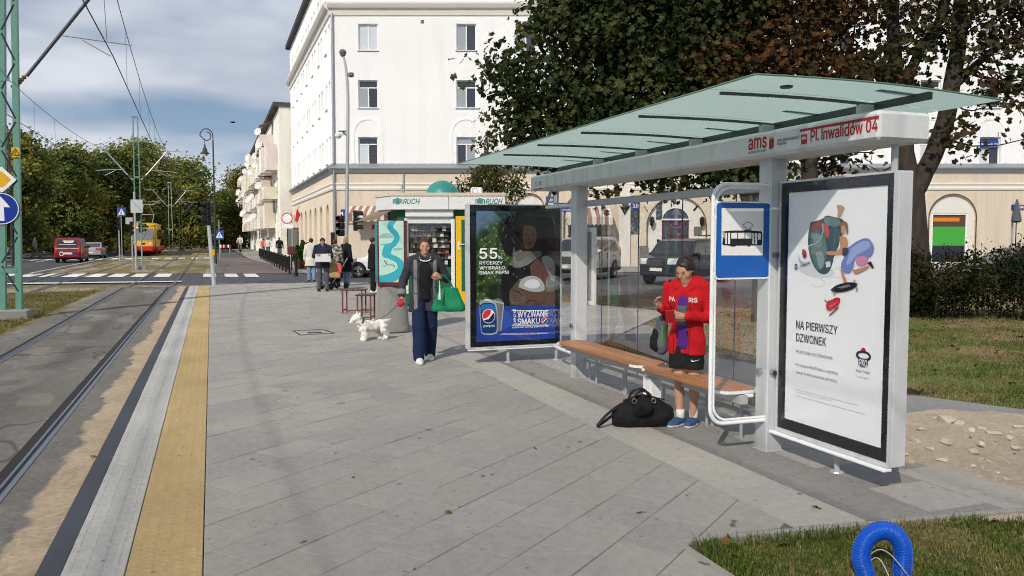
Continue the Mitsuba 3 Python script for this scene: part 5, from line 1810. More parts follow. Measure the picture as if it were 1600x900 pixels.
for q in (-1, 1):
    m = patch(tf_, lambda P_: np.maximum(np.maximum(np.abs(q * P_[..., 0] - 0.128) - 0.026, P_[..., 1] + 0.03), np.abs(P_[..., 2] - 1.02) - 0.345), 0.004)
    lady.put('facing', m, 'cloth_grey', li_['jacket'])
    for z in ((1.16, 1.0, 0.86) if q == 1 else (1.12, 0.92)):
        m = patch(tf_, lambda P_: np.maximum(np.maximum(np.abs(q * P_[..., 0] - 0.128) - 0.022, P_[..., 1] + 0.03), np.abs(P_[..., 2] - z - 0.1 * (P_[..., 0] * q - 0.128)) - 0.007), 0.009)
        lady.put('button_tab', m, 'cloth_black', li_['jacket'])
ring = [np.array([0.075 * math.sin(a), -0.085 - 0.03 * math.cos(a) * 0.5, 1.385 - 0.04 * math.cos(a)]) for a in np.linspace(-1.9, 1.9, 14)]
lady.put('necklace', tube(ring, 0.009, 6), 'shoe_white')
for k in (0, 1):
    w = li_['arms'][k]
    d = (w[1] - w[0]) / np.linalg.norm(w[1] - w[0])
    if k == 0:
        lady.put('cuff', rod(w[1] - d * 0.085, w[1] - d * 0.012, 0.058, 0.056, 14), 'cloth_grey', li_['jacket'])
# green tote in the crook of her arm
tb_ = thing('tote_bag', 'green leather tote bag hanging from the walking woman’s arm', 'bag')
G = Field((-0.3, -0.2, -0.1), (0.3, 0.2, 0.5), 0.009)
for zz in np.linspace(0.04, 0.34, 13):
    ww = 0.185 - 0.10 * (zz / 0.34) ** 1.2
    rr = 0.058 - 0.034 * zz / 0.34
    G.cone((-ww + 0.01, 0, zz), (ww, 0, zz + 0.012), rr, rr, 0.02)
G.slab((0, 0, 0.012), (0, 0, -1))
G.slab((0, 0, 0.325), (0.0, 0, 1))
G.ripple(0.012, 9, 3, (1, 1, 0.6))
bp = rotz((LX + 0.275, LY - 0.16, 0.665), 0)
put('body', move(G.skin(), *bp, rz=-14), 'bag_green', tb_, smooth=True)
hw_ = place(trimesh.Trimesh([[0.16, -0.235, 1.19]], [[0, 0, 0]], process=False), (LX, LY), -9).vertices[0]
for q in (-0.03, 0.03):
    a_ = np.array(move(trimesh.Trimesh([[-0.08, q, 0.31], [0.08, q, 0.31]], [[0, 1, 1]], process=False), *bp, rz=-14).vertices)
    put('strap', tube(smooth_pts([a_[0], (a_[0] + hw_) / 2 + [-0.02, 0, 0.02], hw_ + [0, 0, 0.0], (a_[1] + hw_) / 2 + [0.03, 0, 0.03], a_[1]], 3), 0.010, 6), 'bag_green', tb_, smooth=True)
put('tassel', move(lathe([(0, 0), (0.02, 0.0), (0.014, 0.05), (0.012, 0.09), (0.004, 0.25), (0, 0.25)], 10), hw_[0] + 0.01, hw_[1] - 0.02, 0.845), 'shoe_white', tb_)
hr = place(trimesh.Trimesh([[-0.322, -0.128, 0.80]], [[0, 0, 0]], process=False), (LX, LY), -9).vertices[0]
ls = thing('dog_leash', 'red retractable leash held by the woman, its cord running to the white dog', 'leash')
G = Field((-0.1, -0.1, -0.1), (0.1, 0.1, 0.1), 0.005)
G.ball((0, 0, 0), (0.028, 0.06, 0.05), 0.01)
G.cone((0, 0.02, 0.04), (0, -0.03, 0.055), 0.014, 0.012, 0.01)
put('handle', move(G.skin(), *(hr + [-0.02, -0.02, -0.005]), rz=20), 'plastic_red', ls, smooth=True)

# --- the dog
DX, DY = 2.42, 13.2
mat('dog_fur', proc(cloth_fn((0.82, 0.80, 0.75), 0.5, 90.0)), 0.9, spec=0.1)
dg = thing('dog', 'small white terrier standing on the paving on a lead', 'dog')


def dog_field(grow=0.0):
    G = Field((-0.42, -0.16, -0.02), (0.36, 0.16, 0.50), 0.0075)
    G.chain([(-0.15, 0, 0.235), (0.02, 0, 0.235), (0.15, 0, 0.245)], [0.088, 0.085, 0.080], 0.03)
    G.chain([(-0.155, 0, 0.22), (-0.165, 0, 0.17)], [0.07, 0.045], 0.03)
    for s_, x in ((-1, -0.165), (1, -0.125)):
        G.chain([(x, s_ * 0.045, 0.20), (x + 0.012, s_ * 0.055, 0.11), (x - 0.003, s_ * 0.055, 0.035)], [0.055, 0.040, 0.036], 0.02)
        G.ball((x - 0.022, s_ * 0.055, 0.024), (0.042, 0.034, 0.026), 0.015)
    for s_, x in ((-1, 0.19), (1, 0.15)):
        G.chain([(x - 0.03, s_ * 0.045, 0.22), (x - 0.01, s_ * 0.055, 0.15), (x + 0.035, s_ * 0.055, 0.10), (x + 0.02, s_ * 0.055, 0.035)], [0.068, 0.05, 0.034, 0.03], 0.02)
        G.ball((x + 0.002, s_ * 0.055, 0.024), (0.040, 0.032, 0.026), 0.015)
    G.chain([(-0.17, 0, 0.27), (-0.235, 0, 0.335)], [0.066, 0.062], 0.03)
    G.ball((-0.27, 0, 0.365), (0.068, 0.066, 0.062), 0.02)
    G.chain([(-0.30, 0, 0.352), (-0.365, 0, 0.328)], [0.042, 0.030], 0.02)
    G.chain([(-0.32, 0, 0.325), (-0.35, 0, 0.30)], [0.03, 0.022], 0.02)
    for s_ in (-1, 1):
        G.cone((-0.245, s_ * 0.042, 0.415), (-0.235, s_ * 0.052, 0.462), 0.024, 0.007, 0.012)
    G.chain([(0.20, 0, 0.285), (0.26, 0, 0.305), (0.325, 0, 0.335)], [0.03, 0.020, 0.011], 0.02)
    G.ripple(0.022, 26, 3)
    return G


df = dog_field()
put('body', move(df.skin(), DX, DY, 0, rz=14), 'dog_fur', dg, smooth=True)
fm = df.skin()
r = np.random.default_rng(12)
q_ = r.choice(len(fm.vertices), 13000)
pv, nv = np.array(fm.vertices)[q_], np.array(fm.vertex_normals)[q_]
fd = nv * 0.55 + np.array([0.5, 0, -0.75]) + r.normal(size=nv.shape) * 0.25
fd /= np.linalg.norm(fd, axis=1, keepdims=True)
fs = np.cross(fd, r.normal(size=fd.shape))
fs /= np.linalg.norm(fs, axis=1, keepdims=True)
ln = (0.009 + 0.010 * r.random(len(pv)))[:, None] * np.where(pv[:, :1] < -0.30, 0.5, 1)
tri_ = np.stack([pv - fs * 0.0022, pv + fs * 0.0022, pv + fd * ln], 1).reshape(-1, 3)
put('fur', move(trimesh.Trimesh(tri_, np.arange(len(tri_)).reshape(-1, 3), process=False), DX, DY, 0, rz=14), 'dog_fur', dg, kind='stuff')
for nm, c_, r_ in (('nose', (-0.392, 0, 0.335), 0.014), ('eye', (-0.325, -0.034, 0.378), 0.010), ('eye', (-0.325, 0.034, 0.378), 0.010)):
    put(nm, move(move(trimesh.creation.icosphere(2, r_), *c_), DX, DY, 0, rz=14), 'black_paint', dg, smooth=True)
ca = [np.array([-0.195 + 0.03 * math.cos(a), 0.075 * math.sin(a), 0.305 + 0.062 * math.cos(a)]) for a in np.linspace(0, 2 * math.pi, 20)[:-1]]
put('collar', move(tube(ca, 0.011, 6, closed=True), DX, DY, 0, rz=14), 'black_paint', dg, smooth=True)
cp = move(trimesh.Trimesh([[-0.17, 0, 0.375]], [[0, 0, 0]], process=False), DX, DY, 0, rz=14).vertices[0]
t_ = np.linspace(0, 1, 14)[:, None]
ld = (1 - t_) * cp + t_ * (hr + [-0.02, 0.03, 0]) - np.array([0, 0, 0.12]) * (4 * t_ * (1 - t_))
put('cord', tube(ld, 0.0045, 5), 'black_paint', ls)

# --- the boy waiting in the shelter
BX, BY = 3.90, 6.18
boy, bi = person((BX, BY), -60, 'boy in a red zip jacket and black shorts looking at a phone in the shelter', H=1.50, feet=((-0.04, -0.04), (0.052, 0.03)), toe=(-6, 10),
                 rarm=((-0.205, 0.02, 0.985), (-0.165, -0.18, 1.045)), larm=((0.205, 0.02, 0.965), (0.09, -0.20, 0.985)),
                 rhand={'curl': 0.55, 'fwd': (-0.1, -0.55, 0.75), 'back': (-1, 0.1, 0.2)}, lhand={'curl': 0.75, 'fwd': (-0.75, -0.65, 0.12), 'back': (0.5, -0.8, -0.25)},
                 hair='hair_dark', hairstyle='short', top='cloth_red', top_hem=0.425, top_open=(0.060, 0.066), inner='cloth_purple', legs='cloth_black', leg_len=0.36, leg_w=1.22, shoe='shoe_blue', face=True,
                 hood=True, bulk=0.92, nod=26, turn=-10, build=0.88)
bt_ = bi['torso']
for s_, x in (('PA', -0.13), ('RIS', 0.062)):
    tm_ = tmesh(s_, 0.038, 0.001, True)
    boy.put('lettering', on_front(bt_, tm_, x, 1.10, 0.002), 'shoe_white', bi['jacket'], smooth=False)
m = patch(bt_, lambda P_: np.maximum(np.maximum(np.abs(np.abs(P_[..., 0]) - 0.074) - 0.006, P_[..., 1] + 0.03), np.abs(P_[..., 2] - 0.9) - 0.255), 0.004)
boy.put('zip', m, 'maroon', bi['jacket'])
for k in (0, 1):
    a = bi['ank'][k]
    t = rotz((0, -1, 0), (-6, 10)[k])
    boy.put('heel', rod(a - t * 0.05 + [0, 0, -0.048], a - t * 0.048 + [0, 0, -0.03], 0.026, 0.024, 12), 'coral')
    boy.put('sock', rod(a + [0, 0.008, -0.01], a + [0, 0.008, 0.075], 0.037, 0.038, 14), 'shoe_white')
    w = bi['arms'][k]
    d = (w[1] - w[0]) / np.linalg.norm(w[1] - w[0])
    boy.put('cuff', rod(w[1] - d * 0.06, w[1] - d * 0.008, 0.040, 0.037, 14), 'cloth_red', bi['jacket'])
# T-shirt print and shorts emblem
G = Field((-0.2, -0.3, 0.6), (0.2, 0.1, 1.3), 0.008)
G.cone((0, 0, 0.53 * 1.5), (0, 0, 0.70 * 1.5), 0.068 * 1.5 * 0.92, 0.073 * 1.5 * 0.92, 0.04, flat=((1, 0, 0), 1.25))
m = patch(G, lambda P_: np.maximum(np.maximum(np.abs(P_[..., 0]) - 0.045, P_[..., 1]), np.abs(P_[..., 2] - 0.98) - 0.085), 0.012)
boy.put('print', m, 'cloth_slate')
sw_ = blob([(0, 0.010), (0.006, 0.0), (0.020, 0.001), (0.062, 0.022), (0.020, 0.010), (0.010, 0.012), (0.004, 0.022)])
G = Field((-0.2, -0.3, 0.4), (0.25, 0.1, 0.9), 0.008)
hk, kk = bi['hips'][1], bi['kn'][1]
G.cone(hk, kk, 0.062 * 1.5 * 0.92 + 0.004, 0.054 * 1.22 * 1.5 * 0.92 + 0.004, 0.01)
boy.put('emblem', on_front(G, extrude(sw_, 0.001), 0.095, 0.585, 0.010), 'shoe_white', smooth=False)
ph = thing('phone', 'dark red phone in the hand of the boy', 'phone')
pc = np.array([-0.01, -0.29, 0.985])
put('case', place(move(cbox(-0.037, 0.037, -0.075, 0.075, -0.005, 0.005, 0.003), *pc, rx=-52, rz=25), (BX, BY), -60), 'plastic_red', ph)
put('screen', place(move(box(-0.033, 0.033, -0.068, 0.068, 0.0052, 0.0058), *pc, rx=-52, rz=25), (BX, BY), -60), 'border_black', ph)
# his grey backpack slung at his side
bk = thing('backpack', 'dark grey backpack with a green edge slung at the side of the boy', 'backpack')
G = Field((-0.2, -0.2, -0.25), (0.2, 0.2, 0.25), 0.009)
G.cone((0, 0, -0.10), (0, 0, 0.08), 0.095, 0.085, 0.02, flat=((0, 1, 0), 0.62))
G.cone((0, -0.055, -0.09), (0, -0.05, 0.0), 0.06, 0.055, 0.03, flat=((0, 1, 0), 0.6))
G.ripple(0.012, 14, 8)
bpos = np.array([-0.245, -0.015, 0.80])
put('body', place(move(G.skin(), *bpos, rz=-55), (BX, BY), -60), 'cloth_slate', bk, smooth=True)
rr_ = [(0.098 * math.cos(a), -0.002, -0.01 + 0.175 * math.sin(a)) for a in np.linspace(0, 2 * math.pi, 26)[:-1]]
put('piping', place(move(tube(rr_, 0.006, 5, closed=True), *bpos, rz=-55), (BX, BY), -60), 'bright_green', bk, smooth=True)
put('pocket', place(move(move(G.skin(), s=0.62), *(bpos + [-0.03, -0.045, -0.045]), rz=-55), (BX, BY), -60), 'cloth_black', bk, smooth=True)
put('strap', place(tube(smooth_pts([bpos + [0.02, 0.03, 0.15], bpos + [0.0, 0.05, 0.3], (-0.20, 0.03, 1.2), (-0.15, -0.03, 1.275)], 2), 0.018, 6), (BX, BY), -60), 'cloth_black', bk, smooth=True)
# black holdall on the floor
hb = thing('holdall', 'black soft holdall standing on the shelter floor beside the boy’s feet', 'bag')
G = Field((-0.34, -0.2, -0.02), (0.34, 0.2, 0.36), 0.009)
G.cone((-0.15, 0, 0.10), (0.16, 0, 0.10), 0.115, 0.125, 0.04, flat=((0, 1, 0), 0.85))
G.cone((-0.06, 0, 0.19), (0.10, 0, 0.19), 0.07, 0.075, 0.06)
G.cone((-0.21, 0, 0.03), (0.22, 0, 0.03), 0.05, 0.05, 0.04)
G.ball((-0.01, -0.12, 0.18), (0.09, 0.05, 0.07), 0.03)
G.slab((0, 0, 0.004), (0, 0, -1))
G.ripple(0.022, 10, 12)
HP = (3.52, 6.30, 0)
put('body', move(G.skin(), *HP, rz=-16), 'cloth_black', hb, smooth=True)
for q in (-0.075, 0.075):
    p = [(-0.10, q, 0.22), (-0.07, q * 0.9, 0.30), (0.0, q * 0.6, 0.325), (0.06, q * 0.8, 0.30), (0.09, q, 0.22)]
    put('handle', move(tube(smooth_pts(p, 3), 0.011, 6), *HP, rz=-16), 'leather_black', hb, smooth=True)
p = [(-0.20, -0.02, 0.17), (-0.26, -0.04, 0.16), (-0.34, -0.07, 0.10), (-0.40, -0.09, 0.035), (-0.405, -0.06, 0.012), (-0.33, -0.03, 0.05), (-0.22, 0.0, 0.13)]
sm_ = smooth_pts(p, 3)
put('strap', move(join([tube(sm_ + np.array([0, o_, 0]), 0.009, 5) for o_ in (-0.014, 0.0, 0.014)]), *HP, rz=-16), 'leather_black', hb, smooth=True)
for x in (-0.09, 0.08):
    put('buckle', move(move(tube([(0.02 * math.cos(a), 0, 0.02 * math.sin(a)) for a in np.linspace(0, 6.28, 12)[:-1]], 0.004, 5, closed=True), x, -0.118, 0.245), *HP, rz=-16), 'steel', hb, smooth=True)
put('zip', move(tube([(-0.17, -0.03, 0.235), (0.0, -0.03, 0.285), (0.2, -0.03, 0.235)], 0.006, 5), *HP, rz=-16), 'leather_black', hb)

# --- the group at the crossing
GC = 0.014
x, y = ground(487, 440)[:2]
person((x, y), 175, 'woman in a long cream cardigan and pale jeans seen from behind at the crossing', H=1.66, step=GC, female=True, hair='hair_brown', hairstyle='short', top='cloth_white', top_hem=0.36, legs='cloth_pale_jeans', shoe='shoe_black', bulk=1.12, top_name='cardigan', feet=((-0.09, 0.02), (0.09, -0.03)))
x, y = ground(505, 455)[:2]
nm, ni = person((x, y), -6, 'man in a navy jacket and grey trousers reading a newspaper at the crossing', H=1.68, step=GC, rarm=((-0.27, 0.0, 1.08), (-0.17, -0.26, 1.13)), larm=((0.27, 0.0, 1.08), (0.19, -0.26, 1.13)), nod=24, hair='hair_dark', top='cloth_navy',
                top_hem=0.44, top_open=(0.03, 0.03), inner='cloth_grey', legs='cloth_slate', shoe='shoe_black', bulk=1.10, feet=((-0.13, 0), (0.12, -0.03)))
nw = thing('newspaper', 'folded newspaper held by the man in navy', 'newspaper')
put('sheet', place(move(cbox(-0.23, 0.23, -0.012, 0.012, -0.17, 0.15, 0.004), 0.0, -0.36, 1.05, rx=-42), (x, y), -6), 'paper' if mat('paper', (0.58, 0.57, 0.54), 0.8) else '', nw)
sb_ = thing('shopping_bag', 'tan and red shopping bag hanging at the side of the newspaper reader', 'bag')
G = Field((-0.3, -0.2, -0.1), (0.3, 0.2, 0.6), 0.012)
for zz in np.linspace(0.05, 0.42, 9):
    G.cone((-0.14 + 0.1 * zz, 0, zz), (0.14, 0, zz), 0.07 - 0.05 * zz, None, 0.03)
G.ripple(0.02, 8, 5)
put('body', move(G.skin(), x + 0.33, y - 0.05, 0.42, rz=-20), 'cloth_tan', sb_, smooth=True)
put('side_panel', move(cbox(0.0, 0.18, -0.09, -0.07, 0.16, 0.44, 0.006), x + 0.42, y - 0.05, 0.42, rz=-30), 'orange' if False else 'coral', sb_)
put('handle', tube(smooth_pts([(x + 0.25, y - 0.05, 0.8), (x + 0.30, y - 0.1, 1.02), (x + 0.36, y - 0.05, 0.82)], 3), 0.012, 5), 'cloth_tan', sb_)
x, y = ground(524, 448)[:2]
person((x, y), 150, 'woman in a mottled grey coat between the newspaper reader and the woman in black', H=1.62, step=GC, female=True, hair='hair_brown', hairstyle='short', top='cloth_mottled' if mat('cloth_mottled', proc(lambda p, n, uv: mi.Color3f(0.3, 0.27, 0.24) * (0.25 + 1.4 * smoothstep(0.4, 0.6, f3(p.x * 18, p.y * 18, p.z * 18, 2)))), 0.9) else '', top_hem=0.42, legs='cloth_black', shoe='shoe_black', bulk=1.08, top_name='coat')
x, y = ground(541, 446)[:2]
person((x, y), 120, 'fair haired woman in a long black coat and pale jeans at the crossing', H=1.68, step=GC, female=True, hair='hair_fair', hairstyle='long', top='cloth_black', top_hem=0.29, legs='cloth_pale_jeans', shoe='shoe_white', bulk=1.18, top_name='coat')
# a pushchair in front of her
x, y = ground(522, 452)[:2]
pc_ = thing('pushchair', 'black folding pushchair standing in front of the woman in black', 'pushchair')
G = Field((-0.3, -0.3, 0.1), (0.3, 0.3, 1.0), 0.014)
G.chain([(-0.05, 0, 0.35), (0.05, 0.1, 0.42), (0.05, 0.18, 0.8)], [0.16, 0.17, 0.12], 0.05)
put('seat', move(G.skin(), x, y, 0, rz=-60), 'cloth_black', pc_, smooth=True)
put('frame', [move(rod((q, -0.3, 0.12), (q, 0.38, 1.0), 0.014), x, y, 0, rz=-60) for q in (-0.22, 0.22)] + [move(rod((q, 0.3, 0.1), (q, -0.1, 0.6), 0.014), x, y, 0, rz=-60) for q in (-0.22, 0.22)], 'alu', pc_)
for q in (-0.24, 0.24):
    for yy in (-0.3, 0.3):
        put('wheel', move(move(lathe([(0.02, -0.02), (0.1, -0.02), (0.115, 0), (0.1, 0.02), (0.02, 0.02)], 14), q, yy, 0.115, ry=90), x, y, 0, rz=-60), 'black_paint', pc_)
x, y = ground(583, 457)[:2]
person((x, y), 90, 'person in black beside the kiosk corner, half hidden by the map board', H=1.68, step=GC, hair='hair_dark', top='cloth_black', top_hem=0.42, legs='cloth_black', shoe='shoe_white', bulk=1.05)
x, y = ground(55, 402)[:2]
person((x, y), 88, 'pedestrian in a light jacket crossing the road by the dark trees', H=1.75, step=0.02, hair='hair_fair', top='cloth_grey', legs='cloth_slate', shoe='shoe_black', feet=((-0.07, -0.35), (0.07, 0.33)), bulk=1.2)
# cyclist and walkers far along the path
x, y = ground(376, 398)[:2]
cyc, ci = person((x, y, 0.32), -12, 'cyclist in pale clothes riding towards us on the far path', H=1.6, step=0.02, hair='hair_fair', top='cloth_white', legs='cloth_grey', shoe='shoe_white', feet=((-0.1, -0.08), (0.1, 0.05)), knees=((-0.11, -0.30, 0.62), (0.11, -0.33, 0.5)), rarm=((-0.25, -0.2, 1.05), (-0.26, -0.42, 0.85)), larm=((0.25, -0.2, 1.05), (0.26, -0.42, 0.85)), lean=-0.12)
bc = thing('bicycle', 'bicycle under the far cyclist', 'bicycle')
for yy in (-0.52, 0.52):
    put('wheel', move(move(tube([(0.33 * math.cos(a), 0.33 * math.sin(a), 0) for a in np.linspace(0, 6.283, 25)[:-1]], 0.022, 6, closed=True), 0, yy, 0.35, ry=90), x, y, -0.05, rz=-12), 'black_paint', bc)
put('frame', [move(rod(a_, b_, 0.02), x, y, -0.05, rz=-12) for a_, b_ in (((0, -0.52, 0.35), (0, -0.42, 0.95)), ((0, -0.45, 0.8), (0, 0.15, 0.85)), ((0, -0.45, 0.75), (0, 0.02, 0.32)), ((0, 0.02, 0.32), (0, 0.18, 0.9)), ((0, 0.52, 0.35), (0, 0.17, 0.82)), ((-0.28, -0.42, 1.0), (0.28, -0.42, 1.0)))], 'black_paint', bc)
for (px, py, c_, h_, lab) in ((419, 400, 'cloth_white', 1.7, 'walker in white far along the pavement'), (437, 404, 'cloth_black', 1.7, 'walker in dark clothes beside the far house wall'), (412, 398, 'coral', 1.6, 'walker in a red top far along the pavement')):
    x, y = ground(px, py)[:2]
    person((x, y), 170, lab, H=h_, step=0.025, hair='hair_brown', top=c_, legs='cloth_slate', shoe='shoe_black')
# ------------------------------------------------------------------ vehicles
def car_fn(c):
    def fn(p, n, uv):
        k = 1 - 0.12 * smoothstep(0.4, 0.75, f3(p.x * 3, p.y * 3, p.z * 5, 3))
        return mi.Color3f(c[0], c[1], c[2]) * k
    return fn


for nm, c_, mt_ in (('car_silver', (0.50, 0.49, 0.46), 0.35), ('car_white', (0.72, 0.73, 0.75), 0.0), ('car_dark', (0.018, 0.021, 0.030), 0.2), ('car_red', (0.24, 0.008, 0.022), 0.1), ('car_grey', (0.40, 0.41, 0.43), 0.35), ('tram_yellow', (0.82, 0.47, 0.02), 0.0), ('tram_red', (0.55, 0.022, 0.012), 0.0)):
    mat(nm, proc(car_fn(c_)), 0.3, metal=mt_, coat=0.6)
mat('car_glass', (0.012, 0.014, 0.017), 0.04, spec=0.9)
mat('tram_glass', (0.17, 0.19, 0.2), 0.05, spec=0.9)
mat('tyre', (0.018, 0.018, 0.019), 0.8)
mat('rim', (0.42, 0.42, 0.43), 0.35, metal=0.8)
mat('tail_red', (0.42, 0.012, 0.012), 0.15, spec=0.8)
mat('lamp_clear', (0.62, 0.64, 0.66), 0.08, spec=0.9)
mat('plate_white', (0.75, 0.75, 0.72), 0.4)
mat('trim_black', (0.025, 0.025, 0.027), 0.5)


def ex(poly, h, axis):
    """extruded outline: 'x' = side view (y, z) over |x| < h, 'y' = end view (x, z) over |y| < h, 'z' = plan (x, y) from 0 to h"""
    rings = []
    for p in polys(poly):
        p = shapely.geometry.polygon.orient(p)
        rings += [np.array(q.coords)[:-1] for q in [p.exterior, *p.interiors]]
    cs = m3.CrossSection(rings)
    m = m3.Manifold.extrude(cs, 2 * h if axis != 'z' else h)
    if axis == 'x':
        return m.transform(np.array([[0, 0, 1, -h], [1, 0, 0, 0], [0, 1, 0, 0]], float))
    if axis == 'y':
        return m.transform(np.array([[1, 0, 0, 0], [0, 0, -1, h], [0, 1, 0, 0]], float))
    return m


def rnd(poly, r):
    return poly.buffer(-r, 6).buffer(2 * r, 6).buffer(-r, 6)


def car(name, label, cat, group, pos, heading, paint, L, W, H, side_pts, belt, wheels=(-1.35, 1.35), wr=0.34, side_windows=(), screen=None, rear=None, taper=0.11, extras=None):
    """heading: degrees by which the nose (-y) is turned about z"""
    t = thing(name, label, cat, group)
    g = 0.0

    def shell(grow):
        sp = rnd(Polygon(side_pts), 0.05).buffer(grow)
        w = W / 2
        fp = Polygon([(-w + 0.06, 0.18), (w - 0.06, 0.18), (w - 0.01, 0.5), (w, 0.75), (w - 0.02, belt), (w - taper - 0.05, H - 0.08), (w - taper - 0.16, H + 0.02), (-w + taper + 0.16, H + 0.02), (-w + taper + 0.05, H - 0.08), (-w + 0.02, belt), (-w, 0.75), (-w + 0.01, 0.5)]).buffer(grow)
        tp = Polygon([(-w * 0.68, -L / 2), (w * 0.68, -L / 2), (w * 0.93, -L / 2 + 0.28), (w, -L / 2 + 0.8), (w, L / 2 - 0.55), (w * 0.95, L / 2 - 0.12), (w * 0.82, L / 2), (-w * 0.82, L / 2), (-w * 0.95, L / 2 - 0.12), (-w, L / 2 - 0.55), (-w, -L / 2 + 0.8), (-w * 0.93, -L / 2 + 0.28)]).buffer(grow)
        return ex(sp, w + 0.5, 'x') ^ ex(fp, L, 'y') ^ ex(tp, H + 1, 'z')
    A = shell(0)
    arches = ex(unary_union([Point(y, wr).buffer(wr + 0.06, 14) for y in wheels]), W / 2 + 1, 'x')
    inner = ex(sbox(-W / 2 + 0.28, -1, W / 2 - 0.28, H), L, 'y')
    body = A - (arches - inner)
    B = shell(0.006)
    pl = lambda m: move(as_tm(m), pos[0], pos[1], pos[2], rz=heading)
    bd = put('body', pl(body), paint, t, smooth=28)

    def on(nm, region, mt, parent=None, grow=None):
        m = ((grow or B) ^ region) - A
        if m.num_tri():
            return put(nm, pl(m), mt, parent or t, smooth=28)
    half = [ex(Polygon(q), W, 'x') for q in side_windows]
    for s_ in (-1, 1):
        sidebox = ex(sbox(min(0, s_ * W), 0, max(0, s_ * W), H + 0.5), L, 'y')
        core = ex(sbox(-W / 2 + 0.35, -1, W / 2 - 0.35, H - 0.2), L, 'y')
        for q in half:
            on('window', (q ^ sidebox) - core, 'car_glass')
    if screen:
        (y0, y1, z0, z1, wf) = screen
        on('windscreen', ex(Polygon([(-W / 2 * wf, z0), (W / 2 * wf, z0), (W / 2 * wf - 0.10, z1), (-W / 2 * wf + 0.10, z1)]), L, 'y') ^ ex(sbox(y0, 0, y1, H), W, 'x'), 'car_glass')
    if rear:
        (y0, y1, z0, z1, wf) = rear
        on('rear_window', ex(rrect(-W / 2 * wf, z0, W / 2 * wf, z1, 0.06), L, 'y') ^ ex(sbox(y0, 0, y1, H), W, 'x'), 'car_glass')
    for y in wheels:
        for s_ in (-1, 1):
            wk = put('wheel', pl(move(lathe([(wr * 0.66, -0.1), (wr * 0.95, -0.11), (wr, -0.07), (wr, 0.07), (wr * 0.95, 0.11), (wr * 0.66, 0.1)], 28), s_ * (W / 2 - 0.125), y, wr, ry=90)), 'tyre', t, smooth=30)
            rim = [lathe([(0.0, -0.02), (wr * 0.14, 0.0), (wr * 0.2, -0.03), (wr * 0.22, -0.05), (wr * 0.22, -0.07)], 16), lathe([(wr * 0.56, -0.06), (wr * 0.67, 0.0), (wr * 0.70, -0.005), (wr * 0.70, -0.08), (wr * 0.5, -0.09), (0, -0.09)], 28)]
            for k in range(5):
                a = k * 72
                rim.append(move(cbox(-0.035, 0.035, wr * 0.15, wr * 0.64, -0.07, -0.02, 0.01), rz=a))
            m = join(rim)
            m = move(m, 0, 0, 0.10)
            if s_ < 0:
                m = move(m, rx=180)
            put('rim', pl(move(m, s_ * (W / 2 - 0.125), y, wr, ry=90)), 'rim', wk, smooth=30)
    for s_ in (-1, 1):
        G = Field((-0.2, -0.2, -0.15), (0.2, 0.2, 0.15), 0.015)
        G.ball((0, 0, 0), (0.12, 0.07, 0.08), 0.02)
        yy = (side_windows[0][0][0] if side_windows else -0.6) + 0.14
        put('mirror', pl(move(G.skin(), s_ * (W / 2 + 0.09), yy, belt + 0.07)), paint, t, smooth=True)
    if extras:
        extras(on, pl, t, A, B)
    return t


SUV = [(-2.3, 0.36), (-2.39, 0.55), (-2.38, 0.9), (-2.25, 1.07), (-1.25, 1.2), (-0.52, 1.72), (-0.1, 1.80), (1.5, 1.83), (2.08, 1.74), (2.33, 1.2), (2.38, 0.9), (2.37, 0.5), (2.28, 0.36), (0.9, 0.28), (-0.9, 0.28)]


def suv_bits(on, pl, t, A, B):
    W = 1.88
    for s_ in (-1, 1):
        on('tail_light', ex(Polygon([(2.12, 0.95), (2.5, 0.95), (2.5, 1.45), (2.25, 1.45)]), 3, 'x') ^ ex(sbox(s_ * 0.75 - 0.2, 0.9, s_ * 0.75 + 0.3, 1.5), 4, 'y'), 'tail_red')
        on('headlight', ex(sbox(s_ * 0.68 - 0.2, 0.80, s_ * 0.68 + 0.28, 1.02), 3, 'y') ^ ex(sbox(-2.6, 0.7, -2.0, 1.1), 2, 'x'), 'lamp_clear')
        put('roof_rail', pl(rod((s_ * 0.68, -0.2, 1.865), (s_ * 0.68, 1.5, 1.885), 0.022)), 'trim_black', t)
        for y in (-0.1, 0.75):
            put('door_handle', pl(cbox(s_ * 0.93 - 0.03, s_ * 0.93 + 0.03, y + 0.45, y + 0.63, 0.98, 1.01, 0.006)), 'trim_black', t)
    on('grille', ex(sbox(-0.42, 0.72, 0.42, 1.02), 3, 'y') ^ ex(sbox(-2.6, 0.6, -2.1, 1.1), 2, 'x'), 'trim_black')
    on('bumper', ex(sbox(-1, 0.3, 1, 0.5), 3, 'y'), 'trim_black')
    on('number_plate', ex(sbox(-0.26, 0.54, 0.26, 0.66), 3, 'y'), 'plate_white')
    put('door_gap', pl(join([box(s_ * 0.925 - 0.03, s_ * 0.925 + 0.024, y, y + 0.012, 0.45, 1.15) for s_ in (-1, 1) for y in (-0.55, 0.42)])), 'trim_black', t)


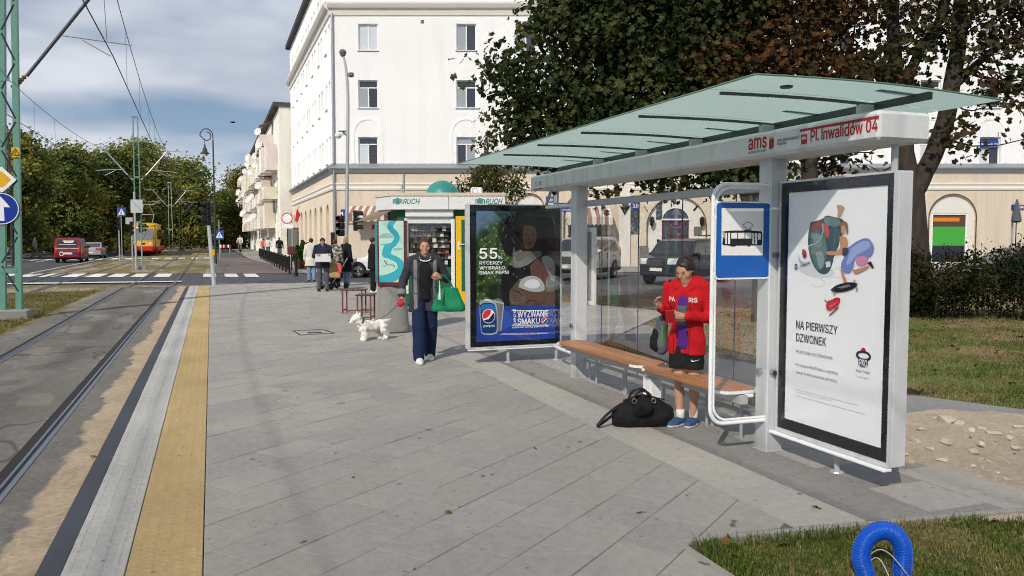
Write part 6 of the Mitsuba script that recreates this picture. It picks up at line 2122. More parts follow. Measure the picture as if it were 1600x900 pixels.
SUVW = [[(-0.95, 1.2), (-0.42, 1.68), (0.0, 1.70), (0.0, 1.2)], [(0.06, 1.2), (0.06, 1.70), (0.95, 1.71), (1.0, 1.2)], [(1.06, 1.2), (1.02, 1.71), (1.75, 1.66), (2.0, 1.22)]]
CAMDEG = math.degrees(YAW)
sx, sy = cam_xy(35.6, (930 - 800) / F_PX * 35.6 - 0.5)
car('parked_car', 'silver off-road car parked behind the shelter glass', 'car', None, (sx, sy, -0.124), -CAMDEG - 27, 'car_silver', 4.78, 1.88, 1.85, SUV, 1.16, wr=0.39, wheels=(-1.42, 1.38), side_windows=SUVW, screen=(-1.4, -0.3, 1.22, 1.72, 0.86), rear=(1.9, 2.6, 1.22, 1.66, 0.75), taper=0.13, extras=suv_bits)
BOXY = [(-2.2, 0.36), (-2.3, 0.5), (-2.3, 0.85), (-2.15, 1.02), (-1.25, 1.12), (-0.72, 1.66), (-0.35, 1.74), (1.7, 1.76), (2.05, 1.70), (2.2, 1.1), (2.22, 0.5), (2.12, 0.36), (0.9, 0.27), (-0.9, 0.27)]
sx, sy = cam_xy(32.4, (1070 - 800) / F_PX * 32.4)
car('parked_car', 'black boxy car parked behind the boy beyond the shelter glass', 'car', None, (sx, sy, -0.124), -CAMDEG - 40, 'car_dark', 4.5, 1.84, 1.78, BOXY, 1.08, wr=0.36, side_windows=[[(-1.0, 1.12), (-0.6, 1.58), (0.0, 1.62), (0.0, 1.12)], [(0.07, 1.12), (0.07, 1.62), (0.95, 1.62), (0.98, 1.12)], [(1.05, 1.12), (1.03, 1.62), (1.85, 1.58), (1.98, 1.14)]], screen=(-1.4, -0.4, 1.14, 1.64, 0.88), rear=(1.8, 2.6, 1.15, 1.6, 0.75), extras=suv_bits)
SEDAN = [(-2.12, 0.3), (-2.22, 0.45), (-2.2, 0.65), (-1.95, 0.78), (-1.0, 0.93), (-0.25, 1.36), (0.1, 1.42), (0.75, 1.40), (1.5, 1.02), (2.1, 0.98), (2.22, 0.75), (2.2, 0.4), (2.1, 0.28), (0.9, 0.2), (-0.9, 0.2)]
SEDW = [[(-0.75, 0.94), (-0.18, 1.31), (0.2, 1.35), (0.2, 0.95)], [(0.27, 0.95), (0.27, 1.35), (0.7, 1.33), (1.15, 1.05), (1.15, 0.97)]]


def sedan_bits(on, pl, t, A, B):
    for s_ in (-1, 1):
        on('tail_light', ex(sbox(1.9, 0.72, 2.4, 0.92), 2, 'x') ^ ex(sbox(s_ * 0.68 - 0.25, 0.6, s_ * 0.68 + 0.25, 1.0), 3, 'y'), 'tail_red')
        on('headlight', ex(sbox(-2.4, 0.58, -1.75, 0.74), 2, 'x') ^ ex(sbox(s_ * 0.66 - 0.2, 0.5, s_ * 0.66 + 0.25, 0.8), 3, 'y'), 'lamp_clear')
    on('number_plate', ex(sbox(-0.26, 0.5, 0.26, 0.61), 3, 'y'), 'plate_white')
    on('sill', ex(sbox(-2, 0.18, 2, 0.34), 3, 'y'), 'trim_black')


sx, sy = cam_xy(37.4, (565 - 800) / F_PX * 37.4 + 1.35)
car('parked_car', 'white saloon car on the cross street behind the group of people', 'car', None, (sx, sy, -0.122), -CAMDEG - 92, 'car_white', 4.5, 1.76, 1.43, SEDAN, 0.92, wr=0.33, side_windows=SEDW, screen=(-1.2, 0.0, 0.95, 1.34, 0.85), rear=(0.8, 1.6, 1.0, 1.32, 0.8), extras=sedan_bits)
car('moving_car', 'silver saloon car driving away beyond the dark red van', 'car', None, (*(ground(141, 404.5, -0.13)[:2] + [0.0, 2.2]), -0.13), 180, 'car_grey', 4.5, 1.76, 1.45, SEDAN, 0.92, wr=0.33, side_windows=SEDW, screen=(-1.2, 0.0, 0.95, 1.34, 0.85), rear=(0.8, 1.6, 1.0, 1.32, 0.8), extras=sedan_bits)
VAN = [(-2.05, 0.32), (-2.18, 0.5), (-2.15, 0.8), (-1.9, 0.98), (-1.3, 1.1), (-0.55, 1.66), (-0.15, 1.76), (1.6, 1.80), (1.98, 1.74), (2.15, 1.05), (2.2, 0.75), (2.18, 0.4), (2.08, 0.3), (0.9, 0.22), (-0.9, 0.22)]


def van_bits(on, pl, t, A, B):
    for s_ in (-1, 1):
        on('tail_light', ex(sbox(1.8, 0.75, 2.4, 1.2), 2, 'x') ^ ex(sbox(s_ * 0.8 - 0.09, 0.6, s_ * 0.8 + 0.15, 1.2), 3, 'y'), 'tail_red')
    rf = Frame((0, 0, 0), (-1, 0, 0))
    on('number_plate', ex(sbox(-0.30, 0.62, 0.30, 0.75), 3, 'y') ^ ex(sbox(1, 0, 3, 2), 2, 'x'), 'plate_white')
    on('bumper', ex(sbox(-2, 0.2, 2, 0.42), 3, 'y'), 'trim_black')
    on('decal', ex(unary_union([rrect(-0.42, 1.52, 0.30, 1.60, 0.03), rrect(-0.34, 1.43, 0.22, 1.49, 0.02), rrect(-0.55, 1.30, 0.55, 1.335, 0.01), rrect(-0.72, 1.0, 0.75, 1.03, 0.01)]), 3, 'y') ^ ex(sbox(1, 0, 3, 2), 2, 'x'), 'sign_white', grow=shell_van)
    on('sticker', ex(Point(0.38, 0.66).buffer(0.15).difference(Point(0.38, 0.66).buffer(0.1)), 3, 'y') ^ ex(sbox(1, 0, 3, 2), 2, 'x'), 'sign_white')
    on('sticker', ex(sbox(-0.62, 0.50, -0.1, 0.60), 3, 'y') ^ ex(sbox(1, 0, 3, 2), 2, 'x'), 'sign_blue')


shell_van = (ex(rnd(Polygon(VAN), 0.05).buffer(0.011), 1.5, 'x'))
shell_van = shell_van ^ ex(sbox(-0.85, 0.2, 0.85, 1.9), 3, 'y') ^ ex(sbox(-1, -2.3, 1, 2.21), 3, 'z')
car('moving_car', 'dark red van with white lettering driving away on the road', 'van', None, (*(ground(101, 411, -0.13)[:2] + [0.2, 2.2]), -0.13), 180, 'car_red', 4.4, 1.80, 1.82, VAN, 1.06, wr=0.33, side_windows=[[(-1.05, 1.08), (-0.5, 1.56), (0.05, 1.62), (0.05, 1.08)], [(0.12, 1.08), (0.12, 1.62), (0.95, 1.63), (0.95, 1.08)], [(1.02, 1.08), (1.02, 1.63), (1.7, 1.6), (1.85, 1.12)]], screen=(-1.5, -0.3, 1.12, 1.66, 0.86), rear=(1.7, 2.5, 1.14, 1.62, 0.72), extras=van_bits, taper=0.09)
sx, sy = cam_xy(30.0, (1585 - 800) / F_PX * 30.0)
car('parked_car', 'dark green car roof showing above the hedge at far right', 'car', None, (sx, sy, -0.124), -CAMDEG - 88, 'car_dark', 4.5, 1.76, 1.5, SEDAN, 0.92, wr=0.33, side_windows=SEDW, screen=(-1.2, 0.0, 0.95, 1.34, 0.85), rear=(0.8, 1.6, 1.0, 1.32, 0.8), extras=sedan_bits)
sx, sy = -20.5, 92.0
car('parked_car', 'pale car parked under the trees across the road', 'car', None, (sx, sy, -0.05), 90, 'car_white', 4.5, 1.76, 1.45, SEDAN, 0.92, wr=0.33, side_windows=SEDW, screen=(-1.2, 0.0, 0.95, 1.34, 0.85), rear=(0.8, 1.6, 1.0, 1.32, 0.8), extras=sedan_bits)

# --- the tram
tr = thing('tram', 'yellow and red tram coming towards us on the left track', 'tram')
TX, TY, TL, TW_, TH = -6.22, 87.5, 13.5, 2.4, 3.15
prof = Polygon([(0.42, 0.28), (0.0, 0.42), (-0.02, 0.95), (0.03, 1.35), (0.30, 2.62), (0.55, 3.02), (1.1, 3.15), (TL, 3.15), (TL, 0.28)])
plan = Polygon([(-0.82, 0.0), (0.82, 0.0), (1.08, 0.5), (1.2, 1.5), (1.2, TL), (-1.2, TL), (-1.2, 1.5), (-1.08, 0.5)])


def tram_shell(g):
    return ex(rnd(prof, 0.06).buffer(g), 2, 'x') ^ ex(plan.buffer(g), 4, 'z') ^ ex(rrect(-1.2 - g, 0.2, 1.2 + g, TH + g, 0.28), 20, 'y')


A, B = tram_shell(0), tram_shell(0.012)
pl = lambda m: move(as_tm(m), TX, TY, 0.0)
put('body', pl(A), 'tram_yellow', tr, smooth=28)


def ton(nm, region, mt):
    return put(nm, pl((B ^ region) - A), mt, tr, smooth=28)


ton('red_skirt', ex(sbox(-2, 0.2, 2, 0.86), 30, 'y'), 'tram_red')
ton('windscreen', ex(rrect(-0.93, 1.42, 0.93, 2.58, 0.1), 30, 'y') ^ ex(sbox(-1, 0, 0.75, 4), 3, 'x'), 'tram_glass')
for k in range(6):
    for s_ in (-1, 1):
        ton('window', ex(rrect(1.0 + k * 2.05, 1.5, 2.85 + k * 2.05, 2.55, 0.08), 3, 'x') ^ ex(sbox(min(0, s_ * 3), 0, max(0, s_ * 3), 4), 40, 'y') - ex(sbox(-0.9, 0, 0.9, 3.5), 40, 'y'), 'car_glass')
for s_ in (-1, 1):
    ton('headlight', ex(Point(s_ * 0.62, 1.12).buffer(0.12), 30, 'y') ^ ex(sbox(-1, 0, 0.9, 4), 3, 'x'), 'lamp_clear')
ton('number_plate', ex(sbox(-0.16, 1.0, 0.16, 1.18), 30, 'y') ^ ex(sbox(-1, 0, 0.9, 4), 3, 'x'), 'trim_black')
ton('destination_sign', ex(sbox(-0.5, 2.66, 0.5, 2.9), 30, 'y') ^ ex(sbox(-1, 0, 0.9, 4), 3, 'x'), 'trim_black')
put('wiper', pl(rod((-0.1, 0.06, 1.45), (0.35, 0.22, 2.3), 0.02)), 'trim_black', tr)
for y in (1.8, 9.2):
    put('bogie', pl(box(-1.0, 1.0, y, y + 2.2, 0.0, 0.35)), 'trim_black', tr)
pg = [((-0.5, 5.5, 3.2), (-0.65, 6.3, 4.1)), ((0.5, 5.5, 3.2), (0.65, 6.3, 4.1)), ((-0.65, 6.3, 4.1), (-0.25, 5.6, 5.1)), ((0.65, 6.3, 4.1), (0.25, 5.6, 5.1)), ((-0.75, 5.6, 5.12), (0.75, 5.6, 5.12)), ((-0.65, 6.3, 4.1), (0.65, 6.3, 4.1))]
put('pantograph', pl(join([rod(a_, b_, 0.035) for a_, b_ in pg])), 'alu', tr)
# ------------------------------------------------------------------ overhead line
mat('mast_green', (0.13, 0.29, 0.235), 0.5)
mat('mast_grey', (0.34, 0.38, 0.36), 0.5)
mat('arm_dark', (0.045, 0.05, 0.06), 0.5)
mat('wire', (0.03, 0.03, 0.033), 0.5)
mat('insulator', (0.16, 0.10, 0.08), 0.25)
mat('concrete', proc(slab_fn(0.27, 91)), 0.9)
mat('sign_yellow', (0.72, 0.40, 0.02), 0.45)
mat('galv', (0.46, 0.48, 0.49), 0.45, metal=0.4)
mat('lamp_red', (0.30, 0.012, 0.012), 0.3)
HC = 5.4


def mast(Y, label, top=8.2, w0=0.18, xs=(-4.17, -3.93), green=True, sides=('r',), taper=0.05, lattice=True, tip=(1.62, 6.55), hs=5.36, hw=0.04, shift=0.0):
    mt = 'mast_green' if green else 'mast_grey'
    m = thing('catenary_mast', label, 'mast')
    xl, xr = xs
    c = (xl + xr) / 2
    for s_ in (-1, 1):
        b, a = (xl if s_ < 0 else xr), (xl if s_ < 0 else xr) - s_ * taper
        put('leg', m3.Manifold.hull_points(np.array([[x + d * hw * 0.62, Y + e * w0 / 2, z] for x, z in ((b, -0.1), (a + shift, top)) for d in (-1, 1) for e in (-1, 1)])), mt, m)
    z, k = 0.5, 0
    while lattice and z < top - 0.5:
        f0, f1 = z / top, (z + 0.55) / top
        x0, x1 = (xl + taper * f0, xr - taper * f1) if k % 2 else (xr - taper * f0, xl + taper * f1)
        put('lattice_bar', bar((x0 + shift * f0, Y - w0 / 2, z), (x1 + shift * f1, Y - w0 / 2, z + 0.55), 0.026), 'arm_dark' if green else mt, m)
        z += 0.62
        k += 1
    for z in (0.9, 5.0, top - 0.1) if lattice else (2.5, 5.0, top - 0.1):
        put('cross_plate', box(xl, xr, Y - w0 / 2 - 0.012, Y - w0 / 2 + 0.0, z, z + 0.09), mt, m)
    put('footing', cbox(xl - 0.22, xr + 0.22, Y - 0.32, Y + 0.32, -0.2, 0.09, 0.02), 'concrete', m)
    for sd in sides:
        s_ = 1 if sd == 'r' else -1
        x0 = xr if s_ > 0 else xl
        arm = put('arm', rod((x0 + s_ * 0.30, Y, 5.15), (c + s_ * tip[0], Y, tip[1]), 0.038), 'arm_dark' if lattice else 'galv', m)
        put('insulator', move(lathe([(0.0, 0), (0.03, 0.0)] + [(0.05 if i % 2 else 0.025, 0.03 * i) for i in range(1, 9)] + [(0, 0.27)], 10), 0, 0, 0), 'insulator', arm)
        k_ = list(scene)[-1]
        d = np.array([0.62 * s_, 0, 0.78])
        base = np.array([x0 + s_ * 0.10, Y, 4.93])
        mm = lathe([(0.0, 0), (0.03, 0.0)] + [(0.055 if i % 2 else 0.03, 0.035 * i) for i in range(1, 9)] + [(0, 0.30)], 10)
        v = np.array(mm.vertices)
        u_ = np.cross([0, 1, 0], d)
        scene[k_] = mikit.ply(trimesh.Trimesh(base + v[:, :1] * u_ + v[:, 1:2] * np.array([0, 1, 0]) + v[:, 2:] * d, mm.faces, process=False), MATS['insulator'])
        put('bracket', [rod((x0, Y, 4.9), (x0 + s_ * 0.12, Y, 4.95), 0.035), rod((x0 + s_ * 0.1, Y - 0.05, 4.95), (x0 + s_ * 0.1, Y + 0.05, 4.95), 0.05)], 'arm_dark' if lattice else 'galv', arm)
        sl = (tip[1] - 5.15) / (tip[0] - 0.42)
        fx = c + s_ * (0.42 + (hs + 0.1 - 5.15) / sl)
        put('steady_arm', [rod((fx, Y, hs + 0.1), (c + s_ * (tip[0] + 0.45), Y, hs), 0.018), rod((c + s_ * (tip[0] - 0.55), Y, hs + 0.03), (c + s_ * (tip[0] + 0.02), Y, hs - 0.28), 0.013)], 'galv', arm)
        put('top_stay', rod((c + s_ * (tip[0] - 0.3), Y, tip[1] + 0.02), (c + s_ * (tip[0] + 0.75), Y, tip[1] - 0.02), 0.024), 'arm_dark' if lattice else 'galv', arm)
        put('hanger', rod((c + s_ * (tip[0] - 0.05), Y, hs + 0.02), (c + s_ * (tip[0] - 0.1), Y, tip[1] - 0.1), 0.006), 'wire', arm)
    return m


m1 = mast(20.5, 'green lattice catenary mast nearest to us at the left edge', tip=(2.1, 7.45), hs=5.98, hw=0.092, xs=(-4.29, -3.98), shift=0.2)
mast(50.4, 'green catenary mast in the grass before the tram', top=8.4, xs=(-3.99, -3.66), sides=('l', 'r'), lattice=False)
mast(91.5, 'grey catenary mast beside the tram', top=7.4, xs=(-4.08, -3.72), green=False, sides=('l', 'r'), lattice=False)
mast(122.0, 'third grey catenary mast beyond the tram', top=7.4, xs=(-4.1, -3.7), green=False, sides=('l', 'r'), lattice=False)
mast(160.0, 'fourth catenary mast far down the line', top=7.4, xs=(-4.1, -3.7), green=False, sides=('l', 'r'), lattice=False)
mast(205.0, 'most distant catenary mast down the line', top=7.4, xs=(-4.1, -3.7), green=False, sides=('l', 'r'), lattice=False)
SP = [(-14.0, 7.45, 5.72), (20.5, 7.45, 5.70), (50.4, 6.55, 5.10), (91.5, 6.55, 5.1), (122.0, 6.55, 5.1), (160.0, 6.55, 5.1), (205.0, 6.55, 5.1)]
for s_, nm in ((1, 'over the right track'), (-1, 'over the left track')):
    cw = thing('contact_wire', f'thin contact wire and its carrying cable {nm}', 'overhead wire')
    xs_ = [-4.05 + s_ * 2.08] * 2 + [-3.85 + s_ * 1.62] * 5
    put('wire', tube([(x, y, c_) for x, (y, m_, c_) in zip(xs_, SP)], 0.0125, 5), 'wire', cw)
    pts, at = [], {}
    for k in range(len(SP) - 1):
        (a_, ma, ca), (b_, mb_, cb) = SP[k], SP[k + 1]
        sag = 0.75 * min(1, ((b_ - a_) / 34) ** 2)
        for t in np.linspace(0, 1, 13)[:-1]:
            pts.append((xs_[k] + (xs_[k + 1] - xs_[k]) * t, a_ + (b_ - a_) * t, ma + (mb_ - ma) * t - sag * 4 * t * (1 - t)))
        if k < 3:
            for t in (0.12, 0.28, 0.44, 0.56, 0.72, 0.88):
                x = xs_[k] + (xs_[k + 1] - xs_[k]) * t
                put('dropper', rod((x, a_ + (b_ - a_) * t, ca + (cb - ca) * t), (x, a_ + (b_ - a_) * t, ma + (mb_ - ma) * t - sag * 4 * t * (1 - t)), 0.004, sides=4), 'wire', cw)
    put('cable', tube(pts, 0.010, 5), 'wire', cw)

# signs on the first mast
mf = Frame((-4.05, 20.38, 0), (1, 0, 0))
t = thing('warning_sign', 'small yellow high voltage warning plate on the green lattice mast', 'sign')
q = hitrect(mf, 17.5, 230, 31, 246)
put('plate', mf.flat(sbox(*q), 0, 0.004), 'sign_yellow', t)
ca_, cb_ = (q[0] + q[2]) / 2, (q[1] + q[3]) / 2
tri = Polygon([(ca_ - 0.07, cb_ - 0.06), (ca_ + 0.07, cb_ - 0.06), (ca_, cb_ + 0.07)])
put('symbol', mf.flat(unary_union([tri.buffer(0.012).difference(tri.buffer(-0.006)), stroke([(ca_ + 0.01, cb_ + 0.035), (ca_ - 0.012, cb_), (ca_ + 0.012, cb_ - 0.005), (ca_ - 0.004, cb_ - 0.045)], 0.01)]), 0.0045, 0.002), 'black_ink', t)
t = thing('priority_sign', 'yellow and white diamond priority sign on the green lattice mast', 'sign')
ca_, cb_ = hit(mf, 2.5, 280.5)
R = hit(mf, 26, 280)[0] - ca_
dm_ = lambda r_: Polygon([(ca_ + r_, cb_), (ca_, cb_ + r_), (ca_ - r_, cb_), (ca_, cb_ - r_)]).buffer(-0.03).buffer(0.03)
put('plate', mf.flat(dm_(R), 0.0, 0.004), 'sign_white', t)
put('field', mf.flat(dm_(R * 0.66), 0.0045, 0.002), 'sign_yellow', t)
t = thing('direction_sign', 'round blue sign with a white upward arrow on the green mast', 'sign')
ca_, cb_ = hit(mf, 1.5, 326)
R = hit(mf, 29.5, 326)[0] - ca_
put('plate', mf.flat(Point(ca_, cb_).buffer(R, 24), 0.0, 0.004), 'sign_white', t)
mat('arrow_blue', (0.008, 0.035, 0.30), 0.35)
put('field', mf.flat(Point(ca_, cb_).buffer(R * 0.95, 24), 0.0045, 0.001), 'arrow_blue', t)
put('arrow', mf.flat(unary_union([sbox(ca_ - R * 0.17, cb_ - R * 0.78, ca_ + R * 0.17, cb_ + R * 0.2), Polygon([(ca_ - R * 0.52, cb_ + R * 0.1), (ca_ + R * 0.52, cb_ + R * 0.1), (ca_, cb_ + R * 0.78)])]), 0.0062, 0.001), 'sign_white', t)

# ------------------------------------------------------------------ lights, poles and signs around the crossing


def frame_at(px, py, depth):
    """upright plane facing us at a distance, origin on the ground under the pixel"""
    p = at_depth(px, py, depth)
    return Frame((p[0], p[1], 0), RT, (0, 0, 1))


def signal(t, o, h0, facing, n=3, lit=None, s=1.0):
    """traffic light head: housing, three round lenses under visors; facing = unit vector in plan"""
    d = np.array([facing[0], facing[1], 0.0])
    d /= np.linalg.norm(d)
    fr = Frame(o, np.cross([0, 0, 1], d) * -1 if False else np.cross(np.array([0, 0, 1.0]), d), (0, 0, 1))
    for k in range(n):
        z = h0 - k * 0.3 * s
        u = put('signal_unit', fr.put(cbox(-0.15 * s, 0.15 * s, z - 0.147 * s, z + 0.147 * s, -0.12, 0.06, 0.03)), 'black_paint', t)
        mt = {0: 'lamp_red', 1: 'trim_black', 2: 'trim_black'}[k]
        put('lens', fr.put(move(lathe([(0, 0.03), (0.07, 0.022), (0.10, 0.0)], 16), 0, z, 0.062)), mt if lit is None or k != lit else 'lamp_lit', u, smooth=30)
        vis = lathe([(0.115, 0.06), (0.118, 0.30), (0.112, 0.30), (0.109, 0.06)], 16)
        v = np.array(vis.vertices)
        keep = [f for f in vis.faces if v[f][:, 1].mean() > -0.06]
        put('visor', fr.put(move(trimesh.Trimesh(v, keep, process=False), 0, z, 0)), 'black_paint', u)
    return fr


mat('lamp_lit', (0.8, 0.05, 0.04), 0.3)
scene['mat_lamp_lit'] = {'type': 'diffuse', 'reflectance': rgb(0.6, 0.05, 0.04)}
t = thing('traffic_light', 'traffic light on a leaning grey pole at the platform end', 'traffic light')
b = ground(335, 446)
tp = at_depth(323.5, 330, 30.4)
put('pole', rod(b - [0, 0, 0.1], tp + [0.04, 0, -0.5], 0.075, 0.065, 12), 'galv', t, smooth=40)
put('pole_top', rod(tp + [0.04, 0, -0.5], tp + [0.02, 0, 0.35], 0.03), 'black_paint', t)
signal(t, (tp[0] - 0.02, tp[1], 0), tp[2] + 0.22, (-0.86, -0.5), lit=0)
put('push_box', move(cbox(-0.06, 0.06, -0.06, 0.06, 0, 0.2, 0.01), b[0] - 0.02, b[1] - 0.1, 1.05), 'sign_yellow', t)


def sign_post(key, label, base, h, r=0.03, mt='galv'):
    t = thing(key, label, 'sign')
    put('post', rod((base[0], base[1], -0.12), (base[0], base[1], h), r, sides=8), mt, t)
    return t


def crossing_plate(t, fr, a, b, s):
    p_ = put('plate', fr.flat(rrect(a - s / 2, b - s / 2, a + s / 2, b + s / 2, s * 0.06), 0.03, 0.006), 'sign_blue', t)
    put('triangle', fr.flat(Polygon([(a - s * 0.4, b - s * 0.32), (a + s * 0.4, b - s * 0.32), (a, b + s * 0.38)]), 0.0365, 0.002), 'sign_white', p_)
    put('walker', fr.flat(unary_union([Point(a + 0.01 * s, b + s * 0.10).buffer(s * 0.055), stroke([(a, b + s * 0.02), (a - s * 0.02, b - s * 0.10), (a - s * 0.10, b - s * 0.26)], s * 0.06), stroke([(a - s * 0.02, b - s * 0.10), (a + s * 0.08, b - s * 0.26)], s * 0.06), stroke([(a - s * 0.10, b - s * 0.04), (a + s * 0.10, b - s * 0.08)], s * 0.04)]), 0.039, 0.001), 'black_ink', p_)


fr = frame_at(343, 400, 66)
t = sign_post('crossing_sign', 'blue pedestrian crossing sign right of the leaning traffic light', fr.o, hit(fr, 343, 344)[1])
a, b = hit(fr, 343, 367)
crossing_plate(t, fr, a, b, 0.72)
fr = frame_at(191, 400, 62)
t = sign_post('crossing_sign', 'blue pedestrian crossing sign on the left side before the trees', fr.o, hit(fr, 191, 326)[1])
a, b = hit(fr, 190, 331)
crossing_plate(t, fr, a, b, 0.66)
a, b = hit(fr, 202, 345)
put('lower_plate', fr.flat(sbox(a - 0.27, b - 0.25, a + 0.27, b + 0.25), 0.03, 0.006), 'galv', t)
t = thing('traffic_light', 'traffic light with a red lamp beside the left crossing sign', 'traffic light')
p0 = at_depth(187, 400, 61)
put('pole', rod((p0[0], p0[1], -0.12), (p0[0], p0[1], 3.4), 0.05), 'galv', t)
signal(t, (p0[0] - 0.1, p0[1], 0), hit(frame_at(187, 400, 61), 187, 344)[1] + 0.1, (-0.34, -0.94), lit=0, s=1.15)
t = thing('traffic_light', 'dark traffic light head left of the tram', 'traffic light')
p0 = at_depth(207, 400, 60)
put('pole', rod((p0[0], p0[1], -0.12), (p0[0], p0[1], 2.4), 0.05), 'galv', t)
signal(t, (p0[0], p0[1], 0), 2.7, (1, 0.2), s=1.1)
t = thing('traffic_light', 'dark traffic light close to the tram front', 'traffic light')
p0 = at_depth(222, 410, 52)
put('pole', rod((p0[0], p0[1], -0.12), (p0[0], p0[1], 2.6), 0.05), 'galv', t)
signal(t, (p0[0], p0[1], 0), 2.75, (1, -0.3))
# pole with a plain board
fr = frame_at(213, 421, 45.5)
t = sign_post('board_post', 'grey pole with a pale blank board in the track grass', fr.o, hit(fr, 213, 300)[1], 0.06)
q = hitrect(fr, 204.5, 312, 224, 332.5)
put('board', fr.flat(sbox(*q), 0.05, 0.012), 'galv', t)
# no vehicles sign
fr = frame_at(449, 412, 50)
t = sign_post('no_entry_sign', 'round white sign with a red rim before the pale house', fr.o + fr.u * 0.32, hit(fr, 449, 330)[1])
a, b = hit(fr, 449, 341)
put('disc', fr.flat(Point(a, b).buffer(0.34, 20), 0.05, 0.008), 'plastic_red', t)
put('disc_face', fr.flat(Point(a, b).buffer(0.28, 20), 0.0585, 0.002), 'sign_white', t)
put('lower_plate', fr.flat(sbox(a - 0.34, b - 0.62, a + 0.34, b - 0.36), 0.05, 0.008), 'sign_white', t)
fr = frame_at(458, 412, 52)
t = thing('notice_board', 'grey notice board on dark legs by the corner building', 'notice board')
q = hitrect(fr, 450, 357, 466, 396)
put('panel', fr.put(cbox(q[0], q[2], q[1], q[3], 0, 0.06, 0.01)), 'stone_grey', t)
put('rim', fr.flat(sbox(*q).buffer(0.05).difference(sbox(*q)), 0, 0.08), 'trim_black', t)
put('leg', [fr.put(box(u - 0.03, u + 0.03, -0.1, q[1], 0.0, 0.05)) for u in (q[0] + 0.05, q[2] - 0.05)], 'trim_black', t)
# swan neck lamps


def swan_lamp(label, base, H, s_=-1, k=1.0):
    t = thing('street_lamp', label, 'street lamp')
    x, y = base[0], base[1]
    put('pole', tube([(x, y, -0.1), (x, y, 1.2), (x, y, H - 0.8)], [0.10 * k, 0.075 * k, 0.05 * k], 10), 'arm_dark', t, smooth=40)
    c_ = np.array([x + s_ * 0.42 * k, y, H - 0.55])
    pts = [(x, y, H - 0.8)] + [tuple(c_ + [-s_ * 0.42 * k * math.cos(a), 0, 0.42 * math.sin(a) * k * 1.2]) for a in np.linspace(0, math.pi, 12)] + [tuple(c_ + [s_ * 0.30 * math.cos(a) * k, 0, 0.30 * math.sin(a) * k]) for a in np.linspace(-0.3, -math.pi - 1.5, 10)]
    put('scroll', tube(smooth_pts(pts, 1), 0.035 * k, 7), 'arm_dark', t, smooth=True)
    lx = c_[0] + s_ * 0.12
    put('shade', move(lathe([(0.03, 0.62), (0.06, 0.58), (0.07, 0.40), (0.14, 0.34), (0.17, 0.15), (0.30, 0.02), (0.31, -0.02), (0.0, -0.03)], 16), lx, y, H - 1.75, s=k), 'arm_dark', t, smooth=30)
    put('rod', rod((lx, y, H - 1.2), (lx, y, H - 0.7), 0.02), 'arm_dark', t)


swan_lamp('black swan neck street lamp right of the tracks', cam_xy(57, (337 - 800) / F_PX * 57), 9.2)
swan_lamp('black swan neck street lamp behind the green lattice mast', cam_xy(52, (20 - 800) / F_PX * 52), 9.0)
# curved lamp with traffic lights and a camera in the middle
fr = frame_at(541, 432, 36)
t = thing('street_lamp', 'tall grey curved street lamp before the white building', 'street lamp')
zz = lambda x, y: fr.at(*hit(fr, x, y))
pts = [fr.o + [0, 0, -0.12], zz(541, 400), zz(542, 330), zz(543.5, 205), zz(544, 150), zz(541.5, 110), zz(537, 88)]
put('pole', tube(smooth_pts(pts, 2), np.concatenate([np.linspace(0.10, 0.045, len(smooth_pts(pts, 2)))]), 10), 'galv', t, smooth=40)
put('lamp_head', move(lathe([(0, 0.14), (0.10, 0.12), (0.16, 0.02), (0.13, -0.08), (0.08, -0.16), (0.04, -0.2)], 14), *zz(535.5, 82)), 'stone_grey', t, smooth=30)
put('side_lamp', move(lathe([(0, 0.12), (0.12, 0.08), (0.13, -0.05), (0.05, -0.1), (0, -0.1)], 12), *zz(548.5, 117)), 'stone_grey', t, smooth=30)
put('camera_arm', [rod(zz(543.5, 215), zz(536, 205), 0.03), rod(zz(543.5, 205), zz(529, 205), 0.03), rod(zz(536, 205), zz(536, 212), 0.02)], 'arm_dark', t)
put('camera', move(lathe([(0, 0.12), (0.14, 0.08), (0.15, -0.02), (0.10, -0.10), (0, -0.13)], 12), *zz(528.5, 212)), 'white_gloss', t, smooth=30)
p0 = zz(533, 400)
t2 = thing('traffic_light', 'traffic light with red housing left of the curved lamp', 'traffic light')
put('bracket', rod(zz(541, 350), zz(534, 350), 0.03), 'arm_dark', t2)
signal(t2, (p0[0], p0[1], 0), hit(fr, 533, 342)[1], (-0.5, -0.86))
p0 = zz(557, 400)
t2 = thing('traffic_light', 'traffic light seen side-on right of the curved lamp', 'traffic light')
put('bracket', rod(zz(543, 350), zz(555, 350), 0.03), 'arm_dark', t2)
signal(t2, (p0[0], p0[1], 0), hit(fr, 557, 334)[1], (0.94, -0.2))

# black pavement railing: one panel after another
for k in range(14):
    y0 = 41.3 + k * 2.5
    x0 = 3.50 + 0.012 * k * 2.5 + 0.06
    x1 = x0 + 0.03
    t = thing('railing', 'black steel railing panel in the row along the pavement', 'railing', 'railing panels along the pavement')
    put('post', [box(x0 - 0.04, x0 + 0.04, y0 - 0.04, y0 + 0.04, -0.12, 0.78)], 'black_paint', t)
    for z in (0.08, 0.70):
        put('rail', box(x0 - 0.02, x0 + 0.02, y0 + 0.042, y0 + 2.458, z, z + 0.04), 'black_paint', t)
    put('baluster', [box(x0 - 0.012, x0 + 0.012, y0 + 0.13 + i * 0.13, y0 + 0.155 + i * 0.13, 0.121, 0.699) for i in range(18)], 'black_paint', t, kind='stuff')
b = ground(463, 428)
put('bollard', move(lathe([(0, 1.0), (0.06, 0.97), (0.07, 0.9), (0.055, 0.86), (0.06, 0.1), (0.09, 0.06), (0.09, -0.1)], 14), b[0], b[1], 0), 'black_paint', label='black bollard at the end of the railing', cat='bollard', smooth=30)
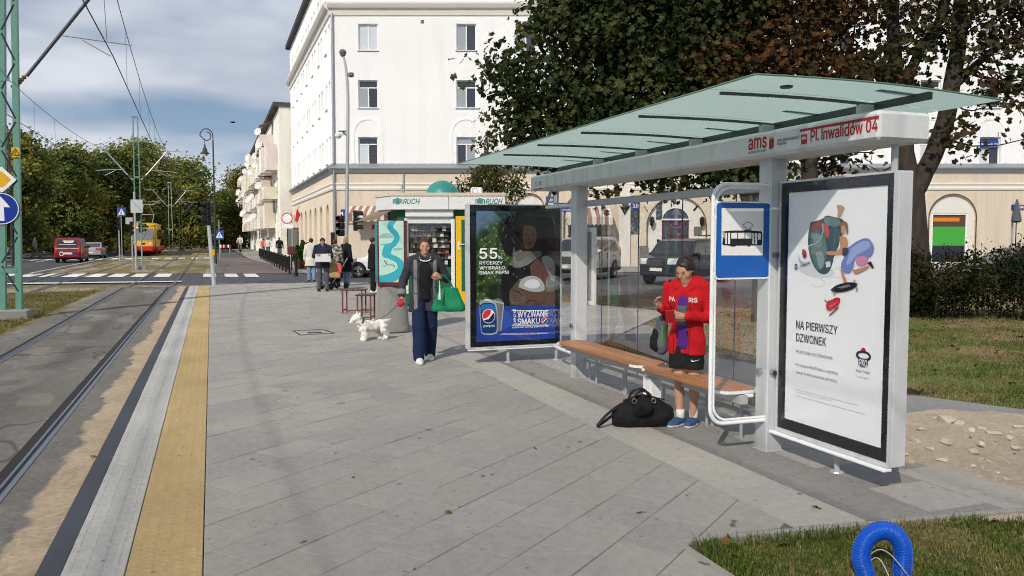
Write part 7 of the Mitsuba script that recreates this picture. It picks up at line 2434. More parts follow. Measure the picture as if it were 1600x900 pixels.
# barrier board across the far path
fr = frame_at(360, 396, 92)
t = thing('barrier', 'low red and white striped barrier on the far path', 'barrier')
q = hitrect(fr, 343, 382.5, 361, 387)
n = 6
for k in range(n):
    put('board', fr.put(box(q[0] + (q[2] - q[0]) * k / n, q[0] + (q[2] - q[0]) * (k + 1) / n, q[1], q[3], 0, 0.05)), 'plastic_red' if k % 2 else 'sign_white', t)
put('leg', [fr.put(box(u, u + 0.06, -0.1, q[1], 0, 0.05)) for u in (q[0] + 0.1, q[2] - 0.16)], 'galv', t)
# flag and red letter box
fr = frame_at(464, 412, 49)
t = thing('flag', 'red and white flag on a short pole by the corner building', 'flag')
put('pole', rod(zz(462, 352) * 0 + fr.at(*hit(fr, 463, 350)), fr.at(*hit(fr, 466, 322)), 0.025), 'galv', t)
fl = Polygon([hit(fr, 464, 326), hit(fr, 470, 335), hit(fr, 465, 347), hit(fr, 461, 345)])
put('cloth', fr.flat(fl, 0.02, 0.02), 'plastic_red', t)
fr = frame_at(455, 414, 44)
t = thing('red_box', 'small red box standing by the planters', 'box')
q = hitrect(fr, 451, 385, 460, 398)
put('body', fr.put(cbox(q[0], q[2], q[1], q[3], -0.2, 0.1, 0.03)), 'maroon', t)
put('stand', fr.put(box(q[0] + 0.1, q[0] + 0.16, -0.1, q[1], -0.08, -0.02)), 'trim_black', t)

# ------------------------------------------------------------------ kiosk
mat('kiosk_green', (0.012, 0.10, 0.045), 0.45)
mat('kiosk_yellow', (0.72, 0.45, 0.02), 0.4)
mat('kiosk_white', (0.72, 0.74, 0.75), 0.4)
mat('flap_brown', (0.20, 0.15, 0.11), 0.8)
mat('teal', (0.04, 0.25, 0.24), 0.4)
mat('ruch_green', (0.01, 0.20, 0.17), 0.4)
mat('interior_dark', (0.02, 0.018, 0.015), 0.8)
DK = 19.6
kf = frame_at(700, 470, DK)
ks = thing('kiosk', 'white and green newspaper kiosk with a teal dome and roller shutter', 'kiosk')
ku = lambda x, y: hit(kf, x, y)
q = hitrect(kf, 611, 302.5, 789, 327)
x0, zf0, x1, zf1 = q
xl = ku(578, 330)[0]
plan_ = Polygon([(x0, 0.0), (x1, 0.0), (x1, -2.6), (x0 - 0.1, -2.6), (xl, -1.6), (xl, -0.85)])


def kprism(pl_, z0, z1):
    m = prism(pl_, z0, z1)
    v = np.array(m.vertices)
    return trimesh.Trimesh(kf.o + v[:, :1] * kf.u + v[:, 1:2] * kf.n + v[:, 2:] * np.array([0, 0, 1.0]), m.faces, process=False)


fas = put('fascia', kprism(plan_, zf0, zf1), 'kiosk_white', ks)
put('roof_edge', kprism(plan_.buffer(0.03).difference(plan_), zf1 - 0.05, zf1 + 0.02), 'plaster_cream', fas)
put('fascia_joint', kf.put(box(ku(701, 310)[0] - 0.008, ku(701, 310)[0] + 0.008, zf0, zf1 - 0.06, 0.0, 0.004)), 'stone_grey', fas)
wall_plan = Polygon([(x0 + 0.12, -0.25), (x1 - 0.1, -0.25), (x1 - 0.1, -2.4), (x0, -2.4), (xl + 0.35, -1.5), (xl + 0.35, -0.95)])
wq = hitrect(kf, 633, 344, 707, 440)
put('wall', kprism(wall_plan.difference(sbox(wq[0], -0.75, wq[2], 0)), 0.0, zf0 - 0.002), 'kiosk_green', ks)
put('back_panel', kf.put(box(wq[0], wq[2], 0.95, zf0 - 0.01, -0.9, -0.755)), 'interior_dark', ks)
put('lower_panel', kf.put(cbox(wq[0] - 0.02, wq[2] + 0.02, 0.03, 0.95, -0.74, -0.225, 0.01)), 'kiosk_green', ks)
sq = hitrect(kf, 632, 330, 708, 339)
put('shutter_box', kf.put(cbox(sq[0], sq[2], sq[1], zf0 - 0.004, -0.3, -0.1, 0.02)), 'kiosk_white', ks)
sb2 = hitrect(kf, 634, 339, 706, 349)
for k in range(3):
    h_ = (sb2[3] - sb2[1]) / 3
    put('shutter_slat', kf.put(cbox(sb2[0], sb2[2], sb2[1] + k * h_ + 0.003, sb2[1] + (k + 1) * h_, -0.24, -0.2, 0.006)), 'kiosk_white', ks)
for u in (wq[0], wq[2]):
    put('jamb', kf.put(cbox(u - 0.045, u + 0.045, 0.3, zf0 - 0.2, -0.27, -0.19, 0.006)), 'kiosk_white', ks)
put('window_pane', kf.put(trimesh.Trimesh([[wq[0], 0.98, 0], [wq[2], 0.98, 0], [wq[2], sb2[1], 0], [wq[0], sb2[1], 0]], [[0, 1, 2], [0, 2, 3]], process=False), -0.23), 'glass', ks)
r = np.random.default_rng(23)
mags = {}
for row in range(9):
    u = wq[0] + 0.06
    z = sb2[1] - 0.18 - row * 0.135
    while u < wq[2] - 0.12:
        w = 0.06 + 0.05 * r.random()
        h = 0.10 + 0.03 * r.random()
        cc = ('paper', 'cloth_tan', 'stone_grey', 'plaster_cream', 'awning_red', 'cloth_slate', 'balcony_cream')[int(r.random() * 7)]
        mags.setdefault(cc, []).append(kf.put(move(box(0, w, 0, h, -0.006, 0.006), u, z, -0.36 - 0.2 * r.random(), rx=-12)))
        u += w + 0.012
    put('shelf', kf.put(box(wq[0] + 0.03, wq[2] - 0.03, z - 0.014, z, -0.7, -0.34)), 'interior_dark', ks)
for cc, ms in mags.items():
    put('magazine', join(ms), cc, ks, kind='stuff')
nq = hitrect(kf, 637, 396, 660, 409)
nt = put('notice', kf.put(box(nq[0], nq[2], nq[1], nq[3], -0.222, -0.216)), 'paper', ks)
put('lettering', text(kf, 'LOTTO', (nq[3] - nq[1]) * 0.5, (nq[0] + nq[2]) / 2, nq[1] + 0.05, -0.2155, 0.001, True, sx=0.8, center=True), 'sign_blue', nt)
dq = hitrect(kf, 711, 337, 745, 466)
dr_ = put('door', kf.put(cbox(dq[0], dq[2], 0.04, dq[3], -0.26, -0.2, 0.008)), 'kiosk_yellow', ks, label='yellow framed green kiosk door')
gq = hitrect(kf, 720, 343, 738, 456)
put('door_panel', kf.put(box(gq[0], gq[2], gq[1], gq[3], -0.21, -0.196)), 'kiosk_green', dr_)
hq = ku(716, 384)
put('door_handle', [kf.put(box(hq[0] - 0.02, hq[0] + 0.02, hq[1] - 0.1, hq[1] + 0.1, -0.2, -0.185)), kf.put(rod((hq[0], hq[1] + 0.03, -0.16), (hq[0] + 0.14, hq[1] + 0.03, -0.16), 0.012)), kf.put(rod((hq[0], hq[1] + 0.03, -0.2), (hq[0], hq[1] + 0.03, -0.16), 0.012))], 'white_gloss', dr_)
lq = hitrect(kf, 727, 368, 729.5, 412)
put('door_notice', kf.put(box(lq[0], lq[2] + 0.1, lq[1], lq[3], -0.19, -0.186)), 'kiosk_white', dr_)
# left flap awning and posters under it
put('flap', trimesh.Trimesh([kf.at(x0 - 0.02, zf0 - 0.01, -0.15), kf.at(xl - 0.05, zf0 - 0.02, -1.1), kf.at(xl - 0.55, zf0 - 0.30, -0.85), kf.at(ku(556, 347)[0], ku(556, 347)[1], 0.25), kf.at(x0 - 0.3, zf0 - 0.25, 0.3)], [[0, 1, 2], [0, 2, 3], [0, 3, 4]], process=False), 'flap_brown', ks)
for (a_, b_, c_, d_, mt) in ((576, 345, 588, 368, 'plastic_red'), (571, 350, 576, 358, 'plastic_red')):
    pq = hitrect(kf, a_, b_, c_, d_)
    put('poster', kf.put(box(pq[0], pq[2], pq[1], pq[3], -0.9, -0.88)), mt, ks)
for (a_, b_) in ((613.5, 319.5), (742.5, 319.5)):
    p1, p2 = ku(a_, b_), ku(a_ + 14, b_ - 11)
    s_ = p2[1] - p1[1]
    put('emblem', kf.flat(unary_union([ell(p1[0] + s_ * 0.7, p1[1] + s_ * 0.45, s_ * 0.48, s_ * 0.46).difference(ell(p1[0] + s_ * 0.7, p1[1] + s_ * 0.45, s_ * 0.36, s_ * 0.34)), sbox(p1[0] + s_ * 0.02, p1[1] + s_ * 0.1, p1[0] + s_ * 0.16, p1[1] + s_ * 0.75), sbox(p1[0] + s_ * 1.26, p1[1] + s_ * 0.1, p1[0] + s_ * 1.4, p1[1] + s_ * 0.75), sbox(p1[0] + s_ * 0.05, p1[1] + s_ * 0.62, p1[0] + s_ * 0.3, p1[1] + s_ * 0.74), sbox(p1[0] + s_ * 1.1, p1[1] + s_ * 0.62, p1[0] + s_ * 1.38, p1[1] + s_ * 0.74)]), 0.001, 0.003), 'ruch_green', fas)
    put('emblem', kf.flat(ell(p1[0] + s_ * 0.7, p1[1] + s_ * 0.45, s_ * 0.33, s_ * 0.31), 0.001, 0.002), 'teal', fas)
    b1, b2 = ku(a_ + 16, b_)[0], ku(a_ + 43, b_)[0]
    m = text(kf, 'RUCH', s_ * 0.72, 0, 0, 0.001, 0.003, True)
    cc = (np.array(m.vertices) - kf.o) @ kf.u
    zz_ = np.array(m.vertices)[:, 2]
    v = np.array(m.vertices) + np.outer((cc - cc.min()) * (b2 - b1) / (cc.max() - cc.min()) * 0.93 + b1 - cc + (zz_ - zz_.min()) * 0.22, kf.u)
    v[:, 2] += p1[1] + s_ * 0.08
    put('lettering', trimesh.Trimesh(v, m.faces, process=False), 'ruch_green', fas)
dc = ku(686, 302)
dome = lathe([(0.42 * math.cos(a), 0.40 * math.sin(a)) for a in np.linspace(0, math.pi / 2, 10)], 24)
put('dome', move(dome, *(kf.at(dc[0], zf1 - 0.02, -1.0))), 'teal', ks, smooth=True)
aq = hitrect(kf, 733, 289.5, 752, 302.5)
ac = put('air_conditioner', kf.put(cbox(aq[0], aq[2], zf1, aq[3], -1.0, -0.7, 0.03)), 'kiosk_white', ks)
put('fan_grille', kf.flat(ell((aq[0] + aq[2]) / 2 - 0.04, (zf1 + aq[3]) / 2, 0.07, 0.075).difference(ell((aq[0] + aq[2]) / 2 - 0.04, (zf1 + aq[3]) / 2, 0.06, 0.065)), -0.699, 0.005), 'stone_grey', ac)
put('chimney_pipe', [rod(kf.at(*ku(624, 302), -0.8), kf.at(*ku(624, 268), -0.8), 0.028), rod(kf.at(*ku(620.5, 302), -0.8), kf.at(*ku(621, 285), -0.8), 0.04, 0.02)], 'zinc', ks)

# --- information column: map board on a concrete foot
mat('map_mint', (0.42, 0.66, 0.58), 0.5)
mat('map_blue', (0.03, 0.36, 0.46), 0.5)
mat('map_sand', (0.72, 0.58, 0.33), 0.5)
mat('map_grey', (0.27, 0.42, 0.40), 0.5)
cf = frame_at(608, 521, 14.15)
mb = thing('map_stand', 'city map board with a blue river on a grey concrete foot', 'map stand')
cp_ = np.array(cf.at((hit(cf, 582, 521)[0] + hit(cf, 635, 521)[0]) / 2, 0, -0.3))
ring = lambda r_, z, e: [[cp_[0] + r_ * math.copysign(abs(math.cos(a)) ** e, math.cos(a)), cp_[1] + r_ * math.copysign(abs(math.sin(a)) ** e, math.sin(a)), z] for a in np.linspace(0, 2 * math.pi, 33)[:-1]]
rows = [(0.27, 0.0), (0.30, 0.03), (0.30, 0.12), (0.29, 0.15), (0.245, 0.80), (0.235, 0.82), (0.0, 0.82)]
V_ = np.array([ring(max(r_, 1e-4), z, 0.75) for r_, z in rows]).reshape(-1, 3)
i, j = np.meshgrid(np.arange(len(rows) - 1), np.arange(32), indexing='ij')
j2 = (j + 1) % 32
Q_ = np.stack([i * 32 + j, i * 32 + j2, (i + 1) * 32 + j2, (i + 1) * 32 + j], -1).reshape(-1, 4)
put('concrete_foot', as_tm((V_, Q_)), 'concrete', mb, smooth=35)
bq = hitrect(cf, 591.5, 345, 631, 441)
put('board', cf.put(cbox(bq[0] - 0.03, bq[2] + 0.03, bq[1] - 0.07, bq[3] + 0.01, -0.34, -0.02, 0.01)), 'maroon', mb)
put('side_strip', cf.put(box(bq[0] - 0.075, bq[0] - 0.031, bq[1], bq[3], -0.3, -0.06)), 'teal', mb)
ms_ = put('map', cf.flat(sbox(*bq), -0.0195, 0.003), 'map_mint', mb)
M1 = lambda x, y: hit(cf, 570 + x / 4.5, 330 + y / 4.5)
clip = sbox(*bq)
rv = LineString(smooth_pts([M1(205, 60), M1(165, 110), M1(230, 170), M1(215, 225), M1(150, 265), M1(150, 310), M1(230, 340), M1(265, 380), M1(235, 430), M1(160, 465), M1(95, 475)], 3))
put('river', cf.flat(rv.buffer(0.048).intersection(clip), -0.0164, 0.001), 'map_blue', ms_)
put('river', cf.flat(unary_union([Polygon(smooth_pts([M1(90, 450), M1(150, 455), M1(215, 445), M1(265, 400), M1(275, 400), M1(275, 450), M1(200, 505), M1(90, 510)], 2)).buffer(0), LineString([M1(150, 300), M1(160, 260)]).buffer(0.075), LineString([M1(245, 370), M1(262, 420)]).buffer(0.05)]).intersection(clip), -0.0160, 0.001), 'map_blue', ms_)
put('sand_bank', cf.flat(Polygon(smooth_pts([M1(200, 505), M1(275, 445), M1(277, 510), M1(200, 512)], 2)).buffer(0).intersection(clip), -0.0154, 0.001), 'map_sand', ms_)
put('city_mark', cf.flat(unary_union([stroke([M1(110, 180), M1(190, 178)], 0.05), stroke([M1(120, 165), M1(180, 160)], 0.03), stroke([M1(205, 268), M1(258, 266)], 0.04), stroke([M1(110, 235), M1(180, 230)], 0.03)]).intersection(clip), -0.0166, 0.0006), 'map_grey', ms_)
put('mermaid', cf.flat(unary_union([stroke(smooth_pts([M1(135, 345), M1(150, 375), M1(170, 380), M1(195, 375), M1(210, 395)], 2), 0.012), stroke([M1(125, 385), M1(150, 385)], 0.01), stroke([M1(150, 370), M1(150, 350)], 0.008)]), -0.0148, 0.0006), 'black_ink', ms_)

# --- two red-brown tables by the kiosk
mat('table_wood', (0.085, 0.035, 0.028), 0.5)
mat('table_leg', (0.16, 0.045, 0.035), 0.5)
for (px0, px1, yt, yb, dd, lab) in ((531, 574, 453, 489, 18.2, 'brown slatted table behind, left of the other table by the kiosk'), (554, 588, 462, 501, 16.6, 'brown slatted table in front, next to the concrete map foot')):
    fr = frame_at((px0 + px1) / 2, yb, dd)
    t = thing('table', lab, 'table')
    u0, zt = hit(fr, px0 + 4, yt)
    u1 = hit(fr, px1 - 2, yt)[0]
    zt = 0.52
    for k in range(5):
        d = -0.25 + k * 0.105
        put('slat', fr.put(cbox(u0, u1, zt - 0.022, zt, d, d + 0.095, 0.004)), 'table_wood', t)
    for u in (u0 + 0.05, u1 - 0.05):
        for d in (-0.22, 0.24):
            put('leg', fr.put(box(u - 0.014, u + 0.014, 0.0, zt - 0.022, d - 0.014, d + 0.014)), 'table_leg', t)
        put('stretcher', fr.put(box(u - 0.01, u + 0.01, 0.06, 0.08, -0.205, 0.225)), 'table_leg', t)
    put('stretcher', fr.put(box(u0 + 0.065, u1 - 0.065, 0.06, 0.08, 0.23, 0.25)), 'table_leg', t)

# --- manhole frame in the paving, blue duct, stones, parasol, street name signs
mo = Polygon([ground(*p)[:2] for p in ((457, 517), (506, 515), (524, 521), (468, 524))])
mh = thing('manhole_cover', 'square sunken manhole frame in the platform paving', 'manhole')
put('frame', prism(mo.difference(mo.buffer(-0.025)), 0.001, 0.007), 'trim_black', mh)
put('slot', prism(Polygon([ground(*p)[:2] for p in ((480, 519.2), (502, 518.8), (503, 520.4), (481, 520.6))]), 0.001, 0.006), 'trim_black', mh)

mat('duct_blue', (0.006, 0.085, 0.50), 0.33, spec=0.5)
bd_ = thing('cable_duct', 'loop of blue corrugated cable duct standing out of the lawn', 'cable duct')
b0, b1 = ground(1346, 895), ground(1409, 893)
c0 = (b0 + b1) / 2
uu = (b1 - b0) / np.linalg.norm(b1 - b0)
hw_ = np.linalg.norm(b1 - b0) / 2
arc = [c0 + uu * (-hw_ * 0.55) + [0, 0, -0.10]] + [c0 + uu * (-hw_ * 1.05 * math.cos(a)) + np.array([0, 0, 0.09 + 0.122 * math.sin(a)]) for a in np.linspace(-0.5, math.pi + 0.1, 16)] + [c0 + uu * hw_ * 0.98 + [0, 0, -0.10]]
cl_ = smooth_pts(arc, 3)
mat('cable_grey', (0.42, 0.42, 0.41), 0.5)
seg = np.linalg.norm(np.diff(cl_, axis=0), axis=1)
s_ = np.concatenate([[0], np.cumsum(seg)])
N = 520
ss = np.linspace(0, s_[-1], N)
cl_ = np.stack([np.interp(ss, s_, cl_[:, k]) for k in range(3)], 1)
put('pipe', tube(cl_, 0.0430 + 0.0030 * np.tanh(3 * np.sin(ss * 2 * math.pi / 0.0105)), 22), 'duct_blue', bd_, smooth=True)
for k, (p_, q_, h_) in enumerate((((1345, 893), (1412, 897), 0.13), ((1352, 895), (1385, 905), 0.10))):
    a_, b_ = ground(*p_), ground(*q_)
    put('cable', tube(smooth_pts([a_ + [0, 0.02, 0], a_ * 0.75 + b_ * 0.25 + [0, -0.02, h_], a_ * 0.45 + b_ * 0.55 + [0.0, -0.03, h_ * 0.9], b_ + [0, -0.03, 0.0]], 3), 0.0030, 6), 'cable_grey', bd_, smooth=True)

mat('stone_pale', proc(lambda p, n, uv: mi.Color3f(0.47, 0.415, 0.345) * (0.75 + 0.5 * f3(p.x * 14, p.y * 14, p.z * 14, 3))), 0.95)
r = np.random.default_rng(41)
sp = [(1480, 659, 0.085), (1498, 662, 0.06), (1478, 692, 0.055), (1518, 673, 0.04), (1534, 671, 0.035), (1552, 678, 0.05), (1532, 695, 0.045), (1521, 706, 0.04), (1440, 672, 0.035), (1430, 690, 0.045), (1453, 702, 0.04), (1471, 720, 0.035), (1414, 710, 0.03), (1520, 729, 0.03), (1578, 684, 0.03), (1588, 700, 0.025), (1545, 722, 0.022), (1424, 722, 0.02), (1500, 745, 0.018), (1560, 740, 0.02), (1460, 655, 0.03), (1590, 668, 0.035)]
for k in range(34):
    sp.append((1415 + 185 * r.random(), 672 + 100 * r.random(), 0.007 + 0.012 * r.random()))
for k, (px, py, s0) in enumerate(sp):
    p_ = ground(px, py)
    for _ in range(3):
        p_ = ground(px, py, float(sand_h(np.array([p_[0]]), np.array([p_[1]]))[0]))
    pts = r.normal(size=(16, 3))
    pts /= np.linalg.norm(pts, axis=1, keepdims=True)
    pts = pts * (0.8 + 0.4 * r.random((16, 1))) * s0 * np.array([1.3, 0.8, 0.55])
    a_ = r.random() * 180
    m = move(as_tm(m3.Manifold.hull_points(pts)), p_[0], p_[1], p_[2] + s0 * 0.15, rz=a_)
    put('stone', m, 'stone_pale', label='pale angular stone lying on the sand heap beside the shelter', cat='stone', group='stones on the sand heap')

fr = frame_at(1580, 400, 33)
t = thing('street_name_sign', 'blue street name sign on a grey pole at the right edge', 'sign')
put('pole', rod(fr.at(0, -0.12), fr.at(0, hit(fr, 1580, 318)[1]), 0.04), 'galv', t)
q = hitrect(fr, 1579, 320, 1612, 327)
pl_ = put('plate', fr.put(box(q[0], q[2], q[1], q[3], 0.04, 0.06)), 'sign_blue', t)
put('red_strip', fr.put(box(q[0], q[2], q[1] - 0.05, q[1] - 0.001, 0.04, 0.06)), 'plastic_red', pl_)
put('lettering', text(fr, 'Śmiała', 0.10, q[0] + 0.12, q[1] + 0.045, 0.0605, 0.003, True), 'sign_white', pl_)
t = thing('closed_parasol', 'closed dark parasol tied to the pole at the right edge', 'parasol')
put('cover', move(lathe([(0.0, 0.95), (0.04, 0.9), (0.16, 0.25), (0.19, 0.06), (0.1, 0.0), (0.0, 0.0)], 12), *fr.at(0, hit(fr, 1580, 348)[1], 0.25)), 'cloth_slate', t, smooth=30)
put('stick', rod(fr.at(0, -0.12, 0.25), fr.at(0, hit(fr, 1580, 330)[1], 0.25), 0.02), 'trim_black', t)
fr = frame_at(858, 400, 24)
t = thing('street_name_sign', 'blue street name plates on a pole behind the far advert case', 'sign')
put('pole', rod(fr.at(hit(fr, 867, 400)[0], -0.12), fr.at(*hit(fr, 867, 303)), 0.03), 'galv', t)
for (a_, b_, c_, d_) in ((853, 307, 865, 317), (866, 317, 896, 322.5), (878, 324, 897, 331)):
    q = hitrect(fr, a_, b_, c_, d_)
    p2 = put('plate', fr.put(box(q[0], q[2], q[1], q[3], 0.03, 0.045)), 'sign_blue', t)
    put('lettering', text(fr, 'pl. Inwalidów', (q[3] - q[1]) * 0.5, q[0] + 0.02, q[1] + (q[3] - q[1]) * 0.25, 0.0455, 0.002, True, sx=(q[2] - q[0]) / ((q[3] - q[1]) * 0.5 * 10.2)), 'sign_white', p2)
# a bird in the sky
t = thing('bird', 'small dark bird flying above the street', 'bird')
bc_ = at_depth(363, 191, 60)
G = Field((-0.4, -0.3, -0.2), (0.4, 0.3, 0.3), 0.016)
G.chain([(-0.16, 0, 0.0), (0.0, 0, 0), (0.12, 0, 0.01), (0.19, 0, 0.02)], [0.03, 0.06, 0.055, 0.04], 0.02)
G.cone((0.2, 0, 0.02), (0.25, 0, 0.015), 0.018, 0.005, 0.01)
for s2 in (-1, 1):
    G.chain([(0.03, s2 * 0.03, 0.02), (0.05, s2 * 0.14, 0.06), (-0.02, s2 * 0.27, 0.04)], [0.04, 0.03, 0.012], 0.02, flat=((0, 0, 1), 0.35))
put('body', move(G.skin(), *bc_, rz=10), 'black_paint', t, smooth=True)
# ------------------------------------------------------------------ trees, shrubs, grass


def leaf_mat(name, cols, trans=0.7, rough=0.5, cell=2.2, fine=0.12):
    """cols: three colours of single leaves; whole sprays lean to one of them"""
    def fn(p, n, uv):
        a = f3(p.x * cell, p.y * cell, p.z * cell, 2)
        b = cell_rand(dr.floor(p.x / fine), dr.floor(p.y / fine), dr.floor(p.z / fine))
        t = dr.clip((a - 0.5) * 2.2 + 0.5 + (b - 0.5) * 0.7, 0, 1)
        c_ = mix(cols[0], cols[1], smoothstep(0.15, 0.6, t))
        c_ = mix(c_, cols[2], smoothstep(0.62, 0.95, t))
        return c_ * (0.7 + 0.6 * b)
    scene['mat_' + name] = {'type': 'principledthin', 'base_color': proc(fn), 'roughness': rough, 'spec_trans': 0.0, 'eta': 1.4, 'diff_trans': trans}
    MATS[name] = 'mat_' + name
    return name


def bark_fn(c):
    def fn(p, n, uv):
        k = 0.5 + 1.0 * f3(p.x * 16, p.y * 16, p.z * 3.2, 4)
        return mi.Color3f(c[0], c[1], c[2]) * k
    return fn


mat('bark', proc(bark_fn((0.055, 0.045, 0.04))), 0.95, spec=0.1)
mat('twig', (0.035, 0.028, 0.024), 0.9)
leaf_mat('maple_leaf', ((0.030, 0.050, 0.020), (0.052, 0.074, 0.029), (0.092, 0.095, 0.036)), fine=0.09)
leaf_mat('rust_leaf', ((0.040, 0.040, 0.019), (0.078, 0.046, 0.023), (0.125, 0.060, 0.028)), fine=0.09)
leaf_mat('mixed_leaf', ((0.034, 0.045, 0.019), (0.065, 0.058, 0.028), (0.10, 0.055, 0.03)), fine=0.09)
leaf_mat('avenue_leaf', ((0.11, 0.15, 0.045), (0.24, 0.28, 0.085), (0.37, 0.335, 0.09)), trans=1.05, cell=0.35, fine=0.3)
leaf_mat('avenue_dark', ((0.08, 0.12, 0.035), (0.18, 0.225, 0.065), (0.27, 0.265, 0.07)), trans=1.05, cell=0.35, fine=0.3)
leaf_mat('pale_leaf', ((0.10, 0.12, 0.035), (0.21, 0.20, 0.05), (0.36, 0.27, 0.07)), trans=1.05, cell=0.4, fine=0.3)
leaf_mat('young_leaf', ((0.06, 0.075, 0.02), (0.11, 0.11, 0.035), (0.16, 0.12, 0.05)), fine=0.08)
leaf_mat('hedge_leaf', ((0.010, 0.017, 0.007), (0.022, 0.032, 0.011), (0.05, 0.046, 0.019)), fine=0.06, trans=0.4)
leaf_mat('thuja_leaf', ((0.03, 0.06, 0.02), (0.05, 0.09, 0.025), (0.07, 0.10, 0.03)), fine=0.06)
leaf_mat('blade', ((0.095, 0.135, 0.03), (0.15, 0.19, 0.05), (0.25, 0.22, 0.09)), fine=0.02, trans=0.8)
leaf_mat('dry_blade', ((0.22, 0.165, 0.075), (0.31, 0.24, 0.12), (0.36, 0.29, 0.16)), fine=0.02, trans=0.6)
leaf_mat('dead_leaf', ((0.10, 0.045, 0.018), (0.17, 0.085, 0.035), (0.22, 0.13, 0.06)), fine=0.05, trans=0.3)

MAPLE = np.array([(0, -0.42), (0.42, -0.26), (0.24, 0.0), (0.5, 0.26), (0, 0.56), (-0.5, 0.26), (-0.24, 0.0), (-0.42, -0.26)])
OVAL = np.array([(0, -0.5), (0.22, -0.15), (0.20, 0.18), (0, 0.5), (-0.20, 0.18), (-0.22, -0.15)])
CARD = np.array([(0.0, -0.5), (0.42, -0.05), (0.05, 0.5), (-0.42, 0.08)])
BUNCH = np.array([(0, -0.5), (0.2, -0.1), (0.5, -0.2), (0.22, 0.12), (0.3, 0.5), (0, 0.2), (-0.32, 0.48), (-0.2, 0.1), (-0.5, -0.15), (-0.18, -0.12)])


def leaves(points, size, shape, r, droop=0.5, fold=0.12, up=0.5, out=None):
    """one mesh of many single leaves at the points"""
    n = len(points)
    nrm = r.normal(size=(n, 3)) * [1, 1, 0.8] + [0, 0, up]
    if out is not None:
        nrm = nrm + out
    nrm /= np.linalg.norm(nrm, axis=1, keepdims=True)
    ax = r.normal(size=(n, 3)) + [0, 0, -droop]
    ax -= nrm * (ax * nrm).sum(1, keepdims=True)
    ax /= np.linalg.norm(ax, axis=1, keepdims=True)
    sd = np.cross(nrm, ax)
    s = size * (0.45 + 1.0 * r.random(n))[:, None, None]
    k = len(shape)
    lift = fold * np.abs(shape[:, 0]) - 0.10 * shape[:, 1] ** 2
    V_ = points[:, None] + s * (shape[None, :, 0, None] * sd[:, None] + shape[None, :, 1, None] * ax[:, None] + lift[None, :, None] * nrm[:, None])
    c_ = points[:, None] + s * 0.0
    V_ = np.concatenate([V_, c_], 1).reshape(-1, 3)
    i = np.arange(k)
    f = np.stack([i * 0 + k, i, (i + 1) % k], 1)
    F_ = (f[None] + (np.arange(n) * (k + 1))[:, None, None]).reshape(-1, 3)
    return trimesh.Trimesh(V_, F_, process=False)


def crown_points(lobes, n, r, clump=0.35, per=14, shellness=0.6):
    """points in sprays through the volume of ellipsoid lobes (centre, radii)"""
    vol = np.array([np.prod(q[1]) for q in lobes]) ** 0.8
    pick = r.choice(len(lobes), max(1, n // per), p=vol / vol.sum())
    d = r.normal(size=(len(pick), 3))
    d /= np.linalg.norm(d, axis=1, keepdims=True)
    rad = r.random(len(pick)) ** (1 / (1.5 + 4 * shellness))
    C_ = np.array([q[0] for q in lobes])[pick] + d * rad[:, None] * np.array([q[1] for q in lobes])[pick]
    P_ = np.repeat(C_, per, 0) + r.normal(size=(len(pick) * per, 3)) * clump * np.array([1, 1, 0.6])
    O_ = np.repeat(d, per, 0)
    return C_, P_, O_


def limb(points, radii, sides=9, wob=0.0, r=None):
    p = smooth_pts(points, 2)
    rad = np.interp(np.linspace(0, 1, len(p)), np.linspace(0, 1, len(radii)), radii)
    if wob:
        p = p + r.normal(size=p.shape) * wob * rad[:, None]
    return tube(p, rad, sides)


def px3(x, y, depth):
    return at_depth(x, y, depth)


def twigs(t, C_, anchors, r, n, rad=0.012):
    """thin branches from the limbs out to the sprays"""
    anchors = np.array(anchors)
    ms = []
    for k in r.choice(len(C_), min(n, len(C_)), replace=False):
        c_ = C_[k]
        a = anchors[np.argmin(np.linalg.norm(anchors - c_, axis=1) + r.random(len(anchors)) * 1.0)]
        m = (a + c_) / 2 + r.normal(size=3) * 0.12 * np.linalg.norm(c_ - a)
        ms.append(tube(smooth_pts([a, m, c_], 1), np.linspace(rad * 2.2, rad * 0.5, 6), 5, caps=False))
    put('branch', join(ms), 'twig', t, kind='stuff')


def dense(polyline, n=14):
    p = np.asarray(polyline, float)
    s = np.linspace(0, len(p) - 1, n)
    return [np.array([np.interp(v, np.arange(len(p)), p[:, k]) for k in range(3)]) for v in s]


def near_tree(label, trunk, limbs, lobes, n, leaf, mt, seed, clump=0.34, per=16, depth=16.0, ntw=160, shellness=0.35):
    r = np.random.default_rng(seed)
    t = thing('tree', label, 'tree')
    anchors = []
    put('trunk', limb(trunk[0], trunk[1], 14), 'bark', t, smooth=True)
    anchors += dense(trunk[0])[6:]
    for p, rad in limbs:
        put('limb', limb(p, rad, 10, 0.05, r), 'bark', t, smooth=True)
        anchors += dense(p)
    C_, P_, O_ = crown_points(lobes, n, r, clump, per, shellness)
    C_[:, 2] = np.maximum(C_[:, 2], 2.4)
    twigs(t, C_, anchors, r, ntw)
    put('crown', leaves(P_, leaf, MAPLE, r, up=0.6, fold=0.22, out=O_ * 0.7 + np.array(SUN) * 0.45), mt, t, kind='stuff')
    return t


def lobe(x, y, rpx, depth, dz=None, sq=0.9):
    c_ = px3(x, y, depth)
    R = rpx / F_PX * depth
    return (c_, np.array([R, dz or R, R * sq]))


def P_at(seq, depth):
    return [px3(x, y, depth + (q[0] if q else 0)) for x, y, *q in seq]


def root(x, depth):
    p = px3(x, 450, depth)
    return np.array([p[0], p[1], -0.1])


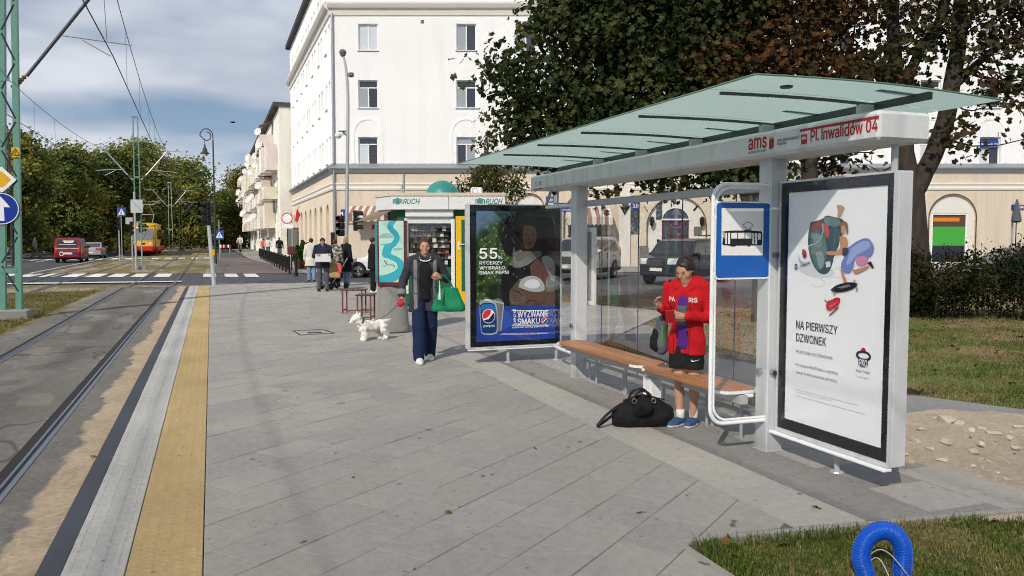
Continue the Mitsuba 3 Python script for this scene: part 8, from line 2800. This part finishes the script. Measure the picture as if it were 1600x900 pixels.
D = 18.3
near_tree('dark forked tree with brown and green leaves right of the advert case', ([root(1436, D), *P_at([(1432, 420), (1427, 340), (1423, 295)], D)], [0.40, 0.30, 0.27, 0.28]),
          [(P_at([(1424, 300), (1414, 230), (1402, 150), (1396, 50), (1392, -60), (1380, -150, 0.6)], D), [0.23, 0.2, 0.17, 0.14, 0.1, 0.05]),
           (P_at([(1428, 300), (1455, 250), (1480, 185), (1494, 100), (1501, 10), (1510, -110)], D), [0.22, 0.2, 0.19, 0.17, 0.15, 0.08]),
           (P_at([(1408, 190), (1420, 110), (1450, 60), (1480, 10, -0.6), (1490, -60, -1)], D), [0.13, 0.12, 0.1, 0.08, 0.05]),
           (P_at([(1400, 140), (1360, 105, -0.3), (1320, 90, -0.6), (1290, 95, -1)], D), [0.12, 0.1, 0.07, 0.04]),
           (P_at([(1495, 130), (1530, 95), (1580, 60), (1640, 40)], D), [0.1, 0.08, 0.06, 0.04])],
          [lobe(1330, 50, 80, D - 0.8, 1.1), lobe(1400, 90, 70, D - 0.6, 1.0), lobe(1460, 40, 95, D, 1.2), lobe(1560, 60, 85, D - 0.4, 1.2), lobe(1500, 175, 62, D - 1.0, 0.7), lobe(1575, 130, 60, D - 0.6, 0.8),
           lobe(1330, 130, 60, D - 0.8, 0.8), lobe(1640, 30, 90, D, 1.3), lobe(1400, -60, 130, D, 1.6), lobe(1560, -70, 130, D, 1.6), lobe(1310, 268, 45, D - 0.2, 0.7), lobe(1280, 250, 40, D, 0.6), lobe(1500, 215, 34, D - 1.2, 0.5), lobe(1620, 215, 30, D - 0.8, 0.5)],
          6200, 0.13, 'mixed_leaf', 51, clump=0.24, per=14, shellness=0.2)
D = 17.0
near_tree('rust brown tree with two upright stems behind the shelter roof', ([root(1268, D), *P_at([(1267, 400), (1264, 250), (1262, 130)], D)], [0.26, 0.2, 0.16, 0.13]),
          [(P_at([(1263, 180), (1260, 60), (1258, -60), (1255, -150)], D), [0.12, 0.1, 0.08, 0.05]), (P_at([(1265, 220), (1275, 120), (1275, 20), (1276, -120)], D), [0.09, 0.08, 0.075, 0.05]),
           (P_at([(1264, 200), (1232, 120), (1228, 50), (1215, -20)], D), [0.1, 0.09, 0.08, 0.05]), (P_at([(1262, 150), (1210, 90), (1160, 60), (1120, 50)], D), [0.07, 0.06, 0.05, 0.03])],
          [lobe(1130, 150, 62, D - 1.2, 1.0), lobe(1205, 100, 75, D - 1.0, 1.0), lobe(1150, 60, 75, D, 1.2), lobe(1240, 20, 80, D, 1.2), lobe(1290, 110, 55, D - 0.8, 0.8), lobe(1170, -50, 110, D, 1.4), lobe(1300, -30, 80, D, 1.2), lobe(1110, 105, 50, D - 1.0, 0.9)],
          10500, 0.118, 'rust_leaf', 52, clump=0.26, per=14)
D = 16.5
near_tree('large dark green maple spreading behind the shelter roof', ([root(1202, D), *P_at([(1200, 420), (1180, 300), (1130, 180)], D)], [0.36, 0.3, 0.26, 0.22]),
          [(P_at([(1150, 220), (1050, 130), (960, 80), (880, 20)], D), [0.18, 0.14, 0.1, 0.05]), (P_at([(1130, 190), (1110, 60), (1080, -80)], D), [0.18, 0.14, 0.08]), (P_at([(1160, 250), (1030, 215), (930, 190), (850, 160), (790, 130)], D), [0.14, 0.11, 0.08, 0.05, 0.02]),
           (P_at([(1130, 190), (1020, 60), (960, -60)], D), [0.14, 0.1, 0.06])],
          [lobe(800, 112, 36, D - 0.2, 0.6), lobe(775, 108, 22, D, 0.5), lobe(832, 160, 60, D, 0.9), lobe(842, 222, 55, D, 0.8), lobe(905, 175, 75, D, 1.1), lobe(925, 70, 85, D, 1.3), lobe(890, 10, 62, D, 1.1), lobe(1000, 40, 110, D, 1.6), lobe(990, 165, 95, D, 1.3),
           lobe(1075, 150, 85, D - 0.3, 1.1), lobe(1080, 20, 100, D, 1.6), lobe(960, -60, 120, D, 1.7), lobe(1090, -90, 130, D, 1.7), lobe(930, 240, 75, D, 0.9), lobe(1040, 235, 80, D, 0.9), lobe(1130, 258, 50, D, 0.8), lobe(1175, 268, 42, D, 0.7), lobe(815, 80, 20, D, 0.4)],
          30000, 0.122, 'maple_leaf', 53, clump=0.26, per=15, ntw=240)
# a thin young tree behind the kiosk
r = np.random.default_rng(61)
t = thing('young_tree', 'thin young tree with small leaves behind the kiosk roof', 'tree')
D = 27.0
st = [root(768, D), *P_at([(768, 400), (767, 320), (764, 260), (760, 205)], D)]
put('trunk', limb(st, [0.07, 0.06, 0.05, 0.03, 0.012], 8), 'bark', t, smooth=True)
lb = [lobe(762, 225, 16, D, 0.5, 1.3), lobe(745, 285, 30, D, 0.8), lobe(785, 290, 34, D, 0.8), lobe(765, 262, 28, D, 0.7), lobe(808, 300, 18, D, 0.5), lobe(725, 300, 16, D, 0.5), lobe(770, 318, 40, D, 0.8)]
C_, P_, O_ = crown_points(lb, 2800, r, 0.16, 10, 0.1)
twigs(t, C_, dense(st)[6:], r, 120, 0.006)
put('crown', leaves(P_, 0.13, OVAL, r), 'young_leaf', t, kind='stuff')


def far_tree(name, label, x, base_depth, top_y, hw, mt, seed, n=4200, leaf=0.55, low=0.22, trunk_r=0.35, lean=0.0):
    """street tree: trunk, a few limbs and a lumpy open crown; the crown's foot at the fraction low of its height"""
    r = np.random.default_rng(seed)
    t = thing(name, label, 'tree')
    b = root(x, base_depth)
    H_ = EYE + (HORIZON - top_y) / F_PX * base_depth
    R = hw / F_PX * base_depth
    tr = [b, b + [0.02 * R, 0, H_ * 0.25], b + [lean * 0.3, 0, H_ * 0.5], b + [lean * 0.6, 0, H_ * 0.78]]
    put('trunk', limb(tr, [trunk_r, trunk_r * 0.75, trunk_r * 0.5, 0.08], 9), 'bark', t, smooth=True)
    anc = dense(tr)[4:]
    lobes = []
    for k in range(11):
        a, z = 2.4 * k + r.random(), low + (0.93 - low) * (k + 0.5) / 11
        wid = math.sin(math.pi * (0.18 + 0.75 * (z - low) / (1 - low))) ** 0.7
        q = R * 0.55 * wid
        lobes.append((b + np.array([q * math.cos(a) + lean * z, q * math.sin(a), H_ * z]), np.array([1, 1, 0.72]) * R * (0.42 + 0.22 * r.random()) * (0.6 + 0.4 * wid)))
    lobes.append((b + np.array([lean, 0, H_ * 0.90]), np.array([0.5, 0.5, 0.45]) * R * 0.75))
    for k in range(5):
        c_ = lobes[k * 2][0]
        put('limb', limb([anc[2 + k], (anc[2 + k] + c_) / 2 + [0, 0, 0.4], c_], [trunk_r * 0.4, trunk_r * 0.28, 0.04], 7), 'bark', t, smooth=True)
    C_, P_, O_ = crown_points(lobes, int(n * 2.6), r, leaf * 1.1, 12, 0.8)
    put('crown', leaves(P_, leaf * 0.62, CARD, r, up=0.7, out=O_ * 1.1 + np.array(SUN) * 1.1), mt, t, kind='stuff')


A_ = 'avenue_leaf'
far_tree('avenue_tree', 'tall olive tree behind the green lattice mast at the left edge', 30, 72, 203, 52, A_, 71, n=6500, low=0.14, leaf=0.5)
far_tree('avenue_tree', 'olive and yellow tree between the lattice mast and the tram', 108, 84, 226, 58, A_, 72, n=6500, low=0.12, leaf=0.55)
far_tree('avenue_tree', 'dark tree with a leaning bare trunk left of the tram', 190, 92, 226, 52, 'avenue_dark', 73, n=4200, low=0.34, leaf=0.55, trunk_r=0.42)
far_tree('avenue_tree', 'tall tree with a yellow top behind the second mast', 222, 104, 220, 50, A_, 74, n=6200, low=0.2, leaf=0.6)
far_tree('avenue_tree', 'broad green tree behind the tram line masts', 285, 128, 252, 50, A_, 75, n=6200, low=0.1, leaf=0.7)
far_tree('avenue_tree', 'green tree right of the swan neck lamp down the street', 352, 150, 297, 26, 'avenue_dark', 76, n=3000, low=0.05, leaf=0.7)
far_tree('avenue_tree', 'yellow green tree rising beside the balcony house', 376, 185, 262, 30, 'pale_leaf', 77, n=3600, low=0.1, leaf=0.8)
far_tree('avenue_tree', 'dark round tree at the foot of the yellow green tree', 366, 135, 318, 24, 'avenue_dark', 78, n=2600, low=0.02, leaf=0.55)
far_tree('avenue_tree', 'orange tinted small tree left of the tram', 150, 96, 320, 34, 'pale_leaf', 79, n=2800, low=0.12, leaf=0.5)
far_tree('avenue_tree', 'distant tree where the tram line ends', 322, 235, 322, 26, A_, 80, n=2200, low=0.05, leaf=0.9)
for k, (x, d, ty, hw) in enumerate(((-60, 80, 215, 70), (-20, 105, 250, 60), (70, 112, 262, 62), (150, 122, 270, 60), (215, 140, 285, 52), (262, 165, 300, 40), (300, 190, 315, 34), (120, 150, 300, 70), (30, 150, 300, 80))):
    far_tree('backdrop_tree', f'dark tree in the row behind the avenue trees', x, d, ty, hw, 'avenue_dark', 90 + k, n=1900, low=0.04, leaf=0.75)
for k, (x, d, ty, hw) in enumerate(((-150, 62, 190, 90), (-330, 50, 170, 110), (-560, 44, 150, 130), (-850, 42, 140, 150))):
    far_tree('backdrop_tree', 'dark tree in the row behind the avenue trees', x, d, ty, hw, 'avenue_dark', 120 + k, n=1500, low=0.06, leaf=0.6)
for k in list(labels):
    if k.startswith('backdrop_tree') and '__' not in k:
        labels[k]['group'] = 'dark trees behind the avenue'
# undergrowth below the avenue trees
r = np.random.default_rng(99)
for k, (x, d, w_, h_) in enumerate(((10, 92, 70, 24), (75, 96, 60, 22), (140, 104, 50, 20), (190, 112, 40, 22))):
    t = thing('shrub', ('dark shrub under the avenue trees at the left edge', 'dark shrub behind the red van', 'dark shrub right of the silver car', 'dark shrub left of the tram')[k], 'shrub')
    lb = [(root(x + q, d) + [0, 0, h_ / F_PX * d * 0.55], np.array([w_ / F_PX * d * 0.4, 2.0, h_ / F_PX * d * 0.6])) for q in (-w_ * 0.5, 0, w_ * 0.5)]
    C_, P_, O_ = crown_points(lb, 1500, r, 0.4, 8, 0.6)
    put('foliage', leaves(P_, 0.45, BUNCH, r), 'avenue_dark', t, kind='stuff')
    put('stem', [rod(root(x + q, d), root(x + q, d) + [0, 0, 1.2], 0.06) for q in (-w_ * 0.5, 0, w_ * 0.5)], 'bark', t)
# dark bushes beyond the lawn
r = np.random.default_rng(101)
for k, (x, w_, top, d, lab) in enumerate(((1425, 52, 385, 17.6, 'dark bush at the foot of the forked tree'), (1480, 60, 392, 17.2, 'dark bush in the middle of the hedge row'), (1545, 62, 386, 17.4, 'dark bush with light sprays before the dark car'), (1610, 55, 378, 17.0, 'dark bush at the right edge'), (1375, 45, 400, 17.8, 'dark bush half hidden by the advert case'))):
    t = thing('bush', lab, 'bush')
    H_ = EYE + (HORIZON - top) / F_PX * d
    R = w_ / F_PX * d
    b = root(x, d)
    lb = [(b + np.array([q * R, (r.random() - 0.5) * 0.5, H_ * z]), np.array([R * 0.55, 0.6, H_ * 0.3])) for q, z in ((-0.6, 0.3), (0.6, 0.32), (0, 0.45), (-0.4, 0.62), (0.4, 0.6), (0, 0.75))]
    C_, P_, O_ = crown_points(lb, 3400, r, 0.10, 9, 0.75)
    P_[:, 2] = np.maximum(P_[:, 2], 0.03)
    put('foliage', leaves(P_, 0.075, OVAL, r), 'hedge_leaf', t, kind='stuff')
    st = []
    for q in range(12):
        a = b + np.array([(r.random() - 0.5) * R, (r.random() - 0.5) * 0.5, 0])
        st.append(tube(smooth_pts([a, a + [0, 0, H_ * 0.5], a + [(r.random() - 0.5) * 0.5, (r.random() - 0.5) * 0.3, H_ * (0.9 + 0.25 * r.random())]], 1), np.linspace(0.012, 0.003, 6), 4, caps=False))
    put('stem', join(st), 'twig', t, kind='stuff')
    sp_ = np.array([np.array(m.vertices)[-4:].mean(0) for m in st])
    put('spray', leaves(np.repeat(sp_, 9, 0) + r.normal(size=(len(sp_) * 9, 3)) * [0.05, 0.05, 0.10] - [0, 0, 0.06], 0.065, OVAL, r), 'hedge_leaf', t, kind='stuff')
# potted conifers by the side wall
r = np.random.default_rng(103)
for k, (x, top, d) in enumerate(((466, 384, 46), (474, 376, 47), (481, 380, 46), (487, 376, 48))):
    t = thing('potted_conifer', ('first', 'second', 'third', 'fourth')[k] + ' potted conifer from the railing, beside the corner building', 'potted plant')
    b = root(x, d)
    H_ = EYE + (HORIZON - top) / F_PX * d
    put('pot', move(lathe([(0.16, 0), (0.22, 0.42), (0.24, 0.45), (0.2, 0.45), (0.0, 0.40)], 14), b[0], b[1], -0.1), 'brown_wood', t, smooth=30)
    z = r.random(900) ** 0.8
    a = r.random(900) * 6.283
    rr = (0.36 * (1 - z) + 0.05) * np.sqrt(0.4 + 0.6 * r.random(900))
    P_ = np.stack([b[0] + rr * np.cos(a), b[1] + rr * np.sin(a), 0.35 + z * (H_ - 0.35)], 1)
    put('foliage', leaves(P_, 0.14, OVAL, r, droop=-0.8, up=0.0), 'thuja_leaf', t, kind='stuff')


def blades(poly, n, h, r, mask=None, z=-0.035, lean=0.6, w=0.0035):
    x0, y0, x1, y1 = poly.bounds
    X = x0 + (x1 - x0) * r.random(n * 3)
    Y = y0 + (y1 - y0) * r.random(n * 3)
    ok = shapely.contains_xy(poly, X, Y)
    if mask is not None:
        ok &= r.random(len(X)) < mask(X, Y)
    X, Y = X[ok][:n], Y[ok][:n]
    m = len(X)
    a = r.random(m) * 6.283
    hh = h * (0.4 + 0.9 * r.random(m))
    ln = lean * r.random(m) * hh
    d = np.stack([np.cos(a), np.sin(a), a * 0], 1)
    s = np.stack([-np.sin(a), np.cos(a), a * 0], 1) * w
    b = np.stack([X, Y, X * 0 + z], 1)
    mid = b + d * (ln * 0.35)[:, None] + np.array([0, 0, 1]) * (hh * 0.6)[:, None]
    tip = b + d * ln[:, None] + np.array([0, 0, 1]) * hh[:, None]
    V_ = np.stack([b - s, b + s, mid - s * 0.7, mid + s * 0.7, tip], 1).reshape(-1, 3)
    f = np.array([[0, 1, 3], [0, 3, 2], [2, 3, 4]])
    return trimesh.Trimesh(V_, (f[None] + (np.arange(m) * 5)[:, None, None]).reshape(-1, 3), process=False)


r = np.random.default_rng(111)
dry = lambda X, Y: np.clip((meshkit.fbm(np.stack([X * 1.9, Y * 1.9, X * 0], -1), 3, 4) - 0.47) * 6, 0, 1)
near = Polygon([(2.43, 1.2), (2.43, 3.72), (4.1, 3.50), (6.2, 3.30), (6.2, 1.2)])
put('grass', blades(near, 34000, 0.042, r, lambda X, Y: 1 - 0.8 * dry(X, Y)), 'blade', 'front_lawn', kind='stuff')
put('dry_grass', blades(near, 20000, 0.03, r, lambda X, Y: 0.10 + 0.9 * dry(X, Y), lean=1.8), 'dry_blade', 'front_lawn', kind='stuff')
edge = unary_union([LineString([(2.43, 1.5), (2.43, 3.70), (4.2, 3.48)]).buffer(0.045)])
put('edge_grass', blades(edge, 7500, 0.06, r, z=-0.02, lean=1.2), 'blade', 'front_lawn', kind='stuff')
mid_ = green.intersection(band(6.8, 19, 1.4, 11.5)).difference(path.buffer(0.04)).difference(sand_poly.buffer(0.05))
put('grass', blades(mid_, 44000, 0.045, r, lambda X, Y: 1 - 0.85 * np.clip((meshkit.fbm(np.stack([X * 1.1 + 7, Y * 1.1, X * 0], -1), 3, 4) - 0.45 + 0.02 * (Y - 8)) * 6, 0, 1), w=0.006), 'blade', 'lawn', kind='stuff')
put('dry_grass', blades(mid_, 12000, 0.035, r, lean=1.8, w=0.006), 'dry_blade', 'lawn', kind='stuff')
trk = Polygon([(-8, 10), (-3.8, 10), (-3.5, 30.2), (-8.0, 29)])
put('grass', blades(trk, 20000, 0.07, r, z=-0.112, w=0.009), 'blade', 'track_lawn', kind='stuff')
put('dry_grass', blades(trk, 26000, 0.06, r, z=-0.112, lean=1.6, w=0.009), 'dry_blade', 'track_lawn', kind='stuff')
# fallen leaves
for nm, poly, n, z, parent, s_ in (('fallen_leaf', near, 60, -0.005, 'front_lawn', 0.05), ('fallen_leaf', mid_, 700, -0.01, 'lawn', 0.06)):
    x0, y0, x1, y1 = poly.bounds
    X, Y = x0 + (x1 - x0) * r.random(n * 3), y0 + (y1 - y0) * r.random(n * 3)
    ok = shapely.contains_xy(poly, X, Y)
    P_ = np.stack([X[ok][:n], Y[ok][:n], X[ok][:n] * 0 + z], 1)
    put(nm, leaves(P_, s_, MAPLE, r, droop=0, up=3.0), 'dead_leaf', parent, kind='stuff')
pts = [(146, 698), (268, 540), (560, 318 * 1.0 + 230), (836, 700), (1138, 846), (552, 745), (300, 480), (700, 800), (905, 690), (420, 640), (1000, 800), (1276, 793)]
P_ = np.array([ground(x, y, 0.006) for x, y in pts])
P_[0, 2] = P_[1, 2] = -0.07
for k in range(len(P_)):
    put('fallen_leaf', leaves(P_[k:k + 1], 0.045, MAPLE, r, droop=0, up=3.5), 'dead_leaf', label='small dry leaf lying on the ground of the tram stop', cat='leaf', group='dry leaves on the tram stop ground')
P_ = np.array([ground(1135, 843, 0.0)])
m = leaves(np.array([ground(1132 + 3 * k, 846 + (k % 2) * 3, 0.0) + [0, 0, 0.01 * k] for k in range(3)]), 0.08, MAPLE, r, droop=0, up=1.5)
put('curled_leaf', m, 'dead_leaf', label='curled brown leaves at the edge of the front grass', cat='leaf')
